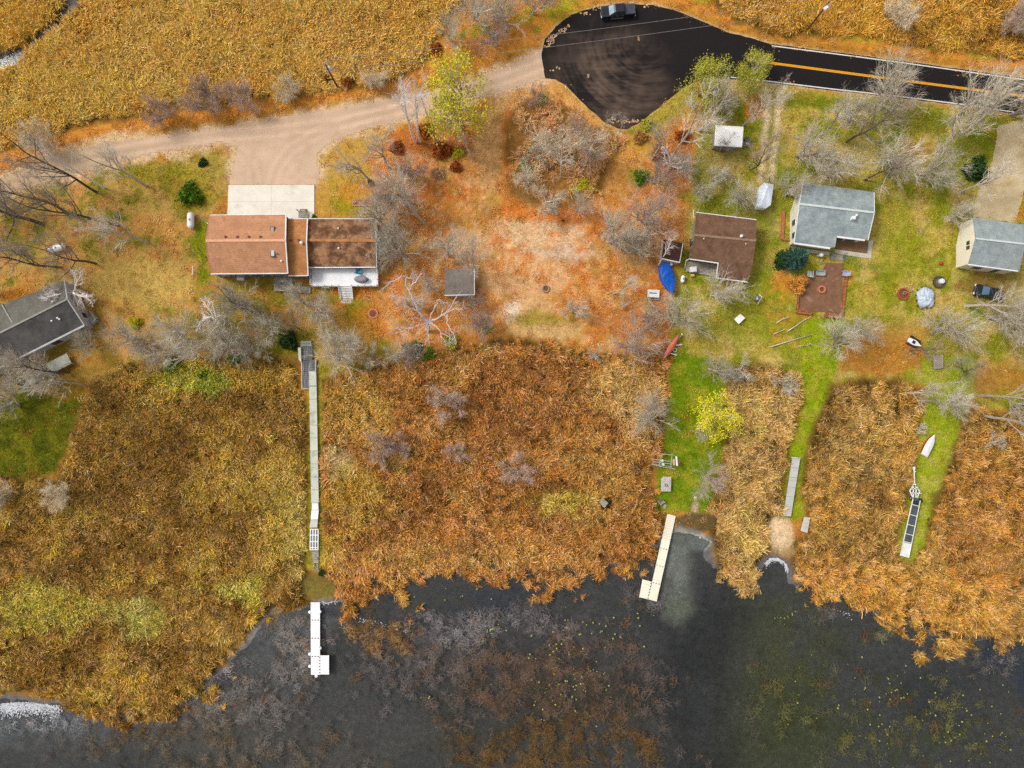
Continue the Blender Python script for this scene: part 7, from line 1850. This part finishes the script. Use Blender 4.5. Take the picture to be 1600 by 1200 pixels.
# (kind, base x, base y, scale, lean towards dx,dy in plan (radians), label)
TR = [
 ('dark', 150, 300, 1.25, (-.30, .10), 'dark bare tree leaning over the gravel road by the white dead birch'),
 ('birch', 163, 294, 1.05, (-.16, .06), 'white dead birch leaning across the western gravel road'),
 ('ash', 229, 291, 1.05, (-.10, .14), 'grey bare tree alone on the lawn south of the gravel road'),
 ('dark', 66, 350, 1.5, (-.25, .02), 'thickest dark trunk leaning west at the photo edge'),
 ('dark', 122, 340, 1.2, (-.28, .08), 'dark bare tree between the thickest trunk and the pipe ring'),
 ('dark', 186, 352, 1.2, (-.34, .12), 'dark bare tree leaning west beside the black pipe ring'),
 ('ash', 234, 380, 1.0, (-.30, .10), 'grey bare tree leaning west in the middle of the western lawn'),
 ('dark', 150, 412, 1.0, (-.34, .04), 'dark bare tree whose branch crosses the tilted propane tank'),
 ('dark', 96, 418, 1.0, (-.3, .02), 'dark bare tree just south of the tilted propane tank'),
 ('ash', 38, 396, 1.1, (-.1, -.02), 'grey bare tree at the west edge north of the dark grey house'),
 ('haze', 20, 330, 1.1, (-.05, .05), 'hazy bare tree at the west edge beside the gravel road'),
 ('dead', 128, 455, 1.15, (0, .05), 'small white dead tree over the corner of the dark grey house'),
 ('dark', 108, 582, .9, (-.22, .12), 'dark bare tree reaching over the grey deck'),
 ('haze', 92, 588, .75, (-.1, .1), 'hazy bare tree against the eave of the dark grey house'),
 ('haze', 30, 636, .9, (-.1, .1), 'hazy grey tree on the green lawn below the dark grey house'),
 ('shrub', 100, 772, 1.3, (0, 0), 'grey shrub at the south end of the western green lawn'),
 ('shrub', 10, 770, 1.6, (0, 0), 'grey shrub at the west edge where the reeds begin'),
 ('ash', 352, 550, 1.1, (-.42, .06), 'grey tree leaning far west from the edge of the reeds'),
 ('haze', 215, 530, .95, (-.05, .05), 'pale hazy tree east of the dark grey house'),
 ('haze', 292, 532, .9, (-.1, .08), 'pale hazy tree beside the far leaning grey tree'),
 ('haze', 345, 520, .8, (0, .1), 'hazy bare tree south of the small white snag'),
 ('dead', 352, 498, .85, (-.32, .22), 'small white snag south-west of the long house'),
 ('dark', 412, 490, .95, (-.06, .22), 'dark twisted tree close to the south wall of the long house'),
 ('haze', 395, 478, .85, (-.1, .1), 'grey hazy tree at the south wall of the long house'),
 ('haze', 400, 540, .8, (0, .06), 'hazy grey tree at the reed edge west of the boardwalk'),
 ('haze', 436, 520, .8, (0, .06), 'hazy grey tree north-west of the boardwalk head'),
 ('spread', 418, 550, .7, (-.1, .2), 'small pale tree by the boardwalk head, west side'),
 ('haze', 530, 562, 1.05, (0, .12), 'pale upright tree just east of the boardwalk head'),
 ('haze', 500, 490, .8, (0, .05), 'hazy tree south-west of the white deck stairs'),
 ('haze', 250, 545, .8, (-.1, .05), 'hazy grey tree filling the gap east of the pale hazy tree'), ('ash', 318, 560, .8, (-.2, .1), 'slim grey tree at the north edge of the dark marsh'), ('haze', 372, 548, .85, (0, .06), 'hazy tree south of the dark twisted tree'), ('dark', 470, 515, .6, (-.05, .15), 'small dark tree just north of the boardwalk head'),
 ('haze', 555, 545, .8, (0, .05), 'hazy tree between the upright tree and the star shrub'), ('haze', 478, 478, .7, (0, .06), 'hazy tree below the plank walkway'), ('mauve', 655, 562, .6, (0, 0), 'mauve twiggy shrub tree below the bleached tree'), ('haze', 60, 565, .8, (-.15, .1), 'grey hazy tree over the lakeside eave of the dark grey house'), ('ash', 130, 600, .8, (-.25, .12), 'grey tree leaning west at the corner of the green lawn'), ('haze', 150, 545, .6, (-.05, .05), 'small hazy tree beside the side landing'),
 ('mauve', 1010, 505, .6, (0, .02), 'mauve twiggy tree west of the red canoe'), ('haze', 900, 330, .55, (0, .03), 'small grey tree south-east of the dry thicket'), ('mauve', 925, 240, .7, (.05, .05), 'mauve hazy tree on the east side of the dry thicket'), ('haze', 862, 240, .7, (0, .06), 'grey hazy tree in the heart of the dry thicket'), ('haze', 822, 290, .6, (0, .04), 'grey hazy tree on the south-west of the dry thicket'),
 ('spread', 585, 558, .8, (0, 0), 'white star shaped shrub tree at the reed edge'),
 ('haze', 618, 556, .55, (0, 0), 'small hazy tree between the star shrub and the big snag'),
 ('haze', 640, 478, .6, (0, 0), 'small grey tree behind the big white snag'),
 ('mauve', 766, 516, .8, (0, .05), 'mauve bare tree south-east of the grey garden shed'),
 ('mauve', 735, 478, .5, (0, .02), 'small mauve tree hugging the south wall of the garden shed'),
 ('ash', 664, 350, 1.05, (-.22, .16), 'grey tree with stout trunk leaning north-west of the clearing'),
 ('mauve', 628, 305, 1.25, (-.05, .06), 'large mauve hazy tree north-east of the long house'),
 ('haze', 596, 352, .85, (-.02, .06), 'pale hazy tree at the north-east corner of the mossy roof'),
 ('haze', 636, 402, 1.1, (-.05, .02), 'large pale hazy tree east of the mossy roof'),
 ('haze', 600, 395, .7, (-.05, .02), 'small hazy tree against the east wall of the long house'),
 ('ash', 745, 425, .85, (-.16, .16), 'grey tree north of the garden shed'),
 ('haze', 700, 400, .75, (0, .03), 'pale hazy tree north-west of the garden shed'),
 ('haze', 678, 452, .55, (0, .03), 'small hazy tree against the west wall of the garden shed'),
 ('ash', 578, 282, .85, (-.12, .1), 'slim grey tree beside the gravel pad and the wooden box'),
 ('ash', 606, 262, .9, (-.02, .12), 'slim grey tree south of the gravel road west of the birches'),
 ('mauve', 650, 268, .85, (0, .1), 'mauve hazy tree just south of the white birches'),
 ('birch', 649, 223, 1.5, (.02, .16), 'tallest white birch beside the gravel road'),
 ('birch', 657, 222, 1.3, (-.06, .14), 'second white birch leaning onto the tallest birch'),
 ('birch', 672, 192, 1.05, (-.02, .12), 'slim white birch north-east of the tallest birch'),
 ('snag', 703, 230, .65, (-.05, .1), 'slim pale crooked snag west of the yellow tree'),
 ('snag', 684, 234, .5, (-.05, .1), 'short pale snag among the russet shrubs'),
 ('snag', 739, 248, .95, (-.02, .10), 'grey stubby branched snag in front of the yellow tree'),
 ('haze', 705, 62, .7, (0, .06), 'grey hazy tree north of the yellow tree'), ('haze', 742, 30, .9, (0, .08), 'grey hazy tree beyond the road verge at the top'),
 ('haze', 790, 48, .95, (0, .08), 'large grey hazy tree west of the turning circle'), ('mauve', 772, 72, .7, (0, .04), 'mauve shrub tree at the verge west of the turning circle'), ('haze', 832, 22, .8, (.02, .1), 'grey hazy tree nearest the truck side of the circle'),
 ('snag', 816, 166, .4, (0, .05), 'short dark sapling at the mouth of the gravel road'), ('snag', 846, 142, .3, (0, .05), 'tiny sapling at the edge of the turning circle'), ('brownshrub', 838, 158, .9, (0, 0), 'brown shrub at the south-west edge of the turning circle'),
 ('spread', 850, 322, 1.15, (.08, .12), 'pale wide tree at the south tip of the dry thicket'), ('ash', 876, 276, .85, (.04, .12), 'grey tree rising through the middle of the dry thicket'), ('ash', 914, 260, .75, (.20, .12), 'slim grey tree leaning east out of the dry thicket'),
 ('spread', 838, 250, .8, (0, .1), 'pale branchy tree on the west side of the dry thicket'), ('mauve', 905, 215, .6, (0, .05), 'mauve shrub tree between the thicket and the circle tip'), ('snag', 944, 198, .55, (0, .1), 'pale snag reaching over the south tip of the asphalt'), ('snag', 968, 206, .45, (.05, .1), 'short pale snag at the very tip of the asphalt'),
 ('ash', 1018, 250, .85, (.16, .12), 'slim grey tree leaning towards the turning circle'), ('ash', 1051, 243, 1.15, (.22, .20), 'long pale trunk leaning north-east towards the leafy trees'), ('dead', 1043, 268, .7, (0, .1), 'small white starburst tree south of the leaning trunks'),
 ('ash', 1092, 205, .9, (.14, .12), 'grey branchy tree west of the white carport'), ('spread', 1128, 172, .85, (.1, .05), 'wide pale tree north of the white carport'), ('ash', 1160, 197, .85, (.14, .1), 'grey tree behind the north-east corner of the carport'), ('dark', 1128, 238, .42, (.02, .1), 'small dark tree branching over the white carport roof'),
 ('haze', 1072, 268, .65, (0, .05), 'hazy tree south-west of the white carport'), ('haze', 1112, 282, .5, (.03, .03), 'hazy tree south of the white carport'), ('dark', 1171, 266, .85, (.2, .14), 'dark trunk leaning across the two rut track'), ('haze', 1150, 312, .75, (.08, .03), 'hazy tree above the brown house roof'), ('haze', 1090, 300, .6, (.02, .02), 'small hazy tree at the north-west corner of the brown house'),
 ('haze', 952, 378, 1.15, (.05, .02), 'large hazy grey tree in the east of the clearing'), ('mauve', 1000, 345, 1.15, (.03, .03), 'large mauve hazy tree west of the brown house'), ('haze', 985, 395, .75, (.0, .0), 'low hazy tree below the large mauve tree'), ('ash', 942, 372, .6, (0, .1), 'slim dark trunk at the edge of the clearing'), ('mauve', 1020, 285, .7, (.03, .03), 'mauve hazy tree south of the starburst tree'),
 ('birch', 1029, 414, .58, (.12, .3), 'white birch leaning over the dark brown shed'), ('spread', 893, 488, .85, (.04, .1), 'pale bare tree standing alone in the lower clearing'), ('ash', 958, 460, .5, (.45, .15), 'pale leaning tree west of the white box trailer'), ('spread', 972, 474, .4, (0, .02), 'tiny white shrub west of the white box trailer'),
 ('haze', 1056, 506, 1.1, (.1, .16), 'broad pale tree south of the blue covered boat'), ('mauve', 984, 545, .95, (0, 0), 'broad mauve shrub tree north of the red canoe'), ('spread', 930, 552, .55, (0, 0), 'small pale spiky shrub at the clearing edge'), ('haze', 1112, 462, .85, (.03, .05), 'pale tree in front of the brown house deck'),
 ('haze', 1108, 576, .7, (.08, .03), 'pale hazy tree east of the red canoe'), ('spread', 1150, 578, .95, (.1, .05), 'grey green twisted tree at the head of the reed strip'), ('spread', 1218, 600, .8, (.05, .0), 'pale spiky tree on the reed strip by the mown path'), ('haze', 1300, 540, .9, (.06, .03), 'pale grey tree beside the mown path head'), ('haze', 1340, 520, .7, (.05, .02), 'hazy tree at the edge of the brown leaf patch'),
 ('dark', 1322, 222, 1.1, (.22, .12), 'dark leaning tree on the upper lawn with crown over the road'), ('haze', 1375, 170, 1.25, (.05, .08), 'broad grey crown over the yellow line by the second lawn'), ('ash', 1462, 236, 1.2, (.30, .15), 'tall grey tree leaning over the road at the gravel drive'), ('haze', 1500, 175, 1.3, (.05, .06), 'broad grey crown over the lower white line'), ('haze', 1580, 180, 1.2, (.05, .06), 'broad grey crown where the gravel drive meets the road'),
 ('haze', 1290, 262, 1.0, (.03, .03), 'pale hazy tree north of the grey house'), ('haze', 1245, 245, 1.0, (.03, .05), 'pale hazy tree beside the two rut track'), ('dark', 1350, 282, .8, (.08, .12), 'dark slim tree at the north-east of the grey house'), ('haze', 1385, 268, 1.15, (.03, .1), 'tall grey twiggy tree between the lawns'), ('haze', 1430, 280, 1.0, (.05, .05), 'pale hazy tree north-west of the cream house'), ('haze', 1325, 190, .8, (.03, .05), 'hazy tree between the track and the grey house'), ('ash', 1280, 215, .85, (.12, .1), 'slim grey tree on the upper lawn beside the two pails'),
 ('ash', 1500, 300, .9, (.3, .12), 'pale fine tree leaning over the dark green bush'), ('snag', 1206, 145, .6, (.15, .1), 'pale snag over the white line near the track'), ('haze', 1225, 305, .7, (0, .05), 'hazy tree between the covered trailer and the grey house'), ('haze', 1480, 345, .6, (.05, .05), 'small hazy tree beside the cream house gable'),
 ('ash', 1508, 478, 1.0, (.4, .05), 'grey tree leaning east across the dark car'), ('haze', 1540, 495, 1.2, (.1, .02), 'broad hazy tree in front of the dark car'), ('haze', 1590, 510, 1.2, (.1, .02), 'hazy tree at the east edge of the lawn'), ('haze', 1470, 520, 1.0, (.06, .02), 'hazy tree north of the plank platform'), ('dark', 1420, 548, .6, (.1, .05), 'dark tree beside the small white boat'), ('dark', 1512, 580, .9, (-.75, .05), 'dark trunk bending west over the plank platform'),
 ('ash', 1408, 614, .75, (.5, .02), 'pale trunk leaning east at the head of the eastern path'), ('ash', 1434, 626, .7, (.45, -.02), 'pale trunk just south of the leaning path tree'), ('ash', 1532, 618, 1.1, (.5, .02), 'pale trunk leaning out of frame above the eastern reeds'), ('ash', 1532, 648, 1.1, (.5, -.08), 'pale trunk leaning out of frame, the southern of two'), ('spread', 1545, 690, .6, (0, 0), 'low pale shrub in the eastern reeds'), ('haze', 1480, 622, .6, (.05, 0), 'hazy twigs over the eastern path'), ('spread', 1432, 668, .4, (.3, 0), 'pale fallen branch tree beside the rowboat bow'),
 ('haze', 1025, 655, .95, (-.22, .0), 'pale hazy tree leaning over the reeds by the green path'), ('mauve', 1100, 745, .75, (.1, .04), 'pinkish hazy tree on the lake lawn'), ('ash', 1078, 672, .45, (.3, -.25), 'slim pale leaning stem below the yellow tree'),
 ('brownshrub', 695, 632, 1.7, (0, 0), 'dark mauve shrub in the upper middle of the rust marsh'), ('brownshrub', 600, 697, 1.5, (0, 0), 'mauve shrub in the west of the rust marsh'), ('brownshrub', 628, 694, 1.2, (0, 0), 'smaller mauve shrub joined to the western marsh shrub'), ('brownshrub', 714, 703, 1.0, (0, 0), 'small pinkish shrub in the middle of the rust marsh'), ('brownshrub', 812, 730, 1.5, (0, 0), 'mauve shrub in the east of the rust marsh'),
 ('shrub', 1392, 36, 1.6, (0, 0), 'grey shrub in the reeds north of the paved road'), ('brownshrub', 330, 172, 1.8, (0, 0), 'mauve shrub at the verge in the western reeds'), ('brownshrub', 385, 160, 1.6, (0, 0), 'mauve shrub east of the western verge shrub'), ('brownshrub', 262, 182, 1.5, (0, 0), 'mauve shrub west of the western verge shrub'), ('shrub', 80, 226, 1.7, (0, 0), 'grey shrub between the reeds and the western gravel road'), ('shrub', 455, 148, 1.3, (0, 0), 'grey shrub at the verge west of the utility pole'), ('shrub', 590, 132, 1.2, (0, 0), 'grey shrub at the verge west of the white birches'), ('brownshrub', 1575, 50, 1.6, (0, 0), 'dark shrub in the reeds at the north-east corner'),
]
GTR = {'dark': 'bare dark trees', 'ash': 'bare grey trees', 'haze': 'hazy bare trees', 'mauve': 'mauve bare trees', 'birch': 'white birches', 'snag': 'bare snags', 'dead': 'bleached dead trees', 'spread': 'pale spreading trees', 'shrub': 'bare shrubs', 'brownshrub': 'bare shrubs'}
NTR = {'dark': 'bare_tree', 'ash': 'bare_tree', 'haze': 'bare_tree', 'mauve': 'bare_tree', 'birch': 'birch_tree', 'snag': 'dead_tree', 'dead': 'dead_tree', 'spread': 'bare_tree', 'shrub': 'bare_shrub', 'brownshrub': 'bare_shrub'}
rt = random.Random(12)
for i, (kind, x, y, s, ln, lab) in enumerate(TR):
    v = VAR[kind][i % len(VAR[kind])]
    rz = rt.uniform(0, 6.28)
    g = put(NTR[kind], lab, 'shrub' if 'shrub' in kind else 'tree', v, x, y, s * rt.uniform(.94, 1.06) * (1.12 if kind in ('haze', 'mauve') else 1), 0, group=GTR[kind], color=(1.25, 1.2, 1.12) if 'shrub' in kind else (1.25, 1.24, 1.22) if kind in ('birch', 'dead') else (1.22, 1.18, 1.12) if 'thicket' in lab else None, sz=s * 1.35 if 'shrub' in kind else None)
    g.rotation_mode = 'QUATERNION'
    ax = Vector((ln[0], ln[1], 1.0)).normalized()
    g.rotation_quaternion = Vector((0, 0, 1)).rotation_difference(ax) @ Matrix.Rotation(rz, 4, 'Z').to_quaternion()

# the big bleached dead tree, its limbs as they spread
big = Tree(4242); rg = big.rng
def limbpath(pts, r0, r1, kids=6, L=1.3):
    q = [np.array(P(x, y, z)) for x, y, z in pts]; n = len(q)
    fine = []
    for i in range(n - 1):
        for k in range(3): fine.append(q[i] + (q[i + 1] - q[i]) * k / 3 + rg.normal(0, .10, 3) * (k > 0))
    fine.append(q[-1]); m = len(fine); rad = [r0 + (r1 - r0) * i / (m - 1) for i in range(m)]
    big.tr.tube(fine, rad, 6, cap=False)
    kk = dict(crook=.2, up=0, tip=.4, kids=[3, 2], first=.3, ang=[.6, .6], len=[.5, .5], rat=.6, twigs=3, tl=.45, tw=.022, trunk_lev=-1)
    for i in range(kids):
        t = rg.uniform(.35, 1.0) * (m - 1); j = min(int(t), m - 2)
        big.limb(fine[j], rdir(rg, fine[j + 1] - fine[j], rg.uniform(.5, 1.0)) * [1, 1, .5], L * rg.uniform(.6, 1.2), max(.035, rad[j] * .6), 1, 2, kk)
B0 = (668, 517, 0); B1 = (671, 503, 4.2)
limbpath([B0, (669, 510, 2.2), B1], .36, .30, 0)
for pts, r in (([B1, (655, 487, 6), (648, 472, 7.5), (641, 458, 8.5), (642, 448, 9), (652, 436, 10), (660, 427, 10.5)], .22), ([(641, 458, 8.5), (634, 446, 9), (636, 432, 9.5), (628, 430, 10), (610, 440, 9.5), (597, 455, 9)], .14), ([(634, 433, 9.5), (642, 434, 9.5), (646, 436, 9.5)], .08), ([(648, 472, 7.5), (660, 467, 8), (662, 471, 8)], .07),
               ([B1, (674, 490, 5.5), (682, 476, 7), (687, 468, 7.5), (694, 474, 7.5)], .13), ([B1, (686, 496, 5.5), (697, 489, 6.5), (706, 478, 7.5), (714, 464, 8.5)], .17), ([(697, 489, 6.5), (712, 482, 7.5), (724, 484, 8)], .09), ([(699, 490, 6.3), (698, 505, 6.5), (704, 515, 6.5), (710, 525, 6.5), (713, 537, 6.5)], .12), ([B1, (682, 510, 4.8), (689, 520, 5), (693, 530, 5.2), (694, 535, 5.2)], .13), ([(689, 520, 5), (702, 526, 5.2), (712, 535, 5.2)], .08),
               ([B1, (669, 515, 4.6), (670, 525, 4.6), (665, 537, 4.6), (660, 540, 4.6)], .11), ([B1, (660, 513, 4.8), (652, 521, 5), (648, 530, 5)], .10), ([B1, (655, 508, 5), (640, 514, 5.4), (630, 518, 5.6), (617, 522, 5.8)], .14), ([(640, 514, 5.4), (632, 525, 5.5), (629, 535, 5.5)], .08), ([(630, 518, 5.6), (622, 510, 5.8), (618, 507, 6)], .06), ([B1, (660, 500, 5), (648, 497, 5.6), (636, 499, 6)], .09), ([(655, 487, 6), (640, 482, 6.8), (628, 470, 7.6), (610, 460, 8)], .09), ([(641, 468, 8), (625, 464, 8.3), (616, 468, 8.5)], .07)):
    limbpath(pts, r, max(.03, r * .35), 6 if r > .1 else 4, 1.2)
trm, crm = big.done('big_snag', BARK_W, BARK_W)
g = thing('dead_tree', 'big bleached dead tree with spreading white limbs beside the garden shed', 'tree', (0, 0, 0)); c0 = P(668, 517, 0); g.location = c0
for nm, me in (('trunk', trm), ('crown', crm)):
    me.transform(Matrix.Translation(-c0)); o = bpy.data.objects.new(nm, me); COL.objects.link(o); o.parent = g; o.color = (1.0, .93, .92, 1)

# leafy trees, bushes, spruce
put('leafy_tree', 'big yellow leaved tree over the gravel road', 'tree', LEAFY['yellow'][0], 722, 200, 1.45, .6, (-.06, 0))
put('leafy_tree', 'yellow green tree at the east side of the turning circle', 'tree', LEAFY['yellowgreen'][0], 1092, 148, .92, 2.0, (-.1, .06)); put('leafy_tree', 'smaller yellow green tree between circle and paved road', 'tree', LEAFY['yellowgreen'][1], 1168, 126, .75, 4.0, (-.05, .12))
put('leafy_tree', 'vivid yellow tree on the green lake path', 'tree', LEAFY['vivid'][0], 1088, 668, .95, 1.0, (0, .25))
for (kind, vi, x, y, s, lab) in (('green', 0, 298, 306, 2.4, 'bright green bush west of the concrete apron'), ('dkgreen', 1, 318, 255, .95, 'small dark green bush beside the gravel road'), ('green', 1, 648, 548, 2.0, 'green bush below the big bleached tree'), ('green', 0, 672, 556, 1.5, 'dark green part bush at the reed edge below the bleached tree'), ('ygreen', 0, 705, 533, 1.5, 'yellow green bush east of the green bush row'),
        ('ygreen', 1, 760, 512, 1.3, 'yellow green bush under the mauve tree by the shed'), ('green', 1, 272, 570, 1.7, 'green bush at the north edge of the dark marsh'), ('green', 0, 368, 562, 1.5, 'green bush at the reed edge north-west of the boardwalk'), ('green', 1, 320, 585, 1.3, 'green clump among the golden reeds'), ('dkgreen', 0, 452, 534, 1.8, 'dark green bush beside the boardwalk head'), ('green', 0, 491, 340, .6, 'tiny green bush at the corner of the concrete apron'), ('ygreen', 1, 213, 505, 1.3, 'yellow bush on the tan western lawn'),
        ('green', 1, 820, 262, 1.5, 'green bush on the west side of the thicket'), ('ygreen', 1, 912, 292, 1.6, 'yellow bush on the east side of the thicket'), ('green', 0, 1002, 278, 1.5, 'green bush between the clearing and the carport'), ('ygreen', 0, 850, 158, 1.3, 'olive bush below the turning circle'), ('russet', 0, 690, 236, 2.0, 'russet shrub among the birches'), ('russet', 1, 712, 262, 1.2, 'russet shrub south-west of the stubby snag'), ('russet', 1, 664, 205, 1.6, 'russet shrub at the foot of the slim birch'), ('russet', 0, 620, 232, 1.5, 'russet shrub south of the gravel road'), ('ygreen', 1, 715, 240, 1.2, 'golden shrub at the foot of the stubby snag'),
        ('russet', 1, 682, 78, 1.2, 'russet bush at the reed edge north of the gravel road'), ('orange', 0, 1245, 446, 1.9, 'orange feathery shrub beside the brown patio'), ('dkgreen', 0, 1522, 268, 2.4, 'dark green bush beside the gravel drive'), ('dkgreen', 1, 1224, 408, 2.0, 'dark shrub behind the blue spruce'), ('green', 0, 1590, 46, 1.8, 'green bush at the north-east corner'), ('tan', 0, 868, 215, 2.0, 'tan dry bush in the thicket'), ('tan', 1, 835, 225, 1.7, 'tan dry bush on the west of the thicket'), ('tan', 0, 890, 245, 1.6, 'tan dry bush on the east of the thicket'), ('russet', 0, 862, 205, 1.2, 'russet bush at the top of the thicket'), ('orange', 1, 1180, 170, 1.0, 'orange bush behind the carport'),
        ('russet', 1, 1030, 240, 1.5, 'russet bush below the slim leaning trees'), ('russet', 0, 1065, 215, 1.4, 'russet bush west of the carport'), ('tan', 1, 1000, 215, 1.4, 'tan bush south-east of the asphalt tip'), ('ygreen', 0, 1010, 195, 1.2, 'olive bush on the bank of the turning circle'), ('green', 1, 1026, 790, .7, 'green clump at the edge of the lake lawn'), ('green', 0, 1028, 800, .6, 'smaller green clump beside the cream dock'), ('russet', 1, 540, 130, 1.2, 'russet bush at the verge east of the utility pole'), ('green', 1, 880, 345, .3, 'tiny green sprig in the clearing'), ('dkgreen', 1, 505, 893, .9, 'dark green clump at the lake end of the boardwalk')):
    put('bush', lab, 'bush', BUSH[kind][vi], x, y, s * .82, x * .37, group='bushes')

sp_ = Tree(77); rg = sp_.rng; sp_.tr.tube([(0, 0, 0), (0, 0, 6.5)], [.2, .03], 7)
NV, NF = [], []
for lay in range(24):
    z_ = .5 + 6.0 * lay / 24; rr = 2.35 * (1 - (z_ / 7.0)) + .12; nb = max(6, int(15 * rr / 2.2))
    for k in range(nb):
        a = 2 * math.pi * (k + rg.uniform(-.3, .3)) / nb; Lb = rr * rg.uniform(.82, 1.12); d = np.array([math.cos(a), math.sin(a), 0]); s_ = np.array([-math.sin(a), math.cos(a), 0])
        sp_.tr.tube([tuple([0, 0, z_]), tuple(d * Lb * .6 + [0, 0, z_ + .05]), tuple(d * Lb + [0, 0, z_ + .12])], [.03, .02, .008], 3, cap=False)
        for t in np.linspace(.25, 1.0, 12):
            for sd_ in (-1, 1):
                q = d * Lb * t + np.array([0, 0, z_ + .05 + .07 * t]); e = q + (s_ * sd_ * (1.15 - t * .75) + d * .45 + np.array([0, 0, rg.normal(.12, .12)])) * .34 * rg.uniform(.6, 1.2); w_ = np.array([rg.normal(0, .03), rg.normal(0, .03), .05]) + d * .06
                b = len(NV); NV += [q - w_, q + w_, e + w_ * .4, e - w_ * .4]; NF.append((b, b + 1, b + 2, b + 3))
spm = leafmat('blue_spruce_needles', [(40, 76, 58), (90, 132, 116), (36, 66, 52), (140, 176, 168)])
put('spruce_tree', 'round dark blue green spruce beside the brown patio', 'tree', (sp_.done('spruce', BARK_D, BARK_D)[0], None, npmesh('needles', np.array(NV), np.array(NF), spm)), 1235, 408, 1.02, 0)
